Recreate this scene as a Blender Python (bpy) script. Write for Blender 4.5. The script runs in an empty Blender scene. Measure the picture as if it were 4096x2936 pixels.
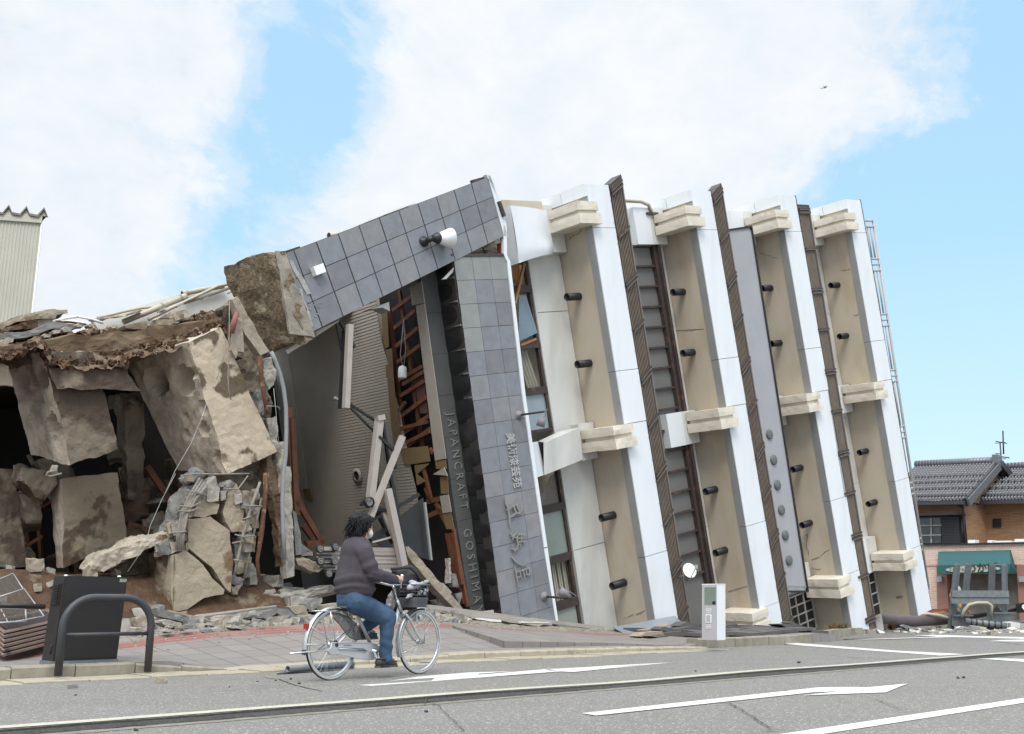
import bpy, bmesh, math, random
from mathutils import Vector as Vec, Matrix, noise, Quaternion
from math import radians as R, sin, cos, pi, sqrt
random.seed(11)
S = bpy.context.scene
COL = S.collection

# ------------------------------------------------------------------ camera
FPX, CX, CY, HOR, CAMZ = 4154., 2048., 1468., 2420., .74
PITCH = math.atan((HOR - CY) / FPX)
cd = bpy.data.cameras.new('camera'); cam = bpy.data.objects.new('camera', cd); COL.objects.link(cam)
cam.location = (0, 0, CAMZ); cam.rotation_euler = (pi / 2 + PITCH, 0, 0)
cd.sensor_width = 36; cd.lens = 36 * FPX / 4096; cd.clip_start = .1; cd.clip_end = 6000
S.camera = cam

# ------------------------------------------------------------------ light
SUN_EL, SUN_AZ = R(46), R(188)          # azimuth clockwise from +Y
sd = bpy.data.lights.new('sun', 'SUN'); sd.energy = 1.3; sd.angle = R(22); sd.color = (1, .95, .88)
sun = bpy.data.objects.new('sun', sd); COL.objects.link(sun)
sv = Vec((sin(SUN_AZ) * cos(SUN_EL), cos(SUN_AZ) * cos(SUN_EL), sin(SUN_EL)))
sun.rotation_euler = sv.to_track_quat('Z', 'Y').to_euler()
sun.location = sv * 60

S.view_settings.view_transform = 'Standard'; S.view_settings.look = 'None'
S.view_settings.gamma = 1; S.view_settings.use_curve_mapping = False
S.view_settings.exposure = 0.8

# ------------------------------------------------------------------ pixel rays -> points of the place
VW = {'A1': (0, 1100, 1.74462), 'A2': (0, 1900, 1.74462), 'A3': (900, 700, 1.74462), 'A4': (1100, 1100, 1.80667),
      'A5': (1100, 1950, 1.80667), 'A6': (1900, 700, 1.80636), 'A7': (2000, 1500, 1.47818), 'A8': (2600, 650, 1.71182),
      'B1': (2600, 1500, 1.41364), 'B2': (3300, 1650, 1.71106), 'B3': (1150, 2000, 2.16857), 'B4': (1750, 1650, 1.91333),
      'B5': (0, 2400, 1.10742), 'B6': (2048, 2400, 1.10742), 'B7': (0, 2150, 2.95571), 'B8': (3500, 1700, 3.80537),
      'D': (0, 0, .553711), 'C1': (600, 2350, 2.835), 'C2': (950, 1350, 1.6267), 'C3': (1650, 2350, 2.835),
      'C4': (2350, 2380, 1.8144), 'C5': (3450, 2350, 3.5108), 'C6': (0, 780, 3.0125), 'C7': (1150, 1150, 1.41333)}
CAM = Vec((0, 0, CAMZ))
FWD = Vec((0, cos(PITCH), sin(PITCH))); UPV = Vec((0, -sin(PITCH), cos(PITCH))); RTV = Vec((1, 0, 0))
def ray(k, x, y):
    a, b, s = VW[k]; px = a + x / s; py = b + y / s
    return RTV * ((px - CX) / FPX) + UPV * ((CY - py) / FPX) + FWD
def P(k, x, y, z): return CAM + ray(k, x, y) * z
def G(k, x, y, h=0.):
    d = ray(k, x, y); return CAM + d * ((h - CAMZ) / d.z)
RU = Vec((.730, .683, 0)).normalized(); RM = Vec((-RU.y, RU.x, 0))       # along the road, across it
def UV3(u, v, h=0.): return RU * u + RM * v + Vec((0, 0, h))
def atv(k, x, y, v):
    d = ray(k, x, y); return CAM + d * ((v - CAM.dot(RM)) / d.dot(RM))
# frame of the toppled building: s along its old vertical, t up its old width, w out of the facade
BA = Vec((.7412, .6332, .2231)).normalized()
BB = Vec((-.1513, -.1661, .9744)); BB = (BB - BA * BA.dot(BB)).normalized()
BN = BA.cross(BB)
BO = P('A6', 800, 85, 22.5)
def B(s, t, w=0.): return BO + BA * s + BB * t + BN * w
def BF(k, x, y, w=0.):
    d = ray(k, x, y); o = BO + BN * w
    return CAM + d * ((o - CAM).dot(BN) / d.dot(BN))
def ST(k, x, y, w=0.):
    q = BF(k, x, y, w) - BO; return q.dot(BA), q.dot(BB)
def BS(k, x, y, s):                      # on a plane across the building
    d = ray(k, x, y); o = BO + BA * s
    return CAM + d * ((o - CAM).dot(BA) / d.dot(BA))

# ------------------------------------------------------------------ world
wd = bpy.data.worlds.new('World'); S.world = wd; wd.use_nodes = True
class NT:
    def __init__(s, nt): s.nt = nt; nt.nodes.clear()
    def n(s, t, **kw):
        x = s.nt.nodes.new(t)
        for k, v in kw.items():
            if k[0] == 'i' and k[1:].isdigit(): x.inputs[int(k[1:])].default_value = v
            elif k.startswith('in_'): x.inputs[k[3:].replace('_', ' ')].default_value = v
            else: setattr(x, k, v)
        return x
    def l(s, a, b): s.nt.links.new(a, b)
    def math(s, op, a, b=None, c=None, clamp=False):
        x = s.nt.nodes.new('ShaderNodeMath'); x.operation = op; x.use_clamp = clamp
        for i, q in enumerate((a, b, c)):
            if q is None: continue
            if isinstance(q, (int, float)): x.inputs[i].default_value = q
            else: s.l(q, x.inputs[i])
        return x.outputs[0]
    def ramp(s, f, stops, interp='LINEAR'):
        x = s.nt.nodes.new('ShaderNodeValToRGB'); cr = x.color_ramp; cr.interpolation = interp
        while len(cr.elements) < len(stops): cr.elements.new(.5)
        for e, (p, c) in zip(cr.elements, stops):
            e.position = p; e.color = c if len(c) == 4 else (*c, 1)
        s.l(f, x.inputs[0]); return x.outputs[0]
    def mix(s, f, a, b, bt='MIX'):
        x = s.nt.nodes.new('ShaderNodeMix'); x.data_type = 'RGBA'; x.blend_type = bt
        for i, q in ((0, f), (6, a), (7, b)):
            if isinstance(q, (int, float)): x.inputs[i].default_value = q
            elif isinstance(q, (tuple, list)): x.inputs[i].default_value = (*q, 1) if len(q) == 3 else q
            else: s.l(q, x.inputs[i])
        return x.outputs[2]
w = NT(wd.node_tree)
tc = w.n('ShaderNodeTexCoord')
sky = w.n('ShaderNodeTexSky'); sky.sky_type = 'NISHITA'; sky.sun_disc = False
sky.sun_elevation = SUN_EL; sky.sun_rotation = SUN_AZ; sky.air_density = 1.1; sky.dust_density = .5
# clouds: noise on the direction, plus broad openings of blue and banks of white at fixed places of the sky
def cdir(x, y): return ray('D', x, y).normalized()
mp = w.n('ShaderNodeMapping'); mp.inputs['Scale'].default_value = (1.0, 1.0, 1.4); w.l(tc.outputs['Generated'], mp.inputs[0])
n1 = w.n('ShaderNodeTexNoise', in_Scale=5.5, in_Detail=8., in_Roughness=.62, in_Distortion=.5); w.l(mp.outputs[0], n1.inputs['Vector'])
n2 = w.n('ShaderNodeTexNoise', in_Scale=16., in_Detail=7., in_Roughness=.65, in_Distortion=.3); w.l(mp.outputs[0], n2.inputs['Vector'])
val = w.math('MULTIPLY_ADD', n1.outputs[0], 3.0, -1.5)
val = w.math('ADD', val, w.math('MULTIPLY_ADD', n2.outputs[0], 1.1, -.55))
BLOBS = [  # display x, y, radius px, weight (negative = blue opening)
    (690, 130, 150, -.65), (640, 260, 130, -.5), (800, 210, 110, -.4), (690, 330, 110, -.4), (520, 330, 110, -.5), (440, 500, 150, -.55), (760, 50, 110, -.45), (560, 20, 110, -.35),
    (350, 340, 110, -.35), (330, 640, 130, -.6), (600, 500, 130, -.3), (860, 470, 110, -.2),
    (2280, 400, 240, -.9), (2150, 640, 300, -1.1), (2250, 950, 480, -1.8), (1980, 330, 110, -.3), (2200, 20, 90, -.45), (1660, 270, 120, -.3), (1800, 420, 160, -.3),
    (150, 200, 330, .75), (520, 100, 110, .45), (1300, 200, 450, .8), (1800, 120, 330, .5), (1050, 330, 230, .5), (130, 560, 240, .5), (2130, 110, 130, .55), (1450, 380, 300, .4), (250, 420, 130, .3), (180, 640, 190, .55), (950, 540, 220, .5), (40, 380, 150, .4), (600, 560, 120, .3), (2000, 260, 110, .3), (1760, 340, 150, .35), (1930, 410, 120, .3), (430, 400, 110, .3), (480, 190, 90, .35)]
for x, y, r_, wt in BLOBS:
    d = cdir(x, y)
    dp = w.n('ShaderNodeVectorMath', operation='DISTANCE'); dp.inputs[1].default_value = d
    w.l(tc.outputs['Generated'], dp.inputs[0])
    q = w.math('MULTIPLY', dp.outputs['Value'], FPX * .5537 / r_ / 1.0)
    q = w.math('POWER', q, 2.); q = w.math('MULTIPLY', q, -.8); q = w.math('EXPONENT', q)
    val = w.math('MULTIPLY_ADD', q, wt, val)
mask = w.ramp(w.math('ADD', val, .55), [(.0, (.04, .04, .04)), (.35, (.42, .42, .42)), (.7, (.85, .85, .85)), (1., (1, 1, 1))], 'EASE')
sep = w.n('ShaderNodeSeparateXYZ'); w.l(tc.outputs['Generated'], sep.inputs[0])
zen = w.ramp(sep.outputs[2], [(0., (.99, .99, .99)), (.54, (1, 1, 1)), (.9, (3.5, 3.46, 3.35))])  # zenith above the frame raised over the visible sky, as added light
shade = w.ramp(w.math('MULTIPLY_ADD', n2.outputs[0], .5, w.math('MULTIPLY', n1.outputs[0], .5)), [(.36, (4.7, 5.05, 5.45)), (.62, (5.5, 5.66, 5.9))])
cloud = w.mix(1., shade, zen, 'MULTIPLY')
back = w.ramp(w.math('MULTIPLY_ADD', sep.outputs[1], -.5, .5), [(.45, (1, 1, 1)), (.62, (1.5, 1.5, 1.48))])   # unseen sky behind the viewer brightened, added to light the facade
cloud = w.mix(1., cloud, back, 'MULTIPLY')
blue = w.mix(.78, w.mix(1., sky.outputs[0], (1.05, 1.3, 1.35), 'MULTIPLY'), (2.85, 4.6, 6.0))
hz = w.ramp(sep.outputs[2], [(.0, (1, 1, 1)), (.32, (0, 0, 0))])
blue = w.mix(w.math('MULTIPLY', hz, .8), blue, (4.5, 5.45, 6.1))
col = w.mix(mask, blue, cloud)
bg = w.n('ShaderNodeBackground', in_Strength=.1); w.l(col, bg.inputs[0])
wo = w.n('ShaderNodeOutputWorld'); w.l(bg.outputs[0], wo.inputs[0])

# ------------------------------------------------------------------ materials
MATS = {}
BRIGHT = ('white_panel_metal', 'pale_panel_metal', 'beige_render', 'cream_concrete', 'grey_metal', 'slate_tile', 'slate_tile_pale', 'lamp_white', 'white_post_paint', 'white_sheet', 'grey_sign_paint', 'steel_taupe', 'brown_metal')
def M(name, c, c2=None, sc=3., rough=.8, bump=0., bsc=30., metal=0., c3=None, sc3=1.2, t3=(.5, .62), spec=.5, det=6., stretch=None, coat=0.):
    """noise-mottled surface: c..c2 fine mottling, c3 = patches with a shape of their own"""
    if name in MATS: return MATS[name]
    k_ = 1. if name in BRIGHT else .66
    c = tuple(x * k_ for x in c); c2 = tuple(x * k_ for x in c2) if c2 else None; c3 = tuple(x * k_ for x in c3) if c3 else None
    m = bpy.data.materials.new(name); m.use_nodes = True; MATS[name] = m
    t = NT(m.node_tree); out = t.n('ShaderNodeOutputMaterial'); b = t.n('ShaderNodeBsdfPrincipled'); t.l(b.outputs[0], out.inputs[0])
    b.inputs['Roughness'].default_value = rough; b.inputs['Metallic'].default_value = metal
    b.inputs['Specular IOR Level'].default_value = spec; b.inputs['Coat Weight'].default_value = coat
    geo = t.n('ShaderNodeNewGeometry'); vec = geo.outputs['Position']
    if stretch:
        mp = t.n('ShaderNodeMapping'); mp.inputs['Scale'].default_value = stretch; t.l(vec, mp.inputs[0]); vec = mp.outputs[0]
    if c2 is None: c2 = tuple(x * .86 for x in c)
    nz = t.n('ShaderNodeTexNoise', in_Scale=sc, in_Detail=det, in_Roughness=.6); t.l(vec, nz.inputs['Vector'])
    colr = t.ramp(nz.outputs[0], [(.32, c), (.68, c2)])
    if c3:
        nz3 = t.n('ShaderNodeTexNoise', in_Scale=sc3, in_Detail=5., in_Roughness=.55); t.l(vec, nz3.inputs['Vector'])
        colr = t.mix(t.ramp(nz3.outputs[0], [(t3[0], (0, 0, 0)), (t3[1], (1, 1, 1))]), colr, c3)
    t.l(colr, b.inputs['Base Color'])
    if rough < .75:
        t.l(t.math('MULTIPLY_ADD', nz.outputs[0], .24, rough - .12), b.inputs['Roughness'])
    if bump:
        nb = t.n('ShaderNodeTexNoise', in_Scale=bsc, in_Detail=5., in_Roughness=.6); t.l(vec, nb.inputs['Vector'])
        bp = t.n('ShaderNodeBump', in_Strength=min(1., bump), in_Distance=.012 if bump <= 1 else .03); t.l(nb.outputs[0], bp.inputs['Height'])
        t.l(bp.outputs[0], b.inputs['Normal'])
    return m

# ------------------------------------------------------------------ mesh builder
class MB:
    def __init__(s): s.v = []; s.f = []; s.m = []; s.sm = []; s.uv = {}; s.mats = []; s.cur = 0
    def mat(s, m):
        if m not in s.mats: s.mats.append(m)
        s.cur = s.mats.index(m); return s
    def add(s, vs, fs, smooth=False):
        o = len(s.v); s.v += [Vec(x) for x in vs]
        for f in fs: s.f.append([i + o for i in f]); s.m.append(s.cur); s.sm.append(smooth)
        return o
    def hexa(s, p):                      # p: 4 of one face, 4 of the opposite face, same order
        s.add(p, [(3, 2, 1, 0), (4, 5, 6, 7), (0, 1, 5, 4), (1, 2, 6, 5), (2, 3, 7, 6), (3, 0, 4, 7)]); return s
    def prism(s, poly, vec):
        n = len(poly); poly = [Vec(x) for x in poly]; vec = Vec(vec)
        nr = Vec((0, 0, 0))
        for i in range(n): nr += poly[i].cross(poly[(i + 1) % n])
        if nr.dot(vec) > 0: poly = poly[::-1]
        s.add(poly + [q + vec for q in poly], [tuple(range(n)), tuple(range(2 * n - 1, n - 1, -1))] +
              [(i, n + i, n + (i + 1) % n, (i + 1) % n) for i in range(n)]); return s
    def box(s, c, ax, ay, az):
        c, ax, ay, az = Vec(c), Vec(ax), Vec(ay), Vec(az)
        if ax.cross(ay).dot(az) < 0: az = -az
        s.hexa([c - ax - ay - az, c + ax - ay - az, c + ax + ay - az, c - ax + ay - az,
                c - ax - ay + az, c + ax - ay + az, c + ax + ay + az, c - ax + ay + az]); return s
    def bb(s, s0, s1, t0, t1, w0, w1):   # box in the building's frame
        s.box(B((s0 + s1) / 2, (t0 + t1) / 2, (w0 + w1) / 2), BA * (abs(s1 - s0) / 2), BB * (abs(t1 - t0) / 2), BN * (abs(w1 - w0) / 2)); return s
    def bar(s, p, q, wd, ht=None, up=(0, 0, 1)):
        p, q = Vec(p), Vec(q); d = q - p; L = d.length; d = d / L; ht = ht or wd
        sd = d.cross(Vec(up))
        if sd.length < 1e-3: sd = d.cross(Vec((1, 0, 0)))
        sd.normalize(); u = sd.cross(d)
        s.box((p + q) / 2, d * (L / 2), sd * (wd / 2), u * (ht / 2)); return s
    def tube(s, pts, r, n=8, closed=False, caps=True, smooth=True):
        pts = [Vec(x) for x in pts]; N = len(pts)
        rs = r if isinstance(r, (list, tuple)) else [r] * N
        tg = []
        for i in range(N):
            a_ = pts[(i - 1) % N] if closed or i > 0 else pts[i]
            b_ = pts[(i + 1) % N] if closed or i < N - 1 else pts[i]
            d = b_ - a_; tg.append(d.normalized() if d.length > 1e-9 else Vec((0, 0, 1)))
        u = tg[0].orthogonal().normalized(); vs = []
        for i in range(N):
            u = (u - tg[i] * u.dot(tg[i]))
            u = u.normalized() if u.length > 1e-6 else tg[i].orthogonal().normalized()
            q = tg[i].cross(u)
            for k in range(n):
                an = 2 * pi * k / n; vs.append(pts[i] + (u * cos(an) + q * sin(an)) * rs[i])
        fs = []
        for i in range(N if closed else N - 1):
            j = (i + 1) % N
            for k in range(n):
                fs.append((i * n + k, i * n + (k + 1) % n, j * n + (k + 1) % n, j * n + k))
        if caps and not closed:
            s.add(vs, fs, smooth); o = len(s.v) - len(vs)
            s.f.append([o + k for k in range(n)][::-1]); s.m.append(s.cur); s.sm.append(False)
            s.f.append([o + (N - 1) * n + k for k in range(n)]); s.m.append(s.cur); s.sm.append(False)
        else: s.add(vs, fs, smooth)
        return s
    def lathe(s, o, ax, prof, n=20, smooth=True):        # prof: (radius, height) along ax
        o, ax = Vec(o), Vec(ax).normalized(); u = ax.orthogonal().normalized(); q = ax.cross(u); vs = []
        for r_, h in prof:
            for k in range(n):
                an = 2 * pi * k / n; vs.append(o + ax * h + (u * cos(an) + q * sin(an)) * r_)
        fs = [(i * n + k, i * n + (k + 1) % n, (i + 1) * n + (k + 1) % n, (i + 1) * n + k) for i in range(len(prof) - 1) for k in range(n)]
        s.add(vs, fs, smooth); return s
    def grid(s, fn, nu, nv, smooth=False, uvfn=None):
        vs = [fn(i / nu, j / nv) for j in range(nv + 1) for i in range(nu + 1)]
        fs = [(j * (nu + 1) + i, j * (nu + 1) + i + 1, (j + 1) * (nu + 1) + i + 1, (j + 1) * (nu + 1) + i) for j in range(nv) for i in range(nu)]
        s.add(vs, fs, smooth); return s
    def rough(s, p8, div=8, amp=.03, sc=3., seed=0., chip=0., smooth=False):
        """broken block: a hexahedron of 8 corners, faces subdivided and displaced"""
        p = [Vec(x) for x in p8]
        cen = sum(p, Vec()) / 8
        L = [(p[1] - p[0]).length, (p[3] - p[0]).length, (p[4] - p[0]).length]; mx = max(L)
        N = [max(2, int(round(div * l / mx))) for l in L]
        def tri(a_, b_, c_):
            return ((p[0] * (1 - a_) + p[1] * a_) * (1 - b_) + (p[3] * (1 - a_) + p[2] * a_) * b_) * (1 - c_) + \
                   ((p[4] * (1 - a_) + p[5] * a_) * (1 - b_) + (p[7] * (1 - a_) + p[6] * a_) * b_) * c_
        idx = {}; vs = []
        def vi(i, j, k):
            if (i, j, k) not in idx:
                q = tri(i / N[0], j / N[1], k / N[2])
                e = (i in (0, N[0])) + (j in (0, N[1])) + (k in (0, N[2]))
                d = noise.noise_vector(q * sc + Vec((seed, seed * 1.7, -seed))) * amp + noise.noise_vector(q * sc * 3.1 + Vec((seed, 5, 0))) * amp * .45
                if chip and e >= 2:
                    h = max(0., noise.noise(q * sc * 1.3 + Vec((9, seed, 3))) + .25)
                    d += (cen - q).normalized() * chip * h * (1.5 if e == 3 else 1)
                idx[(i, j, k)] = len(vs); vs.append(q + d)
            return idx[(i, j, k)]
        fs = []
        for k in (0, N[2]):
            for i in range(N[0]):
                for j in range(N[1]):
                    f = (vi(i, j, k), vi(i + 1, j, k), vi(i + 1, j + 1, k), vi(i, j + 1, k)); fs.append(f[::-1] if k == 0 else f)
        for j in (0, N[1]):
            for i in range(N[0]):
                for k in range(N[2]):
                    f = (vi(i, j, k), vi(i + 1, j, k), vi(i + 1, j, k + 1), vi(i, j, k + 1)); fs.append(f if j == 0 else f[::-1])
        for i in (0, N[0]):
            for j in range(N[1]):
                for k in range(N[2]):
                    f = (vi(i, j, k), vi(i, j + 1, k), vi(i, j + 1, k + 1), vi(i, j, k + 1)); fs.append(f[::-1] if i == 0 else f)
        s.add(vs, fs, smooth); return s
    def build(s, name, mat=None, parent=None, base=None, uv=None, recalc=False):
        me = bpy.data.meshes.new(name)
        v = s.v
        lo = Vec([min(q[i] for q in v) for i in range(3)]); hi = Vec([max(q[i] for q in v) for i in range(3)])
        o = Vec(base) if base is not None else Vec(((lo.x + hi.x) / 2, (lo.y + hi.y) / 2, lo.z))
        me.from_pydata([q - o for q in v], [], s.f)
        mats = s.mats or [mat]
        for m_ in mats: me.materials.append(m_)
        if s.mats: me.polygons.foreach_set('material_index', s.m)
        me.polygons.foreach_set('use_smooth', s.sm)
        if uv:
            L = me.uv_layers.new(name='UVMap')
            for lp in me.loops: L.data[lp.index].uv = uv(v[lp.vertex_index])
        me.update()
        if recalc:
            bm = bmesh.new(); bm.from_mesh(me); bmesh.ops.recalc_face_normals(bm, faces=bm.faces); bm.to_mesh(me); bm.free()
        ob = bpy.data.objects.new(name, me); COL.objects.link(ob)
        return place(ob, o, parent)
WL = {}
def place(ob, o, parent=None):
    WL[ob.name] = Vec(o)
    if parent is not None:
        ob.parent = parent; ob.location = Vec(o) - WL[parent.name]
    else: ob.location = o
    return ob
def tag(o, label=None, cat=None, group=None, kind=None):
    if label: o['label'] = label
    if cat: o['category'] = cat
    if group: o['group'] = group
    if kind: o['kind'] = kind
    return o
def thing(name, loc, label, cat, group=None):
    o = bpy.data.objects.new(name, None); COL.objects.link(o); o.empty_display_size = .2
    place(o, Vec(loc)); return tag(o, label, cat, group)
def text_pts(body, size=1., bold=0., spacing=1.):
    """built-in font, flattened to a filled outline (x right, y up)"""
    cu = bpy.data.curves.new('txt', 'FONT'); cu.body = body; cu.size = size; cu.offset = bold; cu.space_character = spacing
    cu.align_x = 'CENTER'; cu.align_y = 'CENTER'; cu.resolution_u = 2
    o = bpy.data.objects.new('txt', cu); COL.objects.link(o)
    dg = bpy.context.evaluated_depsgraph_get(); me = bpy.data.meshes.new_from_object(o.evaluated_get(dg))
    vs = [v.co.copy() for v in me.vertices]; fs = [tuple(p.vertices) for p in me.polygons]
    bpy.data.objects.remove(o); bpy.data.curves.remove(cu); bpy.data.meshes.remove(me)
    return vs, fs
def add_text(mb, body, size, o, ex, ey, dep=.02, bold=0., spacing=1., width=None):
    vs, fs = text_pts(body, size, bold, spacing)
    if not vs: return
    ex, ey = Vec(ex).normalized(), Vec(ey).normalized(); nz = ex.cross(ey)
    k = 1.
    if width: k = width / (max(v.x for v in vs) - min(v.x for v in vs))
    n = len(vs)
    front = [Vec(o) + ex * v.x * k + ey * v.y + nz * dep for v in vs]
    back = [Vec(o) + ex * v.x * k + ey * v.y for v in vs]
    cnt = {}
    for f in fs:
        for i in range(len(f)):
            e = (f[i], f[(i + 1) % len(f)]); cnt[e] = cnt.get(e, 0) + 1
    sides = [(b_, a_, n + a_, n + b_)[::-1] for (a_, b_) in cnt if (b_, a_) not in cnt]
    mb.add(front + back, list(fs) + [(q[0], q[1], q[2], q[3]) for q in sides])
def blob(name, shapes, voxel, mat, parent=None, smooth=6, base=None, disp=None):
    """one continuous skin over tapered capsules ((p,r),(q,r)...) and ellipsoids"""
    bm = bmesh.new()
    for sh in shapes:
        if sh[0] == 'e':                 # ellipsoid: centre, (ax, ay, az) vectors
            mt = Matrix((( *sh[2][0], 0), (*sh[2][1], 0), (*sh[2][2], 0), (0, 0, 0, 1))).transposed(); mt.translation = Vec(sh[1])
            bmesh.ops.create_icosphere(bm, subdivisions=3, radius=1, matrix=mt)
        else:
            for (p, r1), (q, r2) in zip(sh[:-1], sh[1:]):
                p, q = Vec(p), Vec(q); L = (q - p).length; K = max(2, int(L / (min(r1, r2) * .35)) + 1)
                for i in range(K + 1):
                    f = i / K
                    if i == 0 and sh[0][0] is not p and (p, r1) != sh[0] and False: continue
                    bmesh.ops.create_icosphere(bm, subdivisions=2, radius=r1 + (r2 - r1) * f, matrix=Matrix.Translation(p.lerp(q, f)))
    me = bpy.data.meshes.new(name); bm.to_mesh(me); bm.free()
    ob = bpy.data.objects.new(name, me); COL.objects.link(ob)
    md = ob.modifiers.new('r', 'REMESH'); md.mode = 'VOXEL'; md.voxel_size = voxel; md.use_smooth_shade = True
    ms = ob.modifiers.new('s', 'SMOOTH'); ms.factor = .5; ms.iterations = smooth
    dg = bpy.context.evaluated_depsgraph_get(); m2 = bpy.data.meshes.new_from_object(ob.evaluated_get(dg))
    ob.modifiers.clear(); ob.data = m2; bpy.data.meshes.remove(me); m2.name = name
    if disp:
        nr = [v.normal.copy() for v in m2.vertices]
        for v, q in zip(m2.vertices, nr): v.co += q * disp(v.co)
    lo = Vec([min(v.co[i] for v in m2.vertices) for i in range(3)]); hi = Vec([max(v.co[i] for v in m2.vertices) for i in range(3)])
    o = Vec(base) if base is not None else Vec(((lo.x + hi.x) / 2, (lo.y + hi.y) / 2, lo.z))
    for v in m2.vertices: v.co -= o
    for p in m2.polygons: p.use_smooth = True
    m2.materials.clear(); m2.materials.append(mat); m2.update()
    return place(ob, o, parent)
# ================================================================== ground
def mat_asphalt(name, base, tint):
    m = bpy.data.materials.new(name); m.use_nodes = True; t = NT(m.node_tree)
    out = t.n('ShaderNodeOutputMaterial'); b = t.n('ShaderNodeBsdfPrincipled'); t.l(b.outputs[0], out.inputs[0])
    b.inputs['Roughness'].default_value = .88; b.inputs['Specular IOR Level'].default_value = .3
    g = t.n('ShaderNodeNewGeometry').outputs['Position']
    big = t.n('ShaderNodeTexNoise', in_Scale=.5, in_Detail=5., in_Roughness=.6); t.l(g, big.inputs['Vector'])
    st = t.n('ShaderNodeTexVoronoi', in_Scale=95.); t.l(g, st.inputs['Vector'])
    st2 = t.n('ShaderNodeTexNoise', in_Scale=60., in_Detail=4., in_Roughness=.7); t.l(g, st2.inputs['Vector'])
    c = t.ramp(big.outputs[0], [(.3, tuple(x * .93 for x in base)), (.7, tuple(x * 1.07 for x in base))])
    mpr = t.n('ShaderNodeMapping'); mpr.inputs['Rotation'].default_value = (0, 0, -math.atan2(RU.y, RU.x)); mpr.inputs['Scale'].default_value = (.12, 1.1, 1); t.l(g, mpr.inputs[0])
    trk = t.n('ShaderNodeTexNoise', in_Scale=1.3, in_Detail=4., in_Roughness=.55); t.l(mpr.outputs[0], trk.inputs['Vector'])
    c = t.mix(.75, c, t.ramp(trk.outputs[0], [(.3, (.86, .855, .85)), (.5, (1, 1, 1)), (.72, (1.1, 1.09, 1.08))]), 'MULTIPLY')
    blt = t.n('ShaderNodeTexNoise', in_Scale=2.3, in_Detail=6., in_Roughness=.7); t.l(g, blt.inputs['Vector'])
    c = t.mix(t.math('MULTIPLY', t.ramp(blt.outputs[0], [(.60, (0, 0, 0)), (.72, (1, 1, 1))]), .3), c, (.17, .155, .14))
    sepc = t.n('ShaderNodeSeparateColor'); t.l(st.outputs['Color'], sepc.inputs[0])
    c = t.mix(t.ramp(sepc.outputs[0], [(.0, (.0, .0, .0)), (1., (1, 1, 1))]), t.mix(.3, c, (.06, .057, .053)), t.mix(.5, c, tint))
    c = t.mix(t.ramp(sepc.outputs[1], [(.93, (0, 0, 0)), (.96, (1, 1, 1))]), c, (.42, .4, .37))
    c = t.mix(t.ramp(st2.outputs[0], [(.25, (1, 1, 1)), (.42, (0, 0, 0))]), c, (.05, .048, .045))
    t.l(c, b.inputs['Base Color'])
    bp = t.n('ShaderNodeBump', in_Strength=.5, in_Distance=.008); t.l(st2.outputs[0], bp.inputs['Height']); t.l(bp.outputs[0], b.inputs['Normal'])
    return m
ASPH = mat_asphalt('asphalt', (.172, .162, .149), (.245, .232, .214))
CRUMB = M('asphalt_broken', (.035, .033, .03), (.09, .085, .075), sc=40, bump=1., bsc=60)
PAINT = M('road_paint', (.92, .91, .87), (.80, .79, .75), sc=14, rough=.7, c3=(.27, .26, .24), sc3=19, t3=(.60, .69))
PAINTY = M('road_paint_yellow', (.70, .66, .55), (.58, .54, .44), sc=14, rough=.7, c3=(.26, .24, .2), sc3=22, t3=(.62, .7))
TANLINE = M('old_line_stain', (.36, .31, .235), (.2, .185, .165), sc=9)
KERB = M('kerb_concrete', (.44, .40, .31), (.33, .30, .23), sc=9, bump=.5, bsc=70, c3=(.2, .18, .14), sc3=3.5, t3=(.55, .75), stretch=(1, 1, .5))
KERBP = M('kerb_pale', (.55, .49, .37), (.45, .4, .3), sc=8, bump=.4, bsc=70, c3=(.3, .27, .21), sc3=4, t3=(.56, .75))

g_ = MB()
def rd(u0, u1, v0, v1, z): g_.add([UV3(u0, v0, z), UV3(u1, v0, z), UV3(u1, v1, z), UV3(u0, v1, z)], [(0, 1, 2, 3)])
g_.add([(-700, -300, 0), (900, -300, 0), (900, 1500, 0), (-700, 1500, 0)], [(0, 1, 2, 3)])
tag(g_.build('ground', ASPH), kind='structure')
# the far lane, lifted a few centimetres along the cracked lane line
CRV = 6.64
def crv(u): return CRV + .03 * noise.noise(Vec((u * .8, 3, 0))) + .012 * noise.noise(Vec((u * 5, 1, 0)))
def crz(u): return (.034 + .012 * noise.noise(Vec((u * .45, 8, 0)))) * max(0., min(1., (26 - u) / 6))
N = 300; us = [-6 + 56 * i / N for i in range(N + 1)]
fl = MB().mat(ASPH)
vs = []
for u in us:
    z = crz(u); vs += [UV3(u, crv(u), z + .004), UV3(u, crv(u) + .5, z + .004), UV3(u, 11.3, .008), UV3(u, crv(u) - .004 - .01 * abs(noise.noise(Vec((u * 14, 2, 2)))), -.02)]
fl.add(vs, [(4 * i, 4 * i + 4, 4 * i + 5, 4 * i + 1) for i in range(N)] + [(4 * i + 1, 4 * i + 5, 4 * i + 6, 4 * i + 2) for i in range(N)])
fl.mat(CRUMB); fl.add(vs, [(4 * i + 3, 4 * i + 7, 4 * i + 4, 4 * i) for i in range(N)])
tag(fl.build('road', None), kind='structure')
def roadz(u, v):
    if v < CRV: return .0
    z = crz(u); k = min(1., max(0., (v - CRV - .5) / (11.3 - CRV - .5))); return (z + .004) * (1 - k) + .008 * k
cf = MB()
N2 = 700; vs = []
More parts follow.
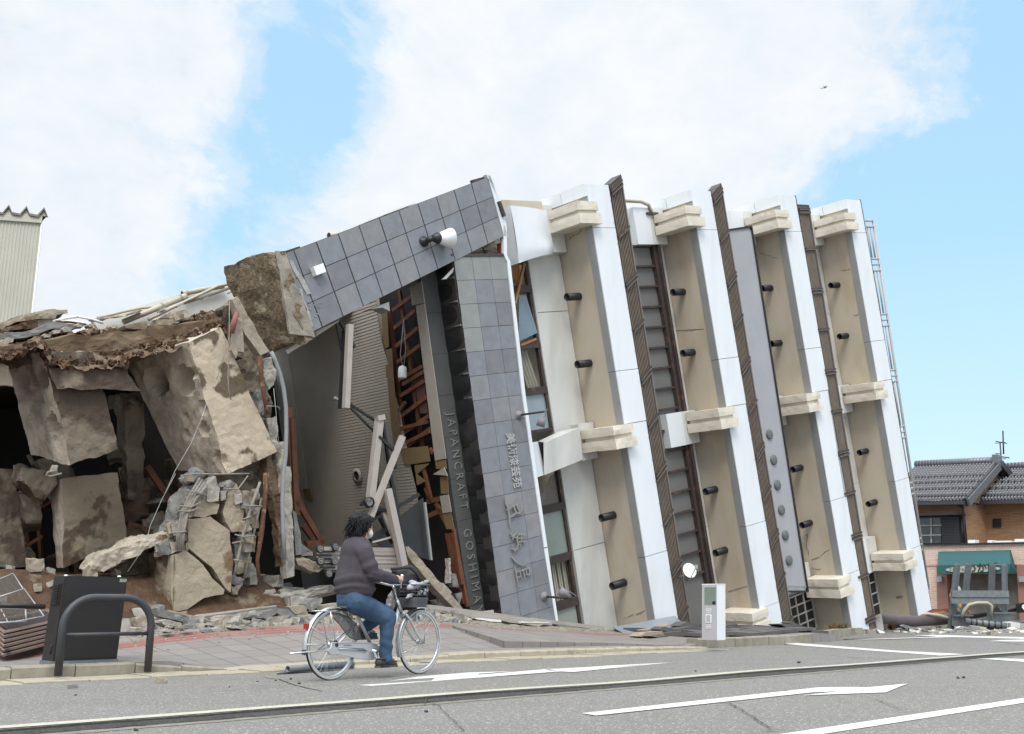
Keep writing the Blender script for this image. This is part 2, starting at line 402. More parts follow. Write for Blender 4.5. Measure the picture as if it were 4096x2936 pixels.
for i in range(N2 + 1):
    u = -6 + 40 * i / N2
    wdt = (.055 + .05 * noise.noise(Vec((u * 1.1, 0, 4))) + .03 * noise.noise(Vec((u * 6, 0, 9)))) * max(.1, min(1., (24 - u) / 8))
    vs += [UV3(u, crv(u) + .002, crz(u) * .6 + .006), UV3(u, crv(u) - max(.012, wdt) * .5, .02 + .012 * noise.noise(Vec((u * 9, 7, 1)))), UV3(u, crv(u) - max(.02, wdt), .004)]
cf.add(vs, [(3 * i + 1, 3 * i + 4, 3 * i + 3, 3 * i) for i in range(N2)] + [(3 * i + 2, 3 * i + 5, 3 * i + 4, 3 * i + 1) for i in range(N2)])
tag(cf.build('road_crack', CRUMB), kind='structure')
def strip(name, mat, path, z=.004, wj=0.):
    """painted strip along (u, v, width)"""
    m_ = MB(); vs = []
    pts = []
    for (a_, b_) in zip(path[:-1], path[1:]):
        K = max(1, int((b_[0] - a_[0]) / .12))
        pts += [tuple(a_[j] + (b_[j] - a_[j]) * i / K for j in range(3)) for i in range(K)]
    pts.append(path[-1])
    for u, v, wd_ in pts:
        j0, j1 = wj * noise.noise(Vec((u * 7, v, 1))), wj * noise.noise(Vec((u * 7, v, 5)))
        vs += [UV3(u, v - wd_ / 2 + j0, roadz(u, v - wd_ / 2) + z), UV3(u, v + wd_ / 2 + j1, roadz(u, v + wd_ / 2) + z)]
    m_.add(vs, [(2 * i, 2 * i + 2, 2 * i + 3, 2 * i + 1) for i in range(len(pts) - 1)])
    return tag(m_.build(name, mat), kind='structure')
strip('lane_line', PAINTY, [(-4, CRV + .09, .15), (8, CRV + .09, .15), (24, CRV + .09, .15)], .005, .012)
strip('old_lane_line', TANLINE, [(-4, CRV - .13, .13), (12, CRV - .12, .12), (24, CRV - .1, .08)], .003, .03)
strip('centre_line', PAINT, [(2, 3.52, .17), (20, 3.52, .17)], .004, .004)
def flat(name, mat, pts, zoff=.006):
    m_ = MB(); q = []
    for k, x, y in pts:
        p = G(k, x, y, .012); u, v = p.dot(RU), p.dot(RM); p = G(k, x, y, roadz(u, v) + zoff); q.append(p)
    nr = sum((q[i].cross(q[(i + 1) % len(q)]) for i in range(len(q))), Vec())
    if nr.z < 0: q = q[::-1]
    m_.add(q, [tuple(range(len(q)))]); return tag(m_.build(name, mat), kind='structure')
# straight and turning arrows
flat('road_arrow', PAINT, [('B6', 308, 503), ('B6', 375, 512), ('B6', 1455, 406), ('B6', 1500, 402), ('B6', 1288, 422), ('B6', 1390, 418), ('B6', 1655, 409), ('B6', 1752, 370), ('B6', 1560, 388), ('B6', 1490, 385), ('B6', 1350, 388)][:0] or
     [('B6', 308, 501), ('B6', 372, 511), ('B6', 1330, 409), ('B6', 1450, 404), ('B6', 1288, 422), ('B6', 1655, 409), ('B6', 1752, 370), ('B6', 1565, 387), ('B6', 1500, 385), ('B6', 1355, 387)])
flat('road_arrow', PAINT, [('A5', 598, 1427), ('A5', 690, 1434), ('A5', 1420, 1377), ('A5', 1520, 1370), ('A5', 2010, 1332), ('A5', 1955, 1313), ('A5', 1475, 1352), ('A5', 1475, 1358), ('A5', 1155, 1376), ('A5', 1130, 1396)])
flat('road_arrow', PAINT, [('A5', 820, 1399), ('A5', 960, 1386), ('A5', 1155, 1376), ('A5', 1478, 1357), ('A5', 1470, 1346), ('A5', 1727, 1327), ('A5', 1400, 1336), ('A5', 1040, 1365)])
flat('road_arrow', PAINT, [('B6', 0, 323), ('B6', 0, 333), ('B6', 215, 316), ('B6', 270, 319), ('B6', 440, 302), ('B6', 710, 276), ('B6', 420, 291), ('B6', 320, 298), ('B6', 150, 306), ('B6', 200, 311)])
flat('stop_line', PAINT, [('B6', 1200, 193), ('B6', 1300, 203), ('B6', 1900, 246), ('B6', 2010, 240), ('B6', 1700, 224), ('B6', 1350, 197), ('B6', 1260, 190)])
flat('lane_line', PAINT, [('B6', 1510, 175), ('B6', 1600, 174), ('B6', 1960, 164), ('B6', 1900, 162)])
flat('lane_line', PAINT, [('B6', 1780, 157), ('B6', 1900, 163), ('B6', 2268, 172), ('B6', 2268, 164), ('B6', 2060, 160), ('B6', 1900, 154)])
flat('lane_line', PAINT, [('B6', 2060, 259), ('B6', 2268, 274), ('B6', 2268, 262), ('B6', 2160, 258)])
flat('lane_line', PAINT, [('B6', 2110, 182), ('B6', 2268, 184), ('B6', 2268, 175), ('B6', 2160, 178)])

# ------------------------------------------------------------------ pavement: heights read where the edges of the paving run
PROF = [(11.3, [(-6, .14), (3.6, .14), (5.3, .14), (6.0, .04), (7.0, .04), (7.9, .07), (9.8, .115), (12.5, .10), (14.6, .05), (15.3, .15), (19.0, .17), (20.3, .15), (20.8, .0)]),
        (13.05, [(-6, .12), (4.17, .12), (5.6, .21), (6.23, .27), (6.83, .31), (8.54, .37), (10.7, .40), (12.77, .29), (14.72, .19), (16.6, .2), (19.5, .24), (20.8, .0)]),
        (13.5, [(-6, .14), (4.3, .15), (5.78, .27), (6.44, .36), (7.05, .42), (8.83, .47), (11.05, .44), (13.2, .31), (15.2, .21), (17, .22), (19.5, .26), (20.8, .0)]),
        (14.5, [(-6, .3), (4.3, .4), (6.2, .56), (7.4, .5), (8.8, .5), (11.7, .52), (13.2, .38), (15.2, .25), (17, .24), (19.5, .28), (20.8, .0)])]
def prof(L, u):
    if u <= L[0][0]: return L[0][1]
    for (a_, h0), (b_, h1) in zip(L[:-1], L[1:]):
        if u <= b_: f = (u - a_) / (b_ - a_); f = f * f * (3 - 2 * f) * .6 + f * .4; return h0 + (h1 - h0) * f
    return L[-1][1]
def pvz(u, v):
    v = max(11.3, min(14.5, v))
    for (v0, L0), (v1, L1) in zip(PROF[:-1], PROF[1:]):
        if v <= v1: f = (v - v0) / (v1 - v0); return prof(L0, u) * (1 - f) + prof(L1, u) * f
PVW = mat_pave = bpy.data.materials.new('paving'); PVW.use_nodes = True
t = NT(PVW.node_tree); out = t.n('ShaderNodeOutputMaterial'); b = t.n('ShaderNodeBsdfPrincipled'); t.l(b.outputs[0], out.inputs[0]); b.inputs['Roughness'].default_value = .85
uvn = t.n('ShaderNodeUVMap'); sx = t.n('ShaderNodeSeparateXYZ'); t.l(uvn.outputs[0], sx.inputs[0])
br = t.n('ShaderNodeTexBrick', in_Scale=1., in_Mortar_Size=.007, in_Mortar_Smooth=.3, in_Bias=0., in_Brick_Width=.37, in_Row_Height=.37, offset=.0)
br.inputs['Color1'].default_value = (.235, .212, .195, 1); br.inputs['Color2'].default_value = (.195, .178, .166, 1); br.inputs['Mortar'].default_value = (.055, .05, .045, 1)
t.l(uvn.outputs[0], br.inputs['Vector'])
gp = t.n('ShaderNodeNewGeometry').outputs['Position']
nz = t.n('ShaderNodeTexNoise', in_Scale=70., in_Detail=4.); t.l(gp, nz.inputs['Vector'])
nz2 = t.n('ShaderNodeTexNoise', in_Scale=1.4, in_Detail=5.); t.l(gp, nz2.inputs['Vector'])
c = t.mix(t.ramp(nz.outputs[0], [(.3, (0, 0, 0)), (.7, (1, 1, 1))]), t.mix(.75, (.1, .09, .085), br.outputs[0]), br.outputs[0])
# red guide strip with raised bars
yy = t.math('SUBTRACT', sx.outputs[1], 13.05); inb = t.math('MULTIPLY', t.math('GREATER_THAN', yy, 0.), t.math('LESS_THAN', yy, .46))
bars = t.math('LESS_THAN', t.math('FRACT', t.math('MULTIPLY', yy, 8.7)), .6)
redc = t.mix(bars, (.19, .075, .065), (.25, .12, .10))
redc = t.mix(t.ramp(nz2.outputs[0], [(.45, (0, 0, 0)), (.75, (1, 1, 1))]), redc, (.24, .18, .16))
c = t.mix(inb, c, redc)
dust = t.math('MULTIPLY', t.ramp(sx.outputs[1], [(0., (0, 0, 0)), (1., (1, 1, 1))]), 1.)
mr = t.n('ShaderNodeMapRange', in_From_Min=13.2, in_From_Max=14.6); t.l(sx.outputs[1], mr.inputs[0])
c = t.mix(t.math('MULTIPLY', mr.outputs[0], t.ramp(nz2.outputs[0], [(.35, (.2, .2, .2)), (.6, (1, 1, 1))])), c, (.25, .23, .205))
t.l(c, b.inputs['Base Color'])
bp = t.n('ShaderNodeBump', in_Strength=.6, in_Distance=.01); t.l(t.math('ADD', t.math('MULTIPLY', bars, inb), t.math('MULTIPLY', nz.outputs[0], .3)), bp.inputs['Height']); t.l(bp.outputs[0], b.inputs['Normal'])
pv = MB(); NU, NV = 190, 28
def pvp(i, j):
    u = -6 + i * 26.8; v = 11.3 + max(0, u - 14.9) * .09; v += max(0, j - 1 / NV) * (15.2 - v)
    if j == 0: return UV3(u, v - .03, -.05)
    return UV3(u, v, pvz(u, v) + .006 * noise.noise(Vec((u * 2, v * 2, 0))))
pv.grid(pvp, NU, NV)
tag(pv.build('pavement', PVW, uv=lambda q: (q.dot(RU), q.dot(RM))), kind='structure')

# kerb stones: tall at left, flush across the driveway, tall again at the right
def kerb(name, u0, u1, v0, v1, h0, h1, mat, gap=.006, bev=.02, vfn=None):
    """a run of kerb from u0 to u1"""
    K = max(1, round((u1 - u0) / .62)); mb = MB().mat(mat)
    for i in range(K):
        ua, ub = u0 + (u1 - u0) * i / K + gap, u0 + (u1 - u0) * (i + 1) / K - gap
        ha, hb = h0 + (h1 - h0) * i / K, h0 + (h1 - h0) * (i + 1) / K
        j = random.uniform(-.008, .008); va, vb = (v0 + j, v1 + j)
        oa, ob = (vfn(ua), vfn(ub)) if vfn else (0, 0)
        prof = lambda u, h, o: [UV3(u, va + o, -.03), UV3(u, va + o, h - bev), UV3(u, va + bev + o, h), UV3(u, vb + o, h), UV3(u, vb + o, -.03)]
        A_, B_ = prof(ua, ha + j, oa), prof(ub, hb + j, ob)
        mb.add(A_ + B_, [(0, 1, 2, 3, 4)[::1], (9, 8, 7, 6, 5)] + [(q, 5 + q, 5 + (q + 1) % 5, (q + 1) % 5)[::1] for q in range(5)])
    o = mb.build(name, mat, recalc=True); return tag(o, kind='structure')
kerb('kerb', -4.5, 4.9, 11.08, 11.28, .15, .145, KERB)
kerb('kerb', 4.9, 5.95, 11.08, 11.3, .145, .045, KERB)
kerb('kerb', 5.95, 9.8, 11.02, 11.36, .03, .12, KERBP)
kerb('kerb', 9.8, 12.5, 11.02, 11.36, .12, .105, KERBP)
kerb('kerb', 12.5, 14.85, 11.02, 11.36, .105, .05, KERBP)
kerb('gutter', -4.5, 14.8, 10.55, 11.07, .03, .03, KERBP, bev=.008)
kerb('kerb', 14.9, 19.2, 11.25, 11.5, .17, .18, KERB, vfn=lambda u: (u - 14.9) * .09)
# ================================================================== toppled building
WHITE = M('white_panel_metal', (.69, .715, .745), (.655, .68, .71), sc=1.3, rough=.45, spec=.4, c3=(.61, .63, .645), sc3=1.6, t3=(.52, .8), stretch=(1.6, 1.6, .35))
RECESS = M('pale_panel_metal', (.60, .60, .58), (.54, .54, .52), sc=1.6, rough=.5, c3=(.44, .43, .395), sc3=1.3, t3=(.5, .8), stretch=(1.5, 1.5, .4))  # same paint as the spandrels, the recess's weaker light put into a duller tone
BEIGE = M('beige_render', (.52, .455, .365), (.47, .41, .325), sc=1.4, bump=.5, bsc=160, c3=(.44, .36, .255), sc3=1.4, t3=(.5, .74), stretch=(1.2, 1.2, .4))
CORN = M('cream_concrete', (.66, .605, .51), (.58, .53, .44), sc=3, bump=.4, bsc=50, c3=(.46, .41, .33), sc3=2.6, t3=(.58, .72))
GREYM = M('grey_metal', (.36, .365, .36), (.31, .315, .31), sc=2, rough=.5, metal=.35)
BROWNM = M('brown_metal', (.055, .04, .036), (.035, .026, .024), sc=6, rough=.6, c3=(.13, .06, .035), sc3=5, t3=(.58, .7))
TANB = M('tan_edge', (.33, .265, .205), (.26, .205, .155), sc=5, rough=.6)
TILE = M('slate_tile', (.205, .212, .235), (.165, .171, .19), sc=5, rough=.6, bump=.25, bsc=120)
TILEC = M('slate_tile_dull', (.275, .28, .30), (.22, .225, .245), sc=5, rough=.7, bump=.25, bsc=120); TILED = M('slate_tile_dusty', (.345, .35, .365), (.27, .275, .29), sc=4, rough=.75, bump=.25, bsc=120)
TILEB = M('slate_tile_pale', (.245, .25, .243), (.21, .215, .208), sc=5, rough=.6, bump=.25, bsc=120)
GROUT = M('grout', (.05, .045, .04), rough=.9)
STONE = M('polished_dark_stone', (.028, .028, .03), (.018, .018, .02), sc=2, rough=.32, c3=(.07, .07, .07), sc3=1.1, t3=(.56, .75))
STRIP = M('honed_grey_stone', (.125, .127, .128), (.10, .102, .104), sc=3, rough=.6)
LETTER = M('letter_metal', (.40, .395, .365), (.33, .325, .30), sc=9, rough=.45, metal=.2)
CONC = M('concrete', (.46, .41, .34), (.34, .30, .25), sc=3.2, bump=.9, bsc=26, c3=(.24, .22, .19), sc3=1.6, t3=(.52, .7))
CONCT = M('concrete_tan', (.72, .60, .455), (.60, .485, .36), sc=2.2, bump=.8, bsc=24, c3=(.16, .115, .07), sc3=1.15, t3=(.545, .575))
CONCD = M('concrete_dirty', (.29, .235, .17), (.18, .145, .10), sc=2.2, bump=.9, bsc=24, c3=(.10, .07, .045), sc3=1.1, t3=(.5, .55))
CONCG = M('concrete_grey', (.68, .59, .475), (.46, .385, .30), sc=4, bump=1., bsc=30, c3=(.19, .16, .125), sc3=1.5, t3=(.55, .72))
AGG = M('exposed_aggregate', (.36, .27, .165), (.12, .088, .052), sc=17, bump=1.2, bsc=22, c3=(.45, .37, .26), sc3=4, t3=(.58, .66))
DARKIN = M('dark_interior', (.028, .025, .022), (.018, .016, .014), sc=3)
WOOD = M('red_brown_timber', (.26, .10, .045), (.17, .065, .03), sc=4, rough=.7, c3=(.09, .035, .02), sc3=3, t3=(.55, .7))
PINE = M('orange_timber', (.52, .25, .085), (.42, .19, .06), sc=5, rough=.65)
SLAT = M('slatted_board', (.66, .585, .49), (.58, .51, .43), sc=2, rough=.7)
CARD = M('brown_board', (.30, .20, .095), (.25, .165, .075), sc=4, rough=.8)
PLAST = M('plasterboard_cream', (.52, .47, .40), (.46, .41, .35), sc=6, bump=.3, bsc=80)
BLACKM = M('black_metal', (.02, .021, .024), (.015, .016, .018), sc=6, rough=.5)
STEELP = M('steel_taupe', (.36, .32, .29), (.32, .285, .26), sc=5, rough=.5)
CREAMP = M('cream_pvc', (.62, .56, .44), (.56, .5, .39), sc=3, rough=.45)
WSHEET = M('white_sheet', (.74, .73, .69), (.69, .68, .64), sc=1.5, rough=.55, c3=(.6, .58, .53), sc3=2.5, t3=(.6, .72))
LAMPW = M('lamp_white', (.8, .8, .79), (.77, .77, .76), sc=4, rough=.4)
LILAC = M('weathered_lilac_paint', (.33, .31, .335), (.25, .235, .25), sc=14, rough=.7)
RAILW = M('rail_white_paint', (.62, .61, .60), (.55, .54, .53), sc=4, rough=.5)
def glassm(name, c, rough=.06):
    m = M(name, c, tuple(x * .8 for x in c), sc=1.2, rough=.14, spec=.9); return m
GLB = glassm('reflected_blue_glass', (.20, .29, .37)); GLG = glassm('green_glass', (.30, .36, .31)); GLF = glassm('reflected_sky_glass', (.40, .50, .55))  # bluish panes carry the reflected sky in their base colour
CURT = M('cream_curtain', (.56, .54, .45), (.44, .42, .34), sc=3)

b0 = B(4, -9.5, -1); b0.z = .1
bld = thing('toppled_building', b0, 'multi-storey building toppled on its side, white spandrels upright, dark tiled shopfront at its left', 'building')
def part(mb, name, mat=None, parent=bld, **kw): return mb.build(name, mat, parent, **kw)

TB = lambda s: -(9.57 + .223 * s) / .974 + .12             # t where the building meets the ground
SK = [0., 3.63, 7.34, 10.72]; SW = [.74, .80, .80, .80]
# body behind the facade
m = MB().mat(CORN); m.bb(-.94, 11.45, TB(4) , -.12, -7.5, -1.16); m.bb(-2.75, -.94, TB(4), -.12, -7.5, -3.25); m.bb(-2.75, -.94, -.3, -.12, -3.25, -1.0)
part(m, 'wall')
# spandrels: fascia, grey return, soffit, white end frame
for k, s0 in enumerate(SK):
    bot = [TB(0) - .2, TB(3.6) - .2, TB(7.3) - .3, -11.83][k]; sw = SW[k]
    f = MB().mat(WHITE)
    joints = [.07, -.96, -4.1, -7.4, -10.2, bot]
    tk = [joints[0]]
    for j in ((-.9, -4.05, -5.2, -8.05, -10.0)): 
        if j > bot + .3: tk.append(j)
    tk.append(bot)
    for i in range(len(tk) - 1):
        tp, bt = tk[i] - (.006 if i else 0), tk[i + 1] + .006
        dz = .004 * ((i * 7 + k * 3) % 3)
        f.bb(s0 + .02, s0 + sw, bt, tp, -.05, dz)
    f.mat(GROUT); f.bb(s0 + .03, s0 + sw - .01, bot, .05, -.12, -.05)
    f.mat(GREYM)
    for i in range(len(tk) - 1): f.bb(s0 - .004 * (i % 2), s0 + .02, tk[i + 1] + .005, (tk[i] if i else -.2) - .005, -.2, 0.)
    f.mat(BLACKM); f.bb(s0 + sw, s0 + sw + .02, bot, .09, -.3, .01)
    # rivets along the right edge
    f.mat(GREYM)
    for i in range(24):
        t_ = -.3 - i * .48
        if t_ > bot: f.bb(s0 + sw - .03, s0 + sw - .018, t_ - .006, t_ + .006, .0, .013)
    fo = part(f, 'fascia')
    so = MB().mat(BEIGE); so.bb(s0 + .015, s0 + sw, bot + .02, .0, -1.15, -.2)
    part(so, 'soffit')
    fr = MB().mat(WHITE)
    fr.bb(s0 - .03, s0 + .014, -.2, .075, -.75, 0.); fr.bb(s0 - .03, s0 + .014, -.2, .075, -1.45, -.765); fr.bb(s0 - .03, s0 + .014, -.75, -.2, -1.45, -1.28)
    fr.bb(s0 + .015, s0 + sw, .0, .07, -1.45, -.052)
    part(fr, 'end_frame')
    for (ta, tb) in ((-.36, -.85), (-5.2, -5.69), (-9.98, -10.46)):
        if tb < TB(s0) - .1: continue
        c = MB().mat(CORN); sd = k * 3.1 + ta
        def blk(s_a, s_b, t_a, t_b, w_a, w_b, amp=.007):
            c.rough([B(s_a, t_b, w_a), B(s_b, t_b, w_a), B(s_b, t_a, w_a), B(s_a, t_a, w_a), B(s_a, t_b, w_b), B(s_b, t_b, w_b), B(s_b, t_a, w_b), B(s_a, t_a, w_b)], div=9, amp=amp, sc=4, seed=sd, chip=.018)
        blk(s0 - .5, s0 + .14, ta, ta - .19, -.84, .15); blk(s0 - .44, s0 + .1, ta - .17, ta - .29, -.8, .1); blk(s0 - .51, s0 + .17, ta - .27, tb, -.84, .17)
        part(c, 'cornice_block')
    for t_ in (-2.28, -3.77, -7.12, -8.59):
        l = MB().mat(BLACKM); o = B(s0, t_, -.7)
        l.lathe(o, -BA, [(.085, -.0), (.085, .40), (.076, .40), (.074, .12), (.0, .1)], n=18)
        l.mat(LAMPW); l.lathe(o - BA * .13, -BA, [(.035, 0), (.03, .03), (.0, .035)], n=10)
        part(l, 'downlight', base=o)
# recessed panels of the storeys
rp = MB().mat(RECESS)
for t0, t1 in ((-.12, -2.52), (-2.535, -5.2), (-5.2, -7.7), (-7.715, TB(-.5))):
    rp.bb(-.95, -.012, t1, t0, -1.16, -1.1 + .004 * (t0 == -.12))
rp.bb(-.99, -.95, TB(-1), -.12, -1.25, -1.1); part(rp, 'recessed_panel')
for s0, sl in ((3.63, 3.32), (7.34, 6.3), (10.72, 9.15)):
    rp = MB().mat(RECESS)
    for t0, t1 in ((-.1, -3.05), (-3.06, -6.1), (-6.11, -8.0), (-8.01, TB(s0) - .1)):
        rp.bb(sl, s0 - .012, t1, t0, -1.16, -1.1)
    part(rp, 'recessed_panel')
# column covers crossing each storey
def cover(s0, s1, t0, t1, w0, mat=WHITE, s2=None):
    c = MB().mat(mat); c.bb(s0, s1, t1, t0, -1.15, w0)
    if s2: c.mat(RECESS); c.bb(s1 + .006, s2, t1 + .002, t0 - .002, -1.15, w0 - .004)
    part(c, 'column_cover')
for t0, t1 in ((-.16, -1.06), (-5.15, -5.95)):
    cover(2.45, 3.02, t0, t1, -.86, WHITE, 3.55); cover(6.0, 6.85, t0, t1, -.86, WHITE, 7.28); cover(9.25, 10.15, t0, t1, -.86, WHITE, 10.66)
cover(9.25, 10.15, -9.55, -10.5, -.86, WHITE, 10.66); cover(6.0, 6.8, -9.6, -10.2, -.86, WHITE, 7.2)
# bulged white sheet at the top of the first storey
c = MB().mat(WHITE)
c.grid(lambda i, j: B(-1.72 + (i) * 1.21 + .02 * sin(j * 3), -.3 - .04 * i - j * (1.13 - .16 * i + .1 * (1 - i) ** 2), -.62 + .10 * sin(pi * i) * (.5 + j * .5) - .16 * i + .09 * math.exp(-((i - .78) ** 2 + (j - .95) ** 2) * 22) - .12 * max(0, j - .85) * 3), 14, 10, True)
c.grid(lambda i, j: B(-1.72 + i * .02, -.3 - j * 1.23, -.62 - .5 * i), 1, 6); c.grid(lambda i, j: B(-1.72 + j * 1.21, -.3 - .04 * j - (1.13 - .16 * j + .1 * (1 - j) ** 2), -.62 - .16 * j - i * .4), 2, 8)
c.mat(RECESS); c.bb(-.5, -.03, -1.25, -.83, -1.15, -.84); c.mat(BEIGE); c.bb(-1.9, -.5, -.3, -.1, -1.15, -.9)
part(c, 'column_cover')
# torn cover lower down
c = MB().mat(RECESS)
q = [BF('A7', 265, 400, -.3), BF('A7', 470, 310, -.7), BF('A7', 490, 500, -.7), BF('A7', 268, 590, -.3)]
c.prism(q, -BN * .04); q2 = [BF('A7', 225, 392, -.75), BF('A7', 350, 333, -.9), BF('A7', 470, 309, -.75), BF('A7', 266, 398, -.32)]; c.prism(q2, BB * -.02)
c.mat(WHITE); c.prism([BF('A7', 178, 400, -.05), BF('A7', 224, 393, -.45), BF('A7', 270, 588, -.45), BF('A7', 218, 606, -.05)], -BN * .03)
c.mat(BLACKM); c.prism([BF('A7', 226, 394, -.5), BF('A7', 265, 400, -.45), BF('A7', 268, 588, -.5)], -BN * .02)
c.mat(RECESS); c.bb(-.5, -.03, -5.85, -5.05, -1.15, -.86)
part(c, 'torn_column_cover')

# windows of the first storey
W0 = -1.18
def win(t0, t1, s0, s1, glass, name='window', tilt=0.):
    m_ = MB().mat(BROWNM)
    m_.bb(s0, s1, t0 - .09, t0, W0 - .06, W0 + .06); m_.bb(s0, s1, t1, t1 + .07, W0 - .06, W0 + .05)
    m_.bb(s1 - .07, s1, t1, t0, W0 - .06, W0 + .04)
    fo = part(m_, name)
    if glass:
        p_ = MB().mat(glass); p_.bb(s0, s1 - .07, t1 + .07, t0 - .09, W0 - .02, W0); part(p_, 'pane', parent=fo)
    return fo
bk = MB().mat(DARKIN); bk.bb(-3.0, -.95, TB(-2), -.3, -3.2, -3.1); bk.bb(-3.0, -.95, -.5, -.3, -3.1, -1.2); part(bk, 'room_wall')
win(-1.35, -1.98, -2.9, -.99, None)
f = win(-1.98, -3.2, -2.9, -.99, None)
p_ = MB().mat(GLB); p_.prism([BF('A6', 262, 640, W0), BF('A6', 315, 872, W0), BF('A6', 365, 868, W0), BF('A6', 450, 1140, W0 + .1), BF('A6', 315, 1205, W0)][1:], BN * .01)
part(p_, 'broken_pane', parent=f)
f = win(-3.2, -4.2, -2.9, -.99, None)
def pleats(s0, s1, t0, t1, w, par, n=9, slant=0., mat=CURT):
    m_ = MB().mat(mat)
    m_.grid(lambda i, j: B(s0 + (s1 - s0) * i + slant * (j - .5), t0 + (t1 - t0) * j, w + .04 * sin(i * n * 6.28)), n * 6, 3, True)
    return part(m_, 'curtain', parent=par)
pleats(-2.0, -1.62, -3.3, -4.15, W0 - .1, f, 5, .1); pleats(-1.5, -1.15, -3.3, -4.15, W0 - .12, f, 4, .2)
for a_, b_, w_ in [(B(-1.75, -3.3, W0 - .08), B(-1.55, -4.15, W0 - .08), .05), (BF('A6', 355, 640, W0 + .1), BF('A6', 288, 930, W0 + .1), .07), (BF('A6', 258, 660, W0), BF('A6', 345, 640, W0 + .02), .05), (BF('A6', 330, 1230, W0 + .05), BF('A6', 440, 1185, W0 + .05), .04)] + [(BF('A6', 290 + 18 * i, 640, W0 - .3), BF('A6', 275 + 14 * i, 760 + 20 * (i % 3), W0 - .3), .04) for i in range(5)]:
    m_ = MB().mat(PINE); m_.bar(a_, b_, w_, .05); part(m_, 'broken_timber')
win(-4.2, -5.1, -2.9, -.99, GLF)
f = win(-5.75, -6.72, -2.9, -.99, None)
m_ = MB().mat(M('net_curtain', (.33, .30, .27), (.17, .15, .14), sc=30)); m_.prism([BF('A7', 238, 720, W0 - .05), BF('A7', 300, 600, W0 - .05), BF('A7', 345, 570, W0 - .05), BF('A7', 380, 790, W0 - .05), BF('A7', 255, 822, W0 - .05)], -BN * .01); part(m_, 'curtain', parent=f)
win(-6.72, -7.78, -2.9, -1.0, GLG)
f = win(-7.78, -8.75, -2.9, -1.03, None)
m_ = MB().mat(CURT)
for i in range(17): m_.bb(-2.35 + i * .075, -2.305 + i * .075, -8.68, -7.87, W0 - .12, W0 - .11 + .02 * (i % 2))
m_.mat(M('faded_blind', (.33, .22, .15), (.27, .17, .11), sc=6)); m_.bb(-1.75, -1.33, -8.68, -7.87, W0 - .16, W0 - .14); part(m_, 'blind', parent=f)
win(-8.75, TB(-2) - .2, -2.9, -1.03, M('frosted_glass', (.47, .52, .45), (.42, .48, .41), sc=2, rough=.35))

# tile wall with lettering, trim
skw = lambda t_: .06 - .145 * (-1.52 - t_) / 7.2
m = MB().mat(GROUT); m.prism([B(-4.03 + skw(-1.52), -1.52, -.012), B(-2.69 + skw(-1.52), -1.52, -.012), B(-2.69 + skw(-9), -9, -.012), B(-4.03 + skw(-9), -9, -.012)], -BN * .25)
TH = .462; TWD = .444
for r_ in range(17):
    for c_ in range(3):
        s_, t_ = -4.03 + c_ * TWD * 1.012, -1.52 - r_ * TH
        if t_ - TH < TB(-4) - .3: continue
        pale = (c_ == 0 and r_ < 4) or r_ == 0 or (r_ >= 15 and c_ == 0)
        m.mat(TILEB if pale else random.choice((TILE, TILE, TILEC, TILED))); z = random.uniform(0, .005)
        k0, k1 = skw(t_), skw(t_ - TH); e = .004; m.prism([B(s_ + e + k0, t_ - e, z), B(s_ + TWD * 1.012 - e + k0, t_ - e, z), B(s_ + TWD * 1.012 - e + k1, t_ - TH + e, z), B(s_ + e + k1, t_ - TH + e, z)], -BN * (.02 + z))
part(m, 'tiled_wall')
m = MB().mat(WHITE)
path = [(-2.82, .13), (-2.64, -.3), (-2.57, -.9), (-2.68, -1.5), (-2.62, -1.64), (-2.76, -4.3), (-2.80, -7.3)]
for (a_, c_), (d_, e_) in zip(path[:-1], path[1:]):
    m.prism([B(a_ - .02, c_, .03), B(a_ + .06, c_, .03), B(d_ + .06, e_, .03), B(d_ - .02, e_, .03)], -BN * .12)
m.prism([B(-2.82, -7.32, .02), B(-2.73, -7.32, .02), B(-2.75, TB(-2.6), .02), B(-2.80, TB(-2.6), .02)], -BN * .12)
part(m, 'edge_trim')
m = MB().mat(STRIP)
for i in range(10):
    t_ = -1.7 - i * .8
    if t_ - .8 < TB(-4.4): break
    m.bb(-4.40, -3.955, t_ - .795, t_, -.66, -.55 - .003 * (i % 2))
m.bb(-4.40, -3.955, TB(-4.4) - .2, t_ - .005, -.66, -.556); part(m, 'sign_band')
# polished underside in bowed plates with gaps, leaning proud at every joint
so = MB().mat(STONE)
for i in range(17):
    t0, t1 = -1.45 - i * .462, -1.45 - (i + 1) * .462 + .008
    if t1 < TB(-4.2) - .3: break
    so.grid(lambda a_, c_: B(-4.035 + skw(t0) * (.3 + .7 * a_) - .03 * sin(pi * c_) * sin(pi * a_) + .022 * abs(c_ - .5), t0 + (t1 - t0) * c_, -.56 + .56 * a_), 6, 5, True)
so.mat(GROUT); so.bb(-4.01, -3.98, TB(-4), -1.45, -.56, -.02)
so.mat(M('scuffed_edge', (.33, .33, .32), (.05, .05, .05), sc=16)); 
for i in range(1, 17):
    t0 = -1.45 - i * .462
    if t0 > TB(-4.2): so.prism([B(-4.033, t0 + .006, -.3), B(-4.033, t0 + .02, -.02), B(-4.033, t0 - .02, -.02)], BA * .02)
part(so, 'polished_soffit')
tx = MB().mat(LETTER)
add_text(tx, 'JAPANCRAFT', .27, B(-4.19, -5.37, -.55), -BB, BA, dep=.015, bold=-.002, spacing=1.5, width=1.86)
part(tx, 'lettering'); tx = MB().mat(LETTER)
add_text(tx, 'GOSHIMAY', .27, B(-4.2, -7.47, -.55), -BB, BA, dep=.015, bold=-.002, spacing=1.55, width=1.6)
part(tx, 'lettering')
tx = MB().mat(M('letter_white', (.58, .58, .57), rough=.4))
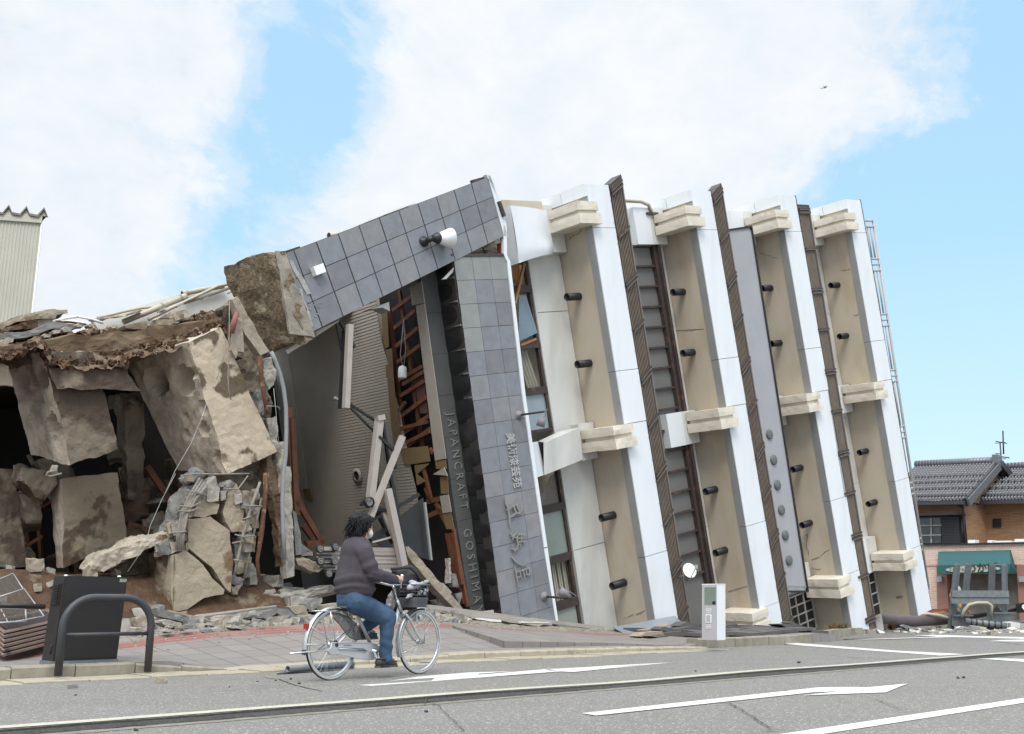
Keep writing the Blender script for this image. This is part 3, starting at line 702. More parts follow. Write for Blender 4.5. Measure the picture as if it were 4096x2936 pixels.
add_text(tx, '美術漆芸苑', .24, B(-3.27, -5.53, .006), -BB, BA, dep=.025, bold=.003, spacing=1.03, width=1.06)
part(tx, 'lettering')
def b4(x, y): return BF('B4', x, y, .03)
for st_ in ([[(515, 658, 9), (521, 700, 10), (536, 735, 8), (545, 790, 9), (548, 850, 8), (553, 882, 6)], [(522, 745, 6), (548, 735, 8), (575, 712, 9), (600, 703, 8)], [(548, 800, 8), (575, 788, 9), (598, 768, 10), (583, 735, 9), (578, 705, 8)], [(598, 768, 10), (628, 768, 11), (640, 742, 10), (648, 712, 5)], [(600, 705, 8), (612, 735, 9), (630, 766, 9)]],
            [[(556, 925, 8), (572, 950, 10), (572, 975, 6)], [(575, 948, 9), (600, 925, 8), (602, 912, 5)], [(560, 945, 6), (590, 958, 6), (612, 952, 7)], [(606, 935, 8), (640, 930, 9), (664, 934, 7)], [(606, 940, 9), (604, 975, 9), (612, 1010, 9), (608, 1040, 9), (588, 1055, 9), (562, 1040, 8)], [(612, 965, 7), (632, 960, 7), (655, 960, 6)], [(616, 992, 8), (645, 985, 9), (667, 990, 7)], [(640, 935, 6), (638, 990, 6)], [(612, 1012, 6), (630, 1008, 6), (632, 1030, 5)]],
            [[(564, 1104, 9), (585, 1132, 8), (615, 1155, 8), (645, 1166, 9), (676, 1156, 6)], [(588, 1182, 8), (594, 1215, 8), (602, 1260, 7), (610, 1300, 7), (612, 1334, 4)], [(594, 1222, 7), (640, 1210, 7), (690, 1190, 8)], [(690, 1184, 9), (702, 1215, 9), (700, 1243, 8), (672, 1238, 7)], [(654, 1200, 8), (656, 1235, 7), (664, 1272, 6)], [(625, 1206, 7), (632, 1240, 7), (636, 1268, 5)], [(604, 1262, 6), (632, 1256, 6)], [(672, 1195, 6), (678, 1238, 6)]]):
    tx = MB().mat(LETTER)
    for sk in st_:
        pts = [b4(x, y) for x, y, r_ in sk]; wd_ = [r_ * 2.1 / 1.91333 / 207 * .72 for x, y, r_ in sk]
        L_, R_ = [], []
        for i, p in enumerate(pts):
            d = (pts[min(i + 1, len(pts) - 1)] - pts[max(i - 1, 0)]).normalized(); sd_ = d.cross(BN).normalized()
            L_.append(p + sd_ * wd_[i] / 2); R_.append(p - sd_ * wd_[i] / 2)
        for i in range(len(pts) - 1): tx.prism([L_[i], R_[i], R_[i + 1], L_[i + 1]], BN * (.022 + .001 * i))
    part(tx, 'brush_character')
for (x, y, x2, y2, hx, hy, tip) in ((110, 238, 262, 216, 248, 268, -1), (260, 1310, 432, 1322, 376, 1288, 1)):
    m = MB().mat(LILAC); o = BF('A7', x, y, .0)
    m.lathe(o, BN, [(0.09, 0), (.09, .025), (.04, .035), (.04, .08), (0, .08)], n=16)
    m.mat(BROWNM); e = o + BN * .07; q = P('A7', x2, y2, (e - CAM).dot(FWD) - .55); m.tube([e, q], .022, 8)
    fo = part(m, 'lamp_bracket')
    m = MB().mat(LILAC); h = P('A7', hx, hy, (q - CAM).dot(FWD)); ax = (h - q).normalized()
    m.lathe(q + (h - q) * .25, ax, [(.0, 0), (.035, 0), (.04, .08), (.07, .1), (.088, .25), (.076, .25), (.06, .15), (0, .14)], n=12)
    m.tube([q, q + Vec((.06, 0, .05)), h + Vec((.05, 0, .06)), h], .009, 6); part(m, 'spotlight', parent=fo)

# louvred balcony rails (racked), third one straight
def louvre(si0, so0, t0, t1, si1, so1, shear, step, n=7, w=.0, pair=2):
    m_ = MB()
    f_ = lambda x, t_: B(si0 + (si1 - si0) * (t_ - t0) / (t1 - t0) + ((so0 - si0) + ((so1 - si1) - (so0 - si0)) * (t_ - t0) / (t1 - t0)) * x, t_ + shear * x, w)
    m_.mat(DARKIN); m_.prism([B(*(lambda q: (si0 + .02, q))(t0), w - .26), B(so0 - .03, t0, w - .26), B(so1 - .03, t1, w - .26), B(si1 + .02, t1, w - .26)], -BN * .02)  # dark sheet added behind the slats, standing for the shade of the recess
    for i in range(n):
        x = .09 + .7 * i / (n - 1); m_.mat(TANB); m_.prism([f_(x - .02, t0), f_(x + .02, t0), f_(x + .02, t1), f_(x - .02, t1)], -BN * .012)
    m_.mat(BROWNM); m_.prism([f_(.84, t0), f_(.96, t0), f_(.96, t1), f_(.84, t1)], -BN * .3)
    m_.prism([f_(0., t0), f_(.05, t0), f_(.05, t1), f_(0., t1)], -BN * .05)
    m_.mat(TANB); m_.prism([f_(.965, t0), f_(1.03, t0), f_(1.03, t1), f_(.965, t1)], -BN * .02)
    t_ = t0 - .05; i = 0
    while t_ > t1:
        for dt in ((0, .09) if i % pair == 0 else (0,)):
            m_.mat(BROWNM); m_.prism([f_(.0, t_ - dt), f_(.93, t_ - dt), f_(.93, t_ - dt - .05), f_(.0, t_ - dt - .05)], BN * .05)
            m_.mat(TANB); m_.prism([f_(.0, t_ - dt - .05), f_(.93, t_ - dt - .05), f_(.93, t_ - dt - .062), f_(.0, t_ - dt - .062)], BN * .055)
        t_ -= step; i += 1
    m_.mat(BROWNM); m_.prism([f_(-.1, t0), f_(1.0, t0), f_(1.0, t0 + .05), f_(-.1, t0 + .05)], -BN * .3)
    return part(m_, 'louvred_rail')
louvre(.78, 1.22, .03, TB(1) - .05, .74, 1.13, .26, 1.06)
louvre(4.46, 4.92, -.05, TB(4.8) - .1, 4.42, 4.86, .3, 1.06)
louvre(8.18, 8.74, -.2, -11.62, 8.0, 8.52, .0, 1.1, n=9)
# shuttered bay with brown mullions
m = MB().mat(M('grey_shutter', (.23, .225, .22), (.2, .195, .19), sc=1.5, rough=.55))
m.bb(1.2, 3.07, TB(2) - .1, -1.05, -1.15, -1.06); m.mat(RECESS); m.bb(1.2, 3.07, -1.05, -.12, -1.15, -1.06)
part(m, 'shutter')
m = MB().mat(BROWNM)
for i in range(17):
    t_ = -1.07 - .495 * i
    if t_ > TB(2): m.bb(1.2, 3.08, t_ - .03, t_ + .02, -1.06, -.98)
m.bb(3.07, 3.17, TB(3), -.35, -1.1, -.95); m.bb(3.18, 3.24, TB(3), -.3, -1.1, -.88); m.bb(3.25, 3.33, TB(3), -.28, -1.1, -.93)
m.bb(2.9, 3.3, -.34, -.28, -1.06, -.8); m.mat(CREAMP); m.tube([B(1.6, -.02, -.8), B(2.7, -.03, -.8), B(3.0, -.1, -.82), B(3.12, -.3, -.85)], .045, 10)
part(m, 'window_frame')
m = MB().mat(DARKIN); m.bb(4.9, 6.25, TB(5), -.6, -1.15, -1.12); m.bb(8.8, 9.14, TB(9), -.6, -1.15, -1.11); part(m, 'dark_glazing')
# flat sign panel with round studs
m = MB().mat(M('grey_sign_paint', (.335, .335, .355), (.305, .305, .325), sc=1.2, rough=.5)); m.prism([B(5.1, -.95, -.42), B(6.27, -.82, -.42), B(6.07, -10.0, -.42), B(5.0, -9.75, -.42)], BN * .1)
sg = part(m, 'sign_panel')
m = MB().mat(GREYM)
for e0, e1 in (((5.1, -.92), (6.29, -.79)), ((6.29, -.79), (6.09, -10.05)), ((6.09, -10.05), (4.98, -9.8))): m.bar(B(*e0, -.38), B(*e1, -.38), .12, .1, BN)
m.mat(BLACKM)
for e0, e1 in (((5.1, -.84), (6.36, -.71)), ((6.36, -.71), (6.16, -10.14)), ((6.16, -10.14), (5.0, -9.89))): m.bar(B(*e0, -.4), B(*e1, -.4), .05, .2, BN)
part(m, 'frame', parent=sg)
for x, y in ((672, 336), (696, 480), (717, 622), (740, 763), (762, 906), (783, 1048)):
    m = MB().mat(M('stud_grey_green', (.19, .205, .2), (.15, .165, .16), sc=3, rough=.5)); m.lathe(BF('B1', x, y, -.32), BN, [(.125, 0), (.125, .04), (.11, .05), (0, .05)], n=22); part(m, 'round_stud', parent=sg)
# roof rail beyond the last spandrel
m = MB().mat(RAILW)
A_, B_2 = (12.42, -.46), (11.93, -11.3)
f_ = lambda ds, t_: B(A_[0] + (B_2[0] - A_[0]) * (t_ - A_[1]) / (B_2[1] - A_[1]) + ds, t_, -.2)
m.tube([f_(0, -.46), f_(0, -11.32)], .04, 8)
TR = [-.48, -.66, -1.63, -1.8, -1.98, -3.29, -3.46, -3.63, -4.95, -5.12, -5.28, -6.61, -6.77, -6.94, -8.26, -8.42, -8.58, -9.88, -10.04, -10.2, -11.16, -11.31]
for t_ in TR: m.tube([f_(-.5, t_), f_(0, t_)], .033, 8)
for t0, t1 in ((-.66, -1.63), (-1.98, -3.29), (-3.63, -4.95), (-5.28, -6.61), (-6.94, -8.26), (-8.58, -9.88), (-10.2, -11.16)):
    for d in (-.2, -.38): m.tube([f_(d, t0), f_(d, t1)], .024, 6)
m.tube([f_(-.5, -.46), f_(-.5, -11.32)], .028, 6)
part(m, 'roof_rail')
# glazed ground ends of the bays
for (s0, s1, t0, t1) in ((6.15, 7.25, -10.35, -11.35), (9.35, 10.5, -10.5, -11.75)):
    m = MB().mat(STONE); m.bb(s0, s1, t1, t0, -1.1, -1.0); m.mat(M('white_grid', (.6, .58, .53), rough=.6))
    for i in range(4): m.bb(s0 + (s1 - s0) * i / 3 - .018, s0 + (s1 - s0) * i / 3 + .018, t1, t0, -1.02, -.965)
    for i in range(5): m.bb(s0, s1, t1 + (t0 - t1) * i / 4 - .016, t1 + (t0 - t1) * i / 4 + .016, -1.02, -.968)
    part(m, 'grid_window')
# satellite dish on the first rail
o = P('A7', 1118, 1158, (B(1.15, -8.2, 0) - CAM).dot(FWD) - .3)
m = MB().mat(LAMPW); ax = Vec((.35, -.85, .25)).normalized(); m.lathe(o - ax * .03, ax, [(0, 0), (.08, .008), (.13, .028), (.165, .056), (.165, .06), (.13, .036), (.08, .016), (0, .01)], n=24)
m.mat(GREYM); m.tube([o - ax * .02 + Vec((0, 0, -.22)), o + ax * .3], .012, 6); m.box(o + ax * .3, (.03, 0, 0), (0, .03, 0), (0, 0, .04)); m.tube([o - ax * .02, o - ax * .3 - Vec((.1, 0, .1))], .018, 6)
part(m, 'satellite_dish')

# leaning tiled pillar with its torn concrete foot
TL, TR_, BR_, BL_ = [Vec((-7.62, -1.46)), Vec((-2.80, .08)), Vec((-2.62, -1.12)), Vec((-7.27, -2.80))]
def cq(i, j): 
    q = (TL * (1 - i) + TR_ * i) * (1 - j) + (BL_ * (1 - i) + BR_ * i) * j; return q
m = MB().mat(GROUT); m.prism([B(*cq(0, 0), .0), B(*cq(1, 0), .0), B(*cq(1, 1), .0), B(*cq(0, 1), .0)], -BN * 1.0)
xs = [0.0] + [(.45 + i) / 10.45 for i in range(11)]
for i in range(11):
    for j in range(3):
        e = .0045; m.mat(random.choice((TILE, TILE, TILEC, TILED)))
        i0, i1, j0, j1 = xs[i] + e / 2, xs[i + 1] - e / 2, j / 3 + e, (j + 1) / 3 - e; z = random.uniform(.012, .018)
        m.prism([B(*cq(i0, j0), .005), B(*cq(i1, j0), .005), B(*cq(i1, j1), .005), B(*cq(i0, j1), .005)], BN * z)
m.mat(WHITE); m.prism([B(*cq(1, -.02), .03), B(*(cq(1, -.02) + Vec((.09, 0))), .03), B(*(cq(1, 1) + Vec((.09, 0))), .03), B(*cq(1, 1), .03)], -BN * .2)
# torn mortar smears
m.mat(M('mortar_smear', (.55, .54, .51), (.36, .36, .35), sc=14))
def smear(k, pts):
    m.prism([BF(k, x, y, .026) for x, y in pts], BN * .006)
smear('A3', [(445, 590), (475, 600), (500, 660), (555, 730), (600, 830), (570, 835), (520, 740), (470, 660)])
smear('A3', [(505, 790), (540, 795), (545, 850), (590, 960), (615, 1050), (595, 1075), (560, 970), (525, 880)])
for i in range(16):
    x, y = 600 + random.uniform(-30, 70), 960 + random.uniform(-90, 80); a_ = random.uniform(8, 20)
    smear('A3', [(x, y), (x + a_, y + 4), (x + a_ * .8, y + a_ * .5), (x + 2, y + a_ * .3)])
pil = part(m, 'tiled_pillar')
m = MB().mat(AGG)
q = [(-7.9, -1.42), (-7.58, -1.42), (-7.24, -2.84), (-7.46, -2.98)]
e0 = [BF('A3', 80, 700, -.75), BF('A3', 385, 560, -.03), BF('A3', 602, 1100, -.03), BF('A3', 290, 1235, -.75)]
fr_ = [B(*q[0], .05), B(*q[1], .05), B(*q[2], .05), B(*q[3], .05)]
def bk_(p, d=1.15): return p - BN * d
m.rough([fr_[3], fr_[2], fr_[1], fr_[0], bk_(fr_[3]) - BA * .32, bk_(fr_[2]), bk_(fr_[1]), bk_(fr_[0]) - BA * .32], div=22, amp=.055, sc=2.6, seed=4, chip=.08)
part(m, 'torn_concrete_foot', parent=pil)
m = MB().mat(CONC); m.rough([B(-7.72, -2.82, .062), B(-7.26, -2.9, .062), B(-7.58, -1.40, .062), B(-7.78, -1.42, .062), B(-7.70, -2.8, -.05), B(-7.25, -2.88, -.05), B(-7.57, -1.42, -.05), B(-7.76, -1.43, -.05)], div=14, amp=.03, sc=4, seed=8, chip=.06)
part(m, 'mortar_edge', parent=pil)
m = MB().mat(BLACKM); o = BF('A3', 1385, 465, .02); m.lathe(o, BN, [(.1, 0), (.1, .03), (.05, .04), (.05, .1), (0, .1)], n=14)
e = BF('A3', 1462, 440, .2); m.tube([o + BN * .08, e], [.05, .055], 10)
ax = BA; m.lathe(e - ax * .05, ax, [(.0, 0), (.055, 0), (.11, .12), (0.11, .14)], n=16)
m.mat(LAMPW); m.lathe(e + ax * .07, ax, [(.085, 0), (.195, .31), (.185, .31), (.085, .06)], n=24); part(m, 'wall_lamp', parent=pil)
m = MB().mat(LAMPW); o = BF('A3', 637, 667, .02); m.box(o + BN * .06, BA * .1 + BB * .03, BB * .075 - BA * .02, BN * .06); part(m, 'junction_box', parent=pil)
# pipes and torn flashings along the pillar's top
m = MB().mat(WSHEET); m.prism([BF('A3', 850, 385, -.3), BF('A3', 1110, 280, -.3), BF('A3', 1350, 190, -.3), BF('A3', 1220, 228, -.3), BF('A3', 1000, 318, -.3)], -BN * .4); part(m, 'torn_flashing')
m = MB().mat(CREAMP); m.lathe(BF('A3', 725, 428, -.5), BA, [(.07, 0), (.07, .6), (.05, .6), (.05, 0)], n=12); part(m, 'pipe_stub')
for a_, b_, w_ in ((BF('A3', 395, 550, -.2), BF('A3', 520, 508, -.2), .05), (BF('A3', 1718, 48, -.1), BF('A3', 1830, 18, -.1), .06), (BF('A3', 1910, 185, .05), BF('A3', 1945, 290, .05), .07)):
    m = MB().mat(BROWNM); m.bar(a_, b_, w_); part(m, 'torn_batten')
m = MB().mat(CONCG); m.rough([BF('A3', 1630, 565, -.25), BF('A3', 1945, 500, -.25), BF('A3', 1940, 440, -.25), BF('A3', 1640, 545, -.25), BF('A3', 1630, 565, -.8), BF('A3', 1945, 565, -.8), BF('A3', 1940, 440, -.8), BF('A3', 1640, 545, -.8)], div=14, amp=.05, sc=5, chip=.05)
m.mat(M('red_steel', (.25, .05, .04), rough=.6)); m.bar(BF('A3', 1920, 480, -.1), BF('A3', 1925, 562, -.1), .1); m.mat(BLACKM); m.tube([BF('A3', 1770, 505, -.1), BF('A3', 1800, 505, -.05), BF('A3', 1822, 560, -.1)], .02, 6)
m.mat(BROWNM); m.bb(-4.05, -2.7, -1.52, -1.47, -.3, .02)
part(m, 'broken_joint')
m = MB().mat(GREYM); m.prism([BF('A3', 1520, 728, .1), BF('A3', 1600, 645, .05), BF('A3', 1590, 680, .05), BF('A3', 1545, 725, .1)], -BN * .05); part(m, 'hanging_scrap'); m = MB().mat(GREYM); m.prism([BF('A3', 1015, 935, -.1), BF('A3', 1145, 885, -.1), BF('A3', 1150, 950, -.1), BF('A3', 1100, 925, -.1)], -BN * .3); part(m, 'hanging_scrap')

# ceiling of the lost ground floor, now upright: slatted boards, timber lath, plasterboard edge
SC = -4.42
def cw(k, x, y, off=0.): return BS(k, x, y, SC - off)
m = MB().mat(SLAT)
rows = [(-2.25, -5.95, -2.05), (-3.05, -5.95, -2.0), (-3.1, -5.95, -1.9), (-4.6, -6.0, -1.82), (-5.2, -6.05, -1.72), (-5.25, -6.1, -1.7), (-7.2, -5.9, -2.1)]
t_ = -1.9
while t_ > -7.3:
    lf = -6.0 - .03 * (t_ + 2); rt = -2.02 + (-2 - t_) * .1 + .03 * noise.noise(Vec((t_ * 2, 0, 0)))
    if t_ < -6.5: rt = -2.2; lf = -5.3 - 0
    if t_ < -6.9: rt = -3.1
    bow = .12 * math.exp(-((t_ + 2.6) / .7) ** 2)
    g = lambda w_, dt, off=0.: B(SC - .03 - off + (bow * (w_ + 4) / 2 if w_ > -4 else 0) * -.6, t_ + dt - (bow * .6 if w_ > -3.4 else 0), w_)
    for wa, wb in ((lf, -4.), (-4., -3.), (-3., rt)):
        if wa >= wb: continue
        m.add([g(wa, .0), g(wb, .0), g(wb, -.046), g(wa, -.046), g(wa, -.046, -.014), g(wb, -.046, -.014), g(wa, -.062, -.014), g(wb, -.062, -.014)], [(0, 1, 2, 3)[::-1], (3, 2, 5, 4)[::-1], (4, 5, 7, 6)[::-1]])
    t_ -= .062
cl = part(m, 'slatted_ceiling')
m = MB().mat(SLAT); m.bb(SC - .0, SC + .02, -7.2, -1.7, -6.4, -2.0); m.mat(SLAT); m.bb(SC - .035, SC - .02, -5.6, -2.1, -6.45, -5.75)
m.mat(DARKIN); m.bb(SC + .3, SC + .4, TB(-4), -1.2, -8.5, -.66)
part(m, 'ceiling_backing')
bm_ = CARD
def tcb(pts, v_):
    q = MB().mat(bm_); q.prism(pts, v_); part(q, 'torn_ceiling_board')
for (ya, yb, xa, xb) in ((250, 530, 770, 825), (540, 740, 795, 860), (740, 890, 815, 872), (890, 1010, 825, 890), (1010, 1130, 835, 905), (1130, 1250, 850, 915)):
    tcb([cw('A4', xa, ya, .05), cw('A4', xb - 12, ya - 10, .05), cw('A4', xb, yb - 10, .05), cw('A4', xa + 12, yb, .05)], -BA * .012)
tcb([cw('A4', 905, 1255, .05), cw('A4', 1105, 1235, .05), cw('A4', 1125, 1345, .05), cw('A4', 1010, 1365, .05), cw('A4', 935, 1370, .05)], -BA * .012)
tcb([cw('A4', 1010, 1375, .05), cw('A4', 1120, 1360, .05), cw('A4', 1030, 1440, .05), cw('A4', 1090, 1490, .05), cw('A4', 1030, 1520, .05)], -BA * .012)
tcb([cw('A4', 205, 1545, .06), cw('A4', 258, 1545, .06), cw('A4', 275, 1626, .06), cw('A4', 225, 1626, .06)], -BA * .012)
for (x0, x1, y0, y1) in ((1160, 1235, 1340, 1400), (1195, 1250, 1460, 1580)): tcb([cw('A4', x0, y0, .05), cw('A4', x1, y0 - 5, .05), cw('A4', x1 + 8, y1, .05), cw('A4', x0 + 8, y1, .05)], -BA * .012)
tcb([cw('A5', 1215, 190, .05), cw('A5', 1275, 175, .05), cw('A5', 1298, 300, .05), cw('A5', 1240, 300, .05)], -BA * .012)
bm_ = PLAST
tcb([cw('A4', 978, 85, .06), cw('A4', 1062, 45, .06), cw('A4', 1085, 200, .06), cw('A4', 995, 220, .06)], -BA * .015)
tcb([cw('A4', 1022, 222, .06), cw('A4', 1085, 205, .06), cw('A4', 1240, 1325, .06), cw('A4', 1160, 1340, .06)], -BA * .015)
tcb([cw('A5', 1195, 60, .06), cw('A5', 1258, 50, .06), cw('A5', 1278, 175, .06), cw('A5', 1215, 185, .06)], -BA * .015)
tcb([cw('A4', 1145, 1440, .1), cw('A4', 1225, 1390, .1), cw('A4', 1250, 1450, .1)], -BA * .015)
m = MB().mat(WOOD)
def lb(k, a_, b_, wd_=.075, off=0.): m.bar(cw(k, *a_, off), cw(k, *b_, off), wd_, .05, BA)
for a_, b_ in (((900, 110), (1065, 1240)), ((830, 250), (940, 1240))): lb('A4', a_, b_, .08, -.07)
for y0 in (130, 250, 380, 500, 640, 750, 880, 1010, 1110):
    j = random.uniform(-12, 12); lb('A4', (840 + y0 * .09, y0 + 130 + j), (985 + y0 * .125, y0 + 10 - j), .075, .0)
for a_, b_ in (((925, 790), (1090, 690)), ((905, 1110), (1100, 1060)), ((900, 980), (940, 920)), ((950, 1210), (1120, 1130)), ((1070, 1380), (1130, 1626)), ((1120, 1255), (1145, 1290))): lb('A4', a_, b_, .07, .03)
for a_, b_ in (((1100, 100), (1215, 75)), ((1100, 210), (1210, 160)), ((1165, 110), (1240, 260)), ((1090, 0), (1130, 110))): lb('A5', a_, b_, .09, .02)
for i in range(7): lb('A5', (1240 + i * 9, 330 + 10 * (i % 3)), (1300 + i * 8, 640 + 30 * (i % 4)), .06, .02 * i)
lb('A5', (1290, 300), (1390, 860), .07, .05); lb('A5', (1305, 560), (1360, 840), .06, .08)
m.mat(M('ply_panel', (.16, .075, .05), rough=.8)); m.prism([cw('A4', 985, 720, -.02), cw('A4', 1065, 690, -.02), cw('A4', 1105, 1000, -.02), cw('A4', 1050, 1000, -.02)], BA * .01)
part(m, 'ceiling_lath')
m = MB().mat(LAMPW); o = P('A4', 920, 745, (cw('A4', 920, 745) - CAM).dot(FWD) - .35)
m.lathe(o, (0, 0, 1), [(.075, 0), (.085, .02), (.085, .2), (.05, .24), (0, .24)], n=16); m.mat(GREYM); top = P('A4', 930, 320, (o - CAM).dot(FWD))
m.tube([o + Vec((0, 0, .24)), o.lerp(top, .4) + Vec((-.05, 0, 0)), top], .008, 5); m.tube([o + Vec((.03, 0, .24)), o.lerp(top, .5) + Vec((.05, 0, 0)), top], .008, 5)
part(m, 'hanging_downlight', base=o)
m = MB().mat(PLAST); c0 = cw('A4', 595, 1450, .06); m.lathe(c0, -BA, [(.1, 0), (.16, 0), (.16, .02), (.1, .03)], n=20); m.mat(DARKIN); m.lathe(c0, -BA, [(.1, .004), (0, .004)], n=20); part(m, 'ceiling_vent')
# cornice edge where the ceiling met the pillar
m = MB().mat(WSHEET); m.bar(BF('A3', 430, 1238, -.6), BF('A3', 790, 1010, -.1), .09, .05); m.mat(BROWNM); m.bar(BF('A3', 600, 1085, -.1), BF('A3', 790, 1005, -.05), .12, .06); m.bar(BF('A3', 600, 1090, 0), BF('A3', 632, 1118, 0), .06)
part(m, 'cornice_strip')

# hairline cracks across the rendered soffits
CRK = M('crack_dark', (.13, .10, .075), (.1, .08, .06))
def scrack(s0, k, pts):
    m_ = MB().mat(CRK); q = []
    for (x0, y0), (x1, y1) in zip(pts[:-1], pts[1:]):
        for i in range(6): f = i / 6; q.append(BS(k, x0 + (x1 - x0) * f, y0 + (y1 - y0) * f, s0 + .012) + noise.noise_vector(Vec((x0 + f * 7, y0, s0))) * .025)
    m_.tube(q, .006, 4); part(m_, 'crack')
scrack(SK[0], 'A6', [(668, 480), (700, 445), (745, 425), (785, 380)]); scrack(SK[0], 'A7', [(730, 1440), (780, 1418), (830, 1410), (860, 1393)])
scrack(SK[2], 'B1', [(868, 920), (890, 900), (885, 960), (900, 1030)]); scrack(SK[2], 'B1', [(915, 1045), (960, 1030), (990, 1000), (1020, 985)]); scrack(SK[2], 'B1', [(915, 1092), (945, 1100), (970, 1096)])
scrack(SK[3], 'A8', [(1305, 740), (1340, 738), (1385, 725)]); scrack(SK[3], 'A8', [(1390, 1050), (1415, 1045), (1440, 1035)]); scrack(SK[1], 'A8', [(140, 1160), (200, 1150), (300, 1145), (380, 1140)]); scrack(SK[2], 'A8', [(760, 620), (820, 640), (880, 660)])
STN = M('damp_stain', (.30, .25, .19), (.4, .33, .25), sc=9)
for s0, k, pts in ((SK[3], 'B1', [(1390, 1255), (1410, 1248), (1432, 1252), (1425, 1262), (1395, 1266)]), (SK[1], 'B1', [(445, 1222), (548, 1192), (549, 1196), (446, 1227)])):
    m = MB().mat(STN); m.prism([BS(k, x, y, s0 + .012) for x, y in pts], -BA * .004); part(m, 'stain')
# ================================================================== upturned foundation, rubble and soil
SOIL = M('soil', (.165, .088, .045), (.08, .042, .023), sc=5, rough=.95, bump=1.2, bsc=22, c3=(.30, .235, .165), sc3=3, t3=(.58, .7))
SOILP = M('pale_soil', (.27, .19, .12), (.15, .10, .06), sc=3, rough=.95, bump=1., bsc=18, c3=(.14, .085, .05), sc3=1.8, t3=(.5, .62))
WIRE = M('wire_grey', (.17, .155, .135), (.12, .105, .09), sc=20)
RUBW = M('pale_rubble', (.56, .52, .45), (.42, .385, .33), sc=7, bump=.9, bsc=40, c3=(.3, .275, .235), sc3=4, t3=(.55, .68))
RUBG = M('grey_rubble', (.30, .295, .28), (.22, .215, .205), sc=6, bump=.7, bsc=45, c3=(.45, .42, .37), sc3=4, t3=(.6, .68))
RUBT = M('tan_rubble', (.50, .43, .33), (.4, .335, .25), sc=5, bump=.8, bsc=40, c3=(.25, .19, .13), sc3=3, t3=(.56, .68))
REBAR = M('rebar_pale', (.40, .37, .32), (.28, .24, .2), sc=20, rough=.8)
RUST = M('rusty_steel', (.20, .085, .04), (.12, .05, .028), sc=14, rough=.9, bump=.8, bsc=60, c3=(.36, .27, .18), sc3=9, t3=(.58, .66))
def subdiv(vs, fs, el):
    bm = bmesh.new(); bv = [bm.verts.new(q) for q in vs]
    for f in fs: bm.faces.new([bv[i] for i in f])
    bmesh.ops.triangulate(bm, faces=bm.faces)
    for _ in range(5):
        es = [e for e in bm.edges if e.calc_length() > el * 1.5]
        if not es or len(bm.faces) > 16000: break
        bmesh.ops.subdivide_edges(bm, edges=es, cuts=1, use_grid_fill=False); bmesh.ops.triangulate(bm, faces=bm.faces)
    bm.normal_update(); bm.verts.index_update()
    o = ([v.co.copy() for v in bm.verts], [tuple(v.index for v in f.verts) for f in bm.faces], [v.normal.copy() for v in bm.verts]); bm.free(); return o
def chunk(mb, poly, vec, el=.1, amp=.02, sc=4., seed=0., dents=()):
    """irregular broken piece: outline, thickness vector, roughened all over"""
    vec = Vec(vec); poly = [Vec(p) for p in poly]; n = len(poly)
    nr = sum((poly[i].cross(poly[(i + 1) % n]) for i in range(n)), Vec())
    if nr.dot(vec) > 0: poly = poly[::-1]
    vs, fs, ns = subdiv(poly + [q + vec for q in poly], [tuple(range(n)), tuple(range(2 * n - 1, n - 1, -1))] + [(i, n + i, n + (i + 1) % n, (i + 1) % n) for i in range(n)], el * .6)
    out = []
    for q, nn in zip(vs, ns):
        d = nn * (amp * (noise.noise(q * sc + Vec((seed, 0, 0))) + .5 * noise.noise(q * sc * 2.7 + Vec((0, seed, 3))) + .35 * noise.noise(q * sc * 6.5 + Vec((0, seed, 8))))) + noise.noise_vector(q * sc * .8 + Vec((seed, 3, 1))) * amp * .8
        for c_, r_, dp in dents:
            l = (q - c_).length
            if l < r_: d -= nn * dp * (1 - (l / r_) ** 3)
        out.append(q + d)
    mb.add(out, fs)
    return mb
def poly(k, w, pts): return [BF(k, x, y, w) for x, y in pts]
def pv_(k, v, pts): return [atv(k, x, y, v) for x, y in pts]

# ---- footing blocks, tie beams: parts of the building
def block(name, k, fr, bl, wf, wb, mat_l, mat_f, dents=(), el=.09, amp=.02, seed=0.):
    """fr: front face TL, TR, BR, BL at w=wf; bl: back-left top and bottom at w=wb"""
    p = [BF(k, *q, wf) for q in fr]; b0_, b1_ = BF(k, *bl[0], wb), BF(k, *bl[1], wb)
    q = [b0_, p[1] + (b0_ - p[0]), p[2] + (b1_ - p[3]), b1_]
    m_ = MB(); dn = [(BS2(k, x, y, p[0], p[3], b0_), r_, dp) for x, y, r_, dp in dents]
    def face(pp, mt):
        m_.mat(mt); vs, fs, ns = subdiv(pp, [(0, 1, 2, 3)], el)
        nr = (pp[1] - pp[0]).cross(pp[3] - pp[0]).normalized()
        out = []
        for v_ in vs:
            d = noise.noise_vector(v_ * 3.2 + Vec((seed, 0, 0))) * amp + noise.noise_vector(v_ * 9 + Vec((seed, 4, 0))) * amp * .6 + noise.noise_vector(v_ * 24 + Vec((seed, 4, 0))) * amp * .3
            for c_, r_, dp in dn:
                l = (v_ - c_).length * (1 + .35 * noise.noise(v_ * 5))
                if l < r_: d -= nr * dp * (1 - (l / r_) ** 5)
            out.append(v_ + d)
        m_.add(out, fs)
    face([p[3], p[2], p[1], p[0]], mat_f); face([b1_, p[3], p[0], b0_], mat_l)
    face([p[0], p[1], q[1], b0_], mat_l); face([b1_, q[2], p[2], p[3]], mat_f); face([p[2], q[2], q[1], p[1]], mat_f)
    return m_
def BS2(k, x, y, a_, b_, c_):
    nr = (b_ - a_).cross(c_ - a_); d = ray(k, x, y); return CAM + d * ((a_ - CAM).dot(nr) / d.dot(nr))
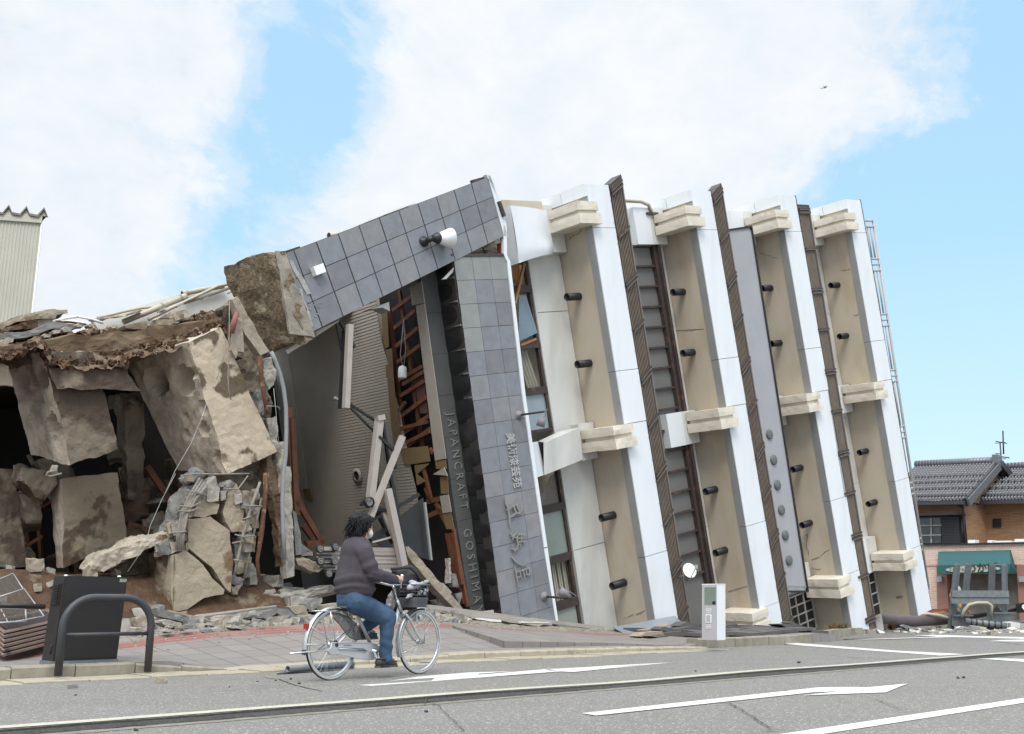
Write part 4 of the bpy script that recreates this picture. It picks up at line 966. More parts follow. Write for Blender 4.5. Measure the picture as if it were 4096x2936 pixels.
part(block('footing', 'A1', [(1310, 470), (1540, 362), (1930, 1232), (1588, 1392)], [(860, 575), (1240, 1365)], .0, -1.3, CONCG, CONCT,
     dents=[(1075, 752, .24, .3), (1255, 745, .24, .32), (1240, 1135, .2, .13), (1255, 1010, .15, .08), (1410, 1085, .15, .14), (1340, 695, .1, .09), (1090, 945, .12, .06), (1410, 930, .1, .06), (1530, 1310, .14, .1)], el=.034, amp=.022, seed=2), 'footing_block')
part(block('footing', 'A1', [(312, 535), (650, 535), (830, 1215), (487, 1328)], [(32, 560), (215, 1245)], -.35, -1.5, CONCG, CONCD,
     dents=[(160, 710, .14, .14), (290, 715, .16, .16), (250, 850, .2, .16), (360, 1040, .15, .16), (200, 990, .1, .08)], el=.04, amp=.024, seed=7), 'footing_block')
part(block('tie', 'A1', [(335, 640), (872, 655), (985, 808), (392, 790)], [(310, 560), (330, 700)], -.2, -.9, CONCD, CONCD, el=.07, amp=.03, seed=5), 'tie_beam')
part(block('tie', 'A1', [(-160, 560), (55, 632), (95, 778), (-130, 768)], [(-250, 540), (-220, 720)], -.5, -1.2, CONCT, CONCT, el=.07, amp=.03, seed=9), 'tie_beam')
# soil clinging to the upturned slab
m = MB().mat(SOILP)
top = [(-200, 520), (30, 505), (290, 425), (420, 398), (600, 380), (800, 362), (1020, 352), (1200, 318), (1400, 262), (1545, 235)]
bot_ = [(-200, 575), (40, 575), (290, 500), (340, 640), (600, 652), (870, 655), (880, 600), (1120, 545), (1310, 480), (1545, 365)]
def lerpl(L, f):
    f *= len(L) - 1; i = min(int(f), len(L) - 2); f -= i; return (L[i][0] * (1 - f) + L[i + 1][0] * f, L[i][1] * (1 - f) + L[i + 1][1] * f)
def sfn(i, j):
    a_, c_ = lerpl(top, i), lerpl(bot_, i); x, y = a_[0] * (1 - j) + c_[0] * j, a_[1] * (1 - j) + c_[1] * j
    q = BF('A1', x, y, -1.9 * (1 - j) - .12)
    return q + noise.noise_vector(q * 2.2) * .13 * sin(pi * min(1, .15 + j * .85)) + noise.noise_vector(q * 7) * .07 + noise.noise_vector(q * 19) * .035 + BN * .02 - BN * (.35 * math.exp(-((x - 500) / 110) ** 2 - ((y - 510) / 55) ** 2))
m.grid(lambda i, j: sfn(1 - i, j), 130, 26); part(m, 'soil_crust')
m = MB().mat(SOILP); chunk(m, poly('A1', -.75, [(-200, 535), (300, 450), (900, 385), (1540, 300), (1590, 400), (1300, 500), (880, 620), (340, 630), (40, 590), (-200, 600)]), -BN * 1., .14, .05, 3, 5); part(m, 'soil_mass')
m = MB().mat(CONCD); chunk(m, poly('A1', -1.0, [(1530, 240), (1720, 150), (1870, 540), (1840, 640), (1620, 560)]), -BN * .5, .1, .06, 4, 6); part(m, 'slab_edge')
m = MB().mat(SOIL); 
for i in range(420):
    f_x = random.random(); a_ = lerpl(top, f_x); c_ = lerpl(bot_, f_x); j = random.uniform(.1, .95)
    q = BF('A1', a_[0] * (1 - j) + c_[0] * j, a_[1] * (1 - j) + c_[1] * j, -1.9 * (1 - j) - .05); r_ = random.uniform(.015, .06)
    m.rough([q + Vec((x * r_, y * r_, z * r_)) for z in (-1, 1) for x, y in ((-1, -1), (1, -1), (1, 1), (-1, 1))], div=4, amp=r_ * 1.1, sc=1.1 / r_, seed=i, chip=r_ * .8)
tag(part(m, 'soil_clods'), kind='stuff')
# lower walls below the slab
part(block('wall', 'A2', [(435, 20), (820, -20), (890, 478), (440, 645)], [(352, 60), (392, 640)], -1.2, -1.7, CONCG, M('concrete_stained', (.36, .29, .2), (.27, .215, .15), sc=2.2, bump=.8, bsc=24, c3=(.12, .08, .05), sc3=1.3, t3=(.5, .54)), el=.08, amp=.025, seed=12), 'foundation_wall')
part(block('wall', 'A2', [(-150, -60), (100, -40), (190, 640), (-150, 640)], [(-300, -60), (-300, 640)], -1.9, -2.6, CONCD, CONCD, el=.1, amp=.03, seed=14), 'foundation_wall')
m = MB().mat(CONCD); chunk(m, poly('A2', -1.3, [(170, -60), (400, -40), (385, 60), (330, 168), (240, 140), (160, 40)]), -BN * .5, .08, .06, 4, 3); part(m, 'clinging_rubble')
m = MB().mat(CONCD); chunk(m, poly('A1', -1.6, [(850, 820), (1000, 870), (1010, 1100), (990, 1560), (900, 1570), (880, 1200)]), -BN * .3, .08, .05, 4, 5); part(m, 'hanging_slab')
m = MB().mat(CONCD); chunk(m, poly('A1', -.9, [(1560, 620), (1800, 560), (1900, 900), (1860, 1180), (1700, 1000)]), -BN * .5, .1, .06, 4, 15); part(m, 'slab_edge')
m = MB().mat(CONCD); chunk(m, poly('A1', -1.9, [(1180, 1290), (1900, 1250), (1960, 1640), (1300, 1640)]), -BN * .2, .12, .06, 3, 25); part(m, 'slab_edge')
# dark hollow behind: floor slab, back and underside of the lost storey
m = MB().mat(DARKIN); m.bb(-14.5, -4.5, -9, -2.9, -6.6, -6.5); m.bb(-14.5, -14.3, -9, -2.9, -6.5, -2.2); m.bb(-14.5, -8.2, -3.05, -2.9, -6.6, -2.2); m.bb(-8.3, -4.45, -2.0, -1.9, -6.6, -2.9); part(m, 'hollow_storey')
m = MB().mat(WOOD)
for a_, b_ in (((1025, -60), (1245, 265)), ((1150, 60), (1250, 30)), ((1180, 195), (1245, 185)), ((890, 340), (1060, 400)), ((2040, -400), (2070, 280)), ((2070, 180), (2260, 490)), ((2140, 490), (2268, 460))):
    m_ = MB().mat(WOOD); m_.bar(BF('A2', *a_, -2.0), BF('A2', *b_, -2.0), .1, .07, BN); part(m_, 'timber')
for a_, b_ in (((335, 450), (375, 1150)), ((345, 750), (380, 745)), ((370, 900), (395, 905)), ((378, 1000), (420, 1120)), ((430, 1220), (488, 1300)), ((440, 1345), (488, 1335))):
    m_ = MB().mat(WOOD); m_.bar(BF('C2', *a_, -3.), BF('C2', *b_, -3.), .13, .07, BN); part(m_, 'timber')
m = MB().mat(RUBG); m.prism(poly('A2', -2.0, [(1015, 203), (1150, 150), (1300, 135), (1280, 175)]), -BN * .3); part(m, 'white_board')
m = MB().mat(M('grey_board', (.2, .2, .19), (.12, .12, .115), sc=2)); m.prism(poly('A2', -2.6, [(1060, 215), (1215, 280), (1180, 405), (1040, 400)]), -BN * .05); part(m, 'grey_board')

random.seed(21)
for i in range(46):
    s_, w_ = random.uniform(-13.4, -8.3), random.uniform(-1.7, -4.6); r_ = random.uniform(.12, .42); t_ = random.uniform(-6.9, -5.0) if i % 3 else random.uniform(-5.5, -3.3)
    c_ = B(s_, t_, w_); m = MB().mat((CONCD, CONCG, CONCD, SOILP, RUBT)[i % 5]); j = lambda: random.uniform(.45, 1.2) * r_
    m.rough([c_ + BA * q * j() + BN * w2 * j() + BB * t2 * j() for t2 in (-1, 1) for q, w2 in ((-1, -1), (1, -1), (1, 1), (-1, 1))], div=8, amp=r_ * .18, sc=5, seed=i, chip=r_ * .2)
    tag(m.build('fallen_chunk'), 'broken chunk lying in the dark hollow behind the footings', 'rubble', 'chunks in the dark hollow')
for i in range(22):
    a_ = B(random.uniform(-12.5, -6.5), random.uniform(-6.5, -3.4), random.uniform(-2., -4.5)); d = Vec((random.uniform(-1, 1), random.uniform(-.3, .3), random.uniform(-.8, .9))).normalized() * random.uniform(.5, 1.5)
    m = MB().mat(random.choice((WOOD, WOOD, DARKIN, PLAST))); m.bar(a_, a_ + d, .07, .05); part(m, 'splintered_timber')
# white side wall seen past the slab, with drain pipes
m = MB().mat(WSHEET)
SH = [(640, 312), (800, 262), (960, 222), (1280, 125), (1500, 78), (1660, 40), (1690, 210), (1560, 290), (1200, 350), (700, 395)]
m.prism(poly('A1', -2.4, SH), -BN * .1)
part(m, 'side_wall')
def pipe(pts, r_, name='drain_pipe', w_=-2.25, mat=CREAMP, col=()):
    r_ *= .48; m_ = MB().mat(mat); q = [BF('A1', x, y, w_) for x, y in pts]; m_.tube(q, r_, 10)
    for f in col:
        i = min(int(f * (len(q) - 1)), len(q) - 2); c_ = q[i].lerp(q[i + 1], f * (len(q) - 1) - i); d = (q[i + 1] - q[i]).normalized(); m_.lathe(c_ - d * .05, d, [(r_, 0), (r_ * 1.25, 0), (r_ * 1.25, .1), (r_, .1)], n=12)
    part(m_, name)
pipe([(860, 328), (1290, 152)], .105, col=(.66, .98), w_=-2.2); pipe([(1285, 128), (1400, 105), (1560, 78)], .095, w_=-2.3, col=(.02,))
pipe([(680, 300), (850, 258), (985, 230), (1070, 222), (1120, 228)], .05, w_=-2.25); pipe([(1035, 312), (1220, 220), (1410, 130), (1520, 78), (1640, 52)], .06, w_=-2.1); pipe([(1100, 262), (1240, 208), (1410, 158), (1600, 92), (1680, 62)], .055, w_=-2.15)
m = MB().mat(GREYM)
for x, y in ((1125, 240), (1250, 215), (1425, 168), (1605, 122)): m.prism(poly('A1', -2.1, [(x - 22, y + 4), (x + 18, y - 16), (x + 20, y - 4), (x - 20, y + 15)]), BN * .08)
part(m, 'pipe_bracket')
m = MB().mat(CONCG); chunk(m, poly('A1', -2.0, [(640, 305), (780, 285), (960, 248), (1000, 245), (860, 285), (690, 312)]), -BN * .2, .1, .03); part(m, 'eaves_edge')
m = MB().mat(WSHEET)
for a_, b_, mt in (((370, 325), (545, 290), WSHEET), ((545, 290), (720, 335), WSHEET), ((420, 318), (640, 350), WSHEET), ((380, 322), (600, 345), RUST)):
    m_ = MB().mat(mt); m_.tube(poly('A1', -1.5, [a_, ((a_[0] + b_[0]) / 2, (a_[1] + b_[1]) / 2 - 6), b_]), .022, 6); part(m_, 'loose_conduit')

# ---- loose slabs on top of the upturned slab
def loose(name, mat, k, w_, pts, dep, label, cat, amp=.03, el=.09, sc=4., seed=0., group=None):
    m_ = MB().mat(mat); chunk(m_, poly(k, w_, pts), -BN * dep, el, amp, sc, seed); return tag(m_.build(name, mat), label, cat, group)
loose('concrete_slab', RUBT, 'A1', -1.5, [(-40, 345), (100, 300), (230, 262), (380, 232), (400, 240), (470, 240), (470, 268), (395, 275), (380, 300), (250, 300), (120, 330), (-40, 395)], .7, 'jagged tan concrete slab with upturned lip, topmost at left of the wreck', 'slab', .03, seed=3)
loose('concrete_slab', CONCG, 'A1', -1.55, [(255, 300), (380, 290), (370, 400), (262, 380)], .5, 'short grey concrete stub propping up the lipped slab', 'slab', .03, seed=4)
loose('concrete_slab', RUBG, 'A1', -1.3, [(-40, 405), (200, 388), (370, 325), (580, 345), (500, 378), (370, 375), (200, 430), (-40, 450)], .5, 'long pale grey broken slab lying below the lipped slab at far left', 'slab', .03, seed=6)
loose('concrete_slab', SOIL, 'A1', -1.4, [(-40, 380), (80, 350), (255, 310), (265, 370), (60, 385), (-40, 410)], .5, 'brown earth packed under the lipped slab', 'earth lump', .05, seed=7)
loose('concrete_slab', RUBT, 'A1', -1.2, [(870, 352), (1030, 318), (1032, 372), (990, 380), (880, 368)], .35, 'thin tan slab edge stuck in the soil below the fat cream pipe', 'slab', .012, seed=8)
loose('concrete_slab', RUBT, 'A1', -1.1, [(1098, 310), (1180, 308), (1310, 300), (1325, 300), (1180, 350), (1105, 345)], .3, 'low tan slab with broken edge on the soil beside the pillar foot', 'slab', .02, seed=9)
loose('concrete_slab', CONCG, 'A1', -1.25, [(1120, 295), (1185, 262), (1300, 245), (1330, 298), (1240, 305)], .4, 'small weathered block on top of the soil beside the white wall', 'block', .03, seed=10)
loose('concrete_lump', RUBT, 'A1', -1.05, [(1215, 290), (1250, 275), (1280, 278), (1282, 305), (1225, 318)], .2, 'rounded tan lump lying in front of the weathered block', 'rubble', .02, seed=11)
for i, (x, y, s_, mt) in enumerate(((390, 392, 30, RUBW), (470, 380, 36, RUBW), (330, 425, 30, RUBW), (60, 455, 40, RUBW), (20, 470, 40, RUBT), (560, 350, 30, RUBW), (640, 348, 24, RUBT), (800, 355, 26, RUBT), (1060, 400, 18, RUBW), (1240, 330, 18, RUBW), (1330, 320, 16, SOIL))):
    loose('concrete_lump', mt, 'A1', -1.0, [(x - s_, y), (x - s_ * .3, y - s_ * .5), (x + s_, y - s_ * .35), (x + s_ * .8, y + s_ * .4), (x - s_ * .6, y + s_ * .5)], .15, 'small broken lump lying in the soil on top of the upturned slab', 'rubble', .02, .06, seed=i, group='lumps on top of the upturned slab')

# ---- hanging strips and shattered wall between slab and opening
loose('hanging_board', RUBT, 'A1', .1, [(1622, 170), (1655, 152), (1880, 530), (1815, 560), (1700, 400)], .18, 'long muddy board propped under the torn pillar foot', 'board', .02, seed=21)
loose('hanging_board', RUBT, 'A1', .12, [(1640, 330), (1690, 290), (1705, 540), (1660, 530), (1648, 580), (1615, 520)], .08, 'torn tan board hanging beside the upper footing corner', 'board', .02, seed=22)
m = MB().mat(M('faded_red_pipe', (.36, .15, .12), (.28, .11, .09), sc=8)); m.tube([BF('A1', 1655, 262, .2), BF('A1', 1610, 400, .2)], [.035, .06], 10); tag(m.build('broken_pipe'), 'short faded red pipe poking out beside the upper footing corner', 'pipe')
for i, (pts, mt, lb_) in enumerate((
    ([(1835, 600), (1900, 570), (1925, 660), (1915, 770), (1880, 800), (1840, 700)], RUBW, 'white chunk hanging high beside the grey conduit'),
    ([(1860, 1000), (1930, 985), (1948, 1190), (1905, 1220), (1880, 1100)], RUBW, 'white chunk with brown top beside the lower footing corner'),
    ([(1790, 800), (1830, 820), (1850, 980), (1810, 960)], RUBG, 'small dark chunk between the footing and a rusty rod'),
    ([(1860, 1260), (1930, 1330), (1950, 1500), (1900, 1560), (1860, 1400)], SOILP, 'brown flake of wall hanging below the footing corner'),
    ([(1950, 1175), (1985, 1160), (1990, 1420), (1960, 1520)], RUBW, 'narrow white splinter standing behind the grey conduit'),
    ([(1925, 1540), (1980, 1420), (1990, 1570), (1985, 1620), (1940, 1680)], SOILP, 'brown splinter leaning against the white post'))):
    loose('wall_chunk', mt, 'A1', .0 - .1 * (i % 2), pts, .25, lb_, 'rubble', .03, .06, 6, 30 + i)
loose('wall_chunk', SOILP, 'A2', -.1, [(1890, 60), (1935, 30), (1985, 330), (1990, 620), (1965, 640), (1935, 350)], .2, 'rough brown flank of the tall white concrete post', 'rubble', .03, .07, 6, 40)
m = MB().mat(RUBW); q = [BF('A2', x, y, .0) for x, y in ((1975, -60), (2028, -60), (2058, 705), (2000, 722))]
chunk(m, q, -BN * .22, .07, .018, 9, 41); tag(m.build('concrete_post'), 'tall rough white concrete post standing at the left of the opening', 'post')
loose('concrete_slab', RUBG, 'A2', -.2, [(2045, 240), (2075, 260), (2112, 560), (2065, 560)], .2, 'thin grey slab standing against the back of the white concrete post', 'slab', .02, .08, 5, 42)
m = MB().mat(M('grey_conduit', (.36, .37, .38), (.30, .31, .32), sc=20, rough=.6)); m.tube([BF('C2', x, y, .22) for x, y in ((218, 92), (245, 150), (275, 230), (300, 330), (315, 450), (318, 600), (314, 760), (298, 900), (291, 1060), (297, 1260), (306, 1440))], .034, 10); tag(m.build('conduit'), 'bent grey conduit hanging from the torn pillar foot', 'conduit')
for a_, lb_ in (([(140, 130), (155, 250), (172, 370), (195, 500)], 'rusty rod hanging above the lower footing corner'), ([(185, 880), (178, 1060), (155, 1280), (128, 1450), (140, 1575)], 'long crooked rusty rod standing in the soil left of the white post')):
    m = MB().mat(RUST); m.tube([BF('C2', x, y, .15) for x, y in a_], [.045, .035, .04, .03, .03][:len(a_)], 8); tag(m.build('rusty_rod'), lb_, 'rod')
for i, (k, pts) in enumerate((('A1', [(1600, 180), (1600, 330), (1598, 560), (1590, 700), (1595, 800), (1612, 872)]), ('A1', [(1600, 420), (1555, 600), (1510, 730)]), ('C2', [(235, 330), (250, 480), (262, 640), (272, 700)]), ('C2', [(188, 445), (250, 447), (272, 455), (275, 470)]), ('A1', [(1440, 900), (1400, 1020), (1330, 1180), (1220, 1370), (1130, 1570)]), ('A2', [(1225, -10), (1130, 170), (1050, 350), (1010, 500), (890, 676)]))):
    m = MB().mat(REBAR if i < 2 else GREYM); m.tube(poly(k, .35, pts), .0045 if i != 0 else .009, 5); tag(m.build('loose_wire'), ['pale wire dangling across the bright footing face', 'short pale wire across the dark stain of the footing', 'rusty wire hanging from the white chunk', 'hooked wire end beside the grey conduit', 'thin wire running down across the pitted footing face', 'thin taut wire running down to the corner of the brown cabinet'][i], 'wire')
m = MB().mat(REBAR)
for i in range(3): m.tube(poly('A1', -.1, [(375 + 12 * i, 1330), (355 + 14 * i, 1360), (380 + 12 * i, 1395)]), .022, 6)
m.tube(poly('A1', 0., [(430, 1385), (350, 1405), (320, 1395), (335, 1375), (400, 1362)]), .014, 6); tag(m.build('rebar_loop'), 'bent loop of pale rebar below the pitted left footing', 'rebar')

# ---- crushed column stub
col = thing('crushed_column', atv('A2', 1350, 930, 14.2), 'crushed tan concrete column stub with bare rebar, standing in soil', 'column')
def cpart(name, mat, pts, w_=.1, dep=.55, amp=.015, seed=0., el=.07): 
    m_ = MB().mat(mat); chunk(m_, poly('A2', w_, pts), -BN * dep, el, amp, 5, seed); return m_.build(name, mat, col)
CT2 = M('column_tan', (.50, .42, .31), (.43, .355, .255), sc=3, bump=.7, bsc=28, c3=(.24, .16, .09), sc3=1.1, t3=(.6, .63))
cpart('lower_block', CT2, [(1200, 562), (1300, 528), (1420, 625), (1480, 720), (1565, 800), (1560, 830), (1420, 860), (1310, 935), (1210, 955), (1190, 800)], .12, .6, .012, 1)
m = MB().mat(CONCD); chunk(m, [BF('A2', 1098, 535, -.25), BF('A2', 1215, 560, .13), BF('A2', 1212, 955, .13), BF('A2', 1122, 935, -.25)], -BN * .35, .06, .02, 6, 5); m.build('side_face', CONCD, col)
cpart('upper_block', CT2, [(1312, 318), (1470, 288), (1600, 385), (1625, 620), (1608, 820), (1575, 790), (1480, 640), (1312, 505)], .1, .55, .014, 2)
cpart('broken_piece', CT2, [(1350, 290), (1390, 160), (1440, 180), (1530, 205), (1510, 270), (1420, 295)], .1, .35, .02, 3)
cpart('broken_piece', RUBW, [(1440, 185), (1460, 60), (1510, 10), (1540, 90), (1525, 180), (1470, 195)], .15, .3, .03, 4)
cpart('broken_piece', CT2, [(1560, 262), (1600, 110), (1650, 60), (1710, 175), (1690, 385), (1620, 400), (1575, 330)], .08, .4, .02, 5)
cpart('broken_piece', RUBW, [(1540, 120), (1575, 110), (1572, 170), (1545, 178)], .12, .2, .02, 6)
cpart('broken_piece', RUBG, [(1560, 80), (1600, 40), (1640, 60), (1620, 110), (1575, 115)], .1, .3, .03, 7)
cpart('broken_piece', RUBG, [(1300, 110), (1400, 20), (1440, 60), (1370, 200), (1250, 340), (1210, 420), (1190, 380), (1250, 220)], -.1, .4, .06, 8)
cpart('broken_piece', RUBG, [(1310, 20), (1360, -30), (1440, -20), (1400, 30), (1330, 60)], 0, .3, .05, 18)
cpart('broken_piece', RUBT, [(1170, 440), (1300, 400), (1310, 520), (1250, 540), (1150, 510)], -.05, .35, .05, 9)
for i, pts in enumerate(([(1700, 120), (1770, 110), (1800, 330), (1720, 340)], [(1640, 480), (1740, 470), (1758, 600), (1650, 610)], [(1640, 600), (1748, 610), (1740, 680), (1650, 700)], [(1690, 360), (1755, 380), (1745, 430), (1690, 430)], [(1745, 440), (1785, 430), (1780, 540), (1750, 530)], [(1600, 700), (1640, 690), (1700, 730), (1690, 770), (1620, 760)], [(1620, 780), (1680, 770), (1670, 830), (1630, 830)])):
    cpart('broken_piece', (RUBT, RUBG)[i % 2], pts, -.05, .3, .035, 20 + i)
def bars(pts, r_=.019, off=.18): 
    m_ = MB().mat(REBAR); m_.tube(poly('A2', off, pts), r_, 6); m_.build('rebar', REBAR, col)
for i in range(4): bars([(1395 + i * 18, 20 + 14 * i), (1330 + i * 14, 130 + 10 * i), (1268 + i * 14, 260), (1240 + i * 14, 400), (1232 + i * 14, 520)], .021, .16 + .02 * i)
bars([(1815, 50), (1760, 200), (1700, 400), (1660, 580), (1640, 690)], .024, .2); bars([(1825, 160), (1790, 330), (1745, 520), (1705, 720)], .02, .05)
for pts in ([(1255, 215), (1330, 225), (1400, 190)], [(1245, 250), (1320, 255), (1390, 230)], [(1190, 405), (1300, 395)], [(1300, 105), (1440, 145), (1370, 110)], [(1560, 95), (1660, 100), (1730, 5)], [(1705, 212), (1830, 218)], [(1640, 415), (1690, 430), (1780, 425)], [(1620, 475), (1700, 460)], [(1630, 590), (1690, 600)], [(1260, 5), (1380, -10), (1500, -5), (1740, -10)], [(1690, 310), (1750, 290)]): bars(pts, .012, .24)
loose('concrete_slab', CONCG, 'A2', -.2, [(648, 655), (700, 572), (840, 515), (1030, 432), (1195, 400), (1190, 450), (1090, 495), (1000, 520), (880, 590), (800, 625), (720, 665)], .6, 'long rough slab slanting down from the crushed column behind the brown cabinet', 'slab', .05, .08, 5, 50)
loose('concrete_slab', CONCD, 'A2', -.7, [(820, 650), (950, 560), (1090, 500), (1110, 780), (1000, 760), (900, 720)], .3, 'dark shadowed rubble beneath the long slanting slab', 'rubble', .09, .08, 5, 51)

for i in range(70):
    x, y = random.choice(((random.gauss(1400, 70), random.gauss(90, 70)), (random.gauss(1720, 45), random.uniform(80, 720)), (random.gauss(1250, 40), random.uniform(330, 520)), (random.uniform(1100, 1320), random.gauss(505, 18))))
    c_ = BF('A2', x, y, random.uniform(-.25, .12)); r_ = random.uniform(.03, .09); m = MB().mat(random.choice((RUBW, RUBT, RUBG)))
    j = lambda: random.uniform(.6, 1.2) * r_
    m.rough([c_ + BA * q * j() + BN * w_ * j() + BB * t_ * j() for t_ in (-1, 1) for q, w_ in ((-1, -1), (1, -1), (1, 1), (-1, 1))], div=3, amp=r_ * .3, sc=9, seed=i); m.build('crumbled_piece', None, col)

# ---- the ground of the site: soil heaped behind the pavement
def siteh(u, v):
    e = pvz(u, 14.3); k = max(0., min(1., (v - 14.3) / 1.1)); k = k * k * (3 - 2 * k)
    H = 1.2 if u < 8.6 else max(.3, 1.2 - (u - 8.6) * .3)
    H = max(H, e)
    return e * (1 - k) + H * k + (.12 * noise.noise(Vec((u * .9, v * 1.1, 0))) + .05 * noise.noise(Vec((u * 3.3, v * 3.3, 3))) + .02 * noise.noise(Vec((u * 9, v * 9, 3)))) * min(1, k * 3 + .1)
m = MB(); m.grid(lambda i, j: UV3(-4 + i * 20, 14.15 + j * 6, siteh(-4 + i * 20, 14.15 + j * 6) - .04), 260, 90)
tag(m.build('soil_ground', SOIL), kind='structure')
# ---- rubble carpet between pavement and soil
def slab(name, mat, k, v, pts, th, label, cat='slab', amp=.012, el=.08, seed=0., group=None, tilt=(0, 0, -1)):
    """piece lying on the ground: visible outline on a plane across the street at v, thickness going back"""
    m_ = MB().mat(mat); chunk(m_, pv_(k, v, pts), RM * th, el, amp, 6, seed); return tag(m_.build(name, mat), label, cat, group)
slab('broken_beam', RUBG, 'C1', 13.9, [(85, 255), (95, 330), (640, 455), (697, 440), (700, 395), (400, 330), (120, 245)], .18, 'long narrow grey concrete beam with cream top lying across the rubble edge', 'beam', .012, seed=1)
slab('broken_beam', RUBT, 'C1', 13.95, [(80, 240), (380, 320), (690, 385), (640, 352), (300, 275), (120, 240)], .2, 'cream crust on top of the long grey beam', 'crust', .012, seed=2)
TILEW = M('pale_floor_tile', (.50, .46, .39), (.44, .405, .345), sc=5, bump=.3, bsc=60)
m = MB(); p0 = [atv('C1', 540, 330, 14.25), atv('C1', 1440, 205, 14.45), atv('C1', 1400, 195, 15.0), atv('C1', 520, 300, 14.8)]
for i in range(9):
    for j in range(3):
        f = lambda a_, b_: (p0[0] * (1 - a_) + p0[1] * a_) * (1 - b_) + (p0[3] * (1 - a_) + p0[2] * a_) * b_
        e = .006; m.mat(TILEW); m.prism([f((i + e * 2) / 9, (j + e * 3) / 3), f((i + 1 - e * 2) / 9, (j + e * 3) / 3), f((i + 1 - e * 2) / 9, (j + 1 - e * 3) / 3), f((i + e * 2) / 9, (j + 1 - e * 3) / 3)], (0, 0, -.02))
m.mat(RUBG); m.prism([q - Vec((0, 0, .012)) for q in p0], (0, 0, -.13)); tag(m.build('step_slab'), 'long tiled entrance step, tilted and cracked, amid the rubble', 'step')
slab('step_edge', RUBW, 'C1', 14.2, [(700, 340), (1200, 265), (1225, 300), (900, 385), (715, 405)], .12, 'rough white underside edge of the tilted tiled step', 'slab', .02, seed=4)
slab('concrete_slab', RUBW, 'C1', 14.9, [(300, 275), (700, 190), (1260, 100), (1700, 75), (2080, -20), (2140, 30), (1850, 130), (1400, 195), (900, 240), (540, 315)], .5, 'huge pale broken slab rising behind the rider over the rubble', 'slab', .03, .1, seed=5)
slab('concrete_slab', CONCD, 'C1', 14.85, [(1380, 195), (1640, 140), (1900, 100), (2120, 30), (2130, 70), (1900, 130), (1700, 190), (1450, 205)], .3, 'dark underside of the huge pale slab', 'slab', .03, .08, seed=6)  # underside set as a separate, darker piece
slab('kerb_piece', RUBG, 'C1', 14.0, [(1225, 310), (1300, 270), (1440, 250), (1445, 290), (1350, 350), (1230, 345)], .22, 'grey kerb fragment with flat end left of the rubble centre', 'kerb fragment', .006, seed=7)
slab('kerb_piece', RUBG, 'C1', 13.95, [(1450, 238), (1560, 240), (1660, 325), (1650, 360), (1560, 365), (1450, 290)], .22, 'dark grey kerb fragment pointing at the bicycle rack', 'kerb fragment', .006, seed=8)
slab('kerb_piece', RUBT, 'C1', 14.05, [(1580, 225), (1740, 198), (1780, 230), (1775, 275), (1650, 305), (1600, 260)], .22, 'tan grey kerb fragment resting across two others near the rear mudguard', 'kerb fragment', .006, seed=9)
slab('kerb_piece', RUBG, 'C1', 14.2, [(1760, 190), (1870, 115), (1950, 112), (1955, 160), (1850, 262), (1790, 245)], .2, 'steeply tilted grey kerb fragment behind the bicycle rack', 'kerb fragment', .006, seed=10)
slab('kerb_piece', RUBT, 'C1', 14.3, [(1890, 215), (2170, 175), (2180, 235), (1900, 260)], .25, 'tan kerb fragment just behind the saddle', 'kerb fragment', .008, seed=11)
slab('concrete_slab', RUBW, 'C1', 14.95, [(1470, 35), (1530, 10), (1660, 40), (1650, 75), (1560, 105), (1480, 70)], .3, 'square white block sitting on the huge pale slab', 'block', .008, seed=12)
slab('concrete_slab', RUBG, 'C1', 15.0, [(1500, -10), (1750, 0), (1760, 25), (1700, 40), (1510, 15)], .4, 'flat dark grey slab leaning on the white block', 'slab', .01, seed=13)
slab('concrete_slab', RUBW, 'C1', 14.9, [(1240, 105), (1300, 60), (1420, 20), (1430, 50), (1330, 110), (1250, 122)], .3, 'jagged pale flake standing on the huge slab beside the soil', 'slab', .03, seed=14)
slab('concrete_slab', RUBT, 'A2', 13.9, [(945, 1000), (1040, 990), (1072, 1055), (1060, 1075), (965, 1085)], .2, 'cream paver slab with a tan lump on it behind the hoop barrier', 'slab', .02, seed=15)
slab('concrete_slab', RUBW, 'C1', 13.7, [(125, 375), (210, 365), (300, 390), (335, 420), (300, 440), (180, 430), (125, 400)], .2, 'rounded white slab under the long grey beam', 'slab', .02, seed=16)
for i, (x, y, w_, h_) in enumerate(((440, 445, 55, 24), (215, 490, 55, 16), (660, 495, 55, 26), (765, 482, 50, 30), (600, 545, 60, 26), (820, 478, 45, 22), (1270, 480, 45, 24), (235, 452, 25, 10), (1060, 475, 45, 20), (1000, 450, 90, 20))):
    slab('paver_fragment', (RUBG, RUBW)[i % 2], 'C1', 13.35, [(x - w_, y + h_ * .4), (x - w_ * .8, y - h_ * .7), (x + w_ * .7, y - h_), (x + w_, y - h_ * .1), (x + w_ * .6, y + h_)], .14, ['squared grey chunk below the middle of the long beam', 'thin white flake near the hoop barrier', 'grey chunk at the front edge of the rubble', 'tilted white chunk beside two grey ones', 'square white chunk lying on the red guide strip', 'grey chunk at the right of the tilted white one', 'white flake overhanging the red guide strip', 'tiny tan chunk left of the squared grey one', 'white chunk at the strip edge right of centre', 'flat pale flake near the tiled step'][i], 'rubble', .012, .06, 60 + i)
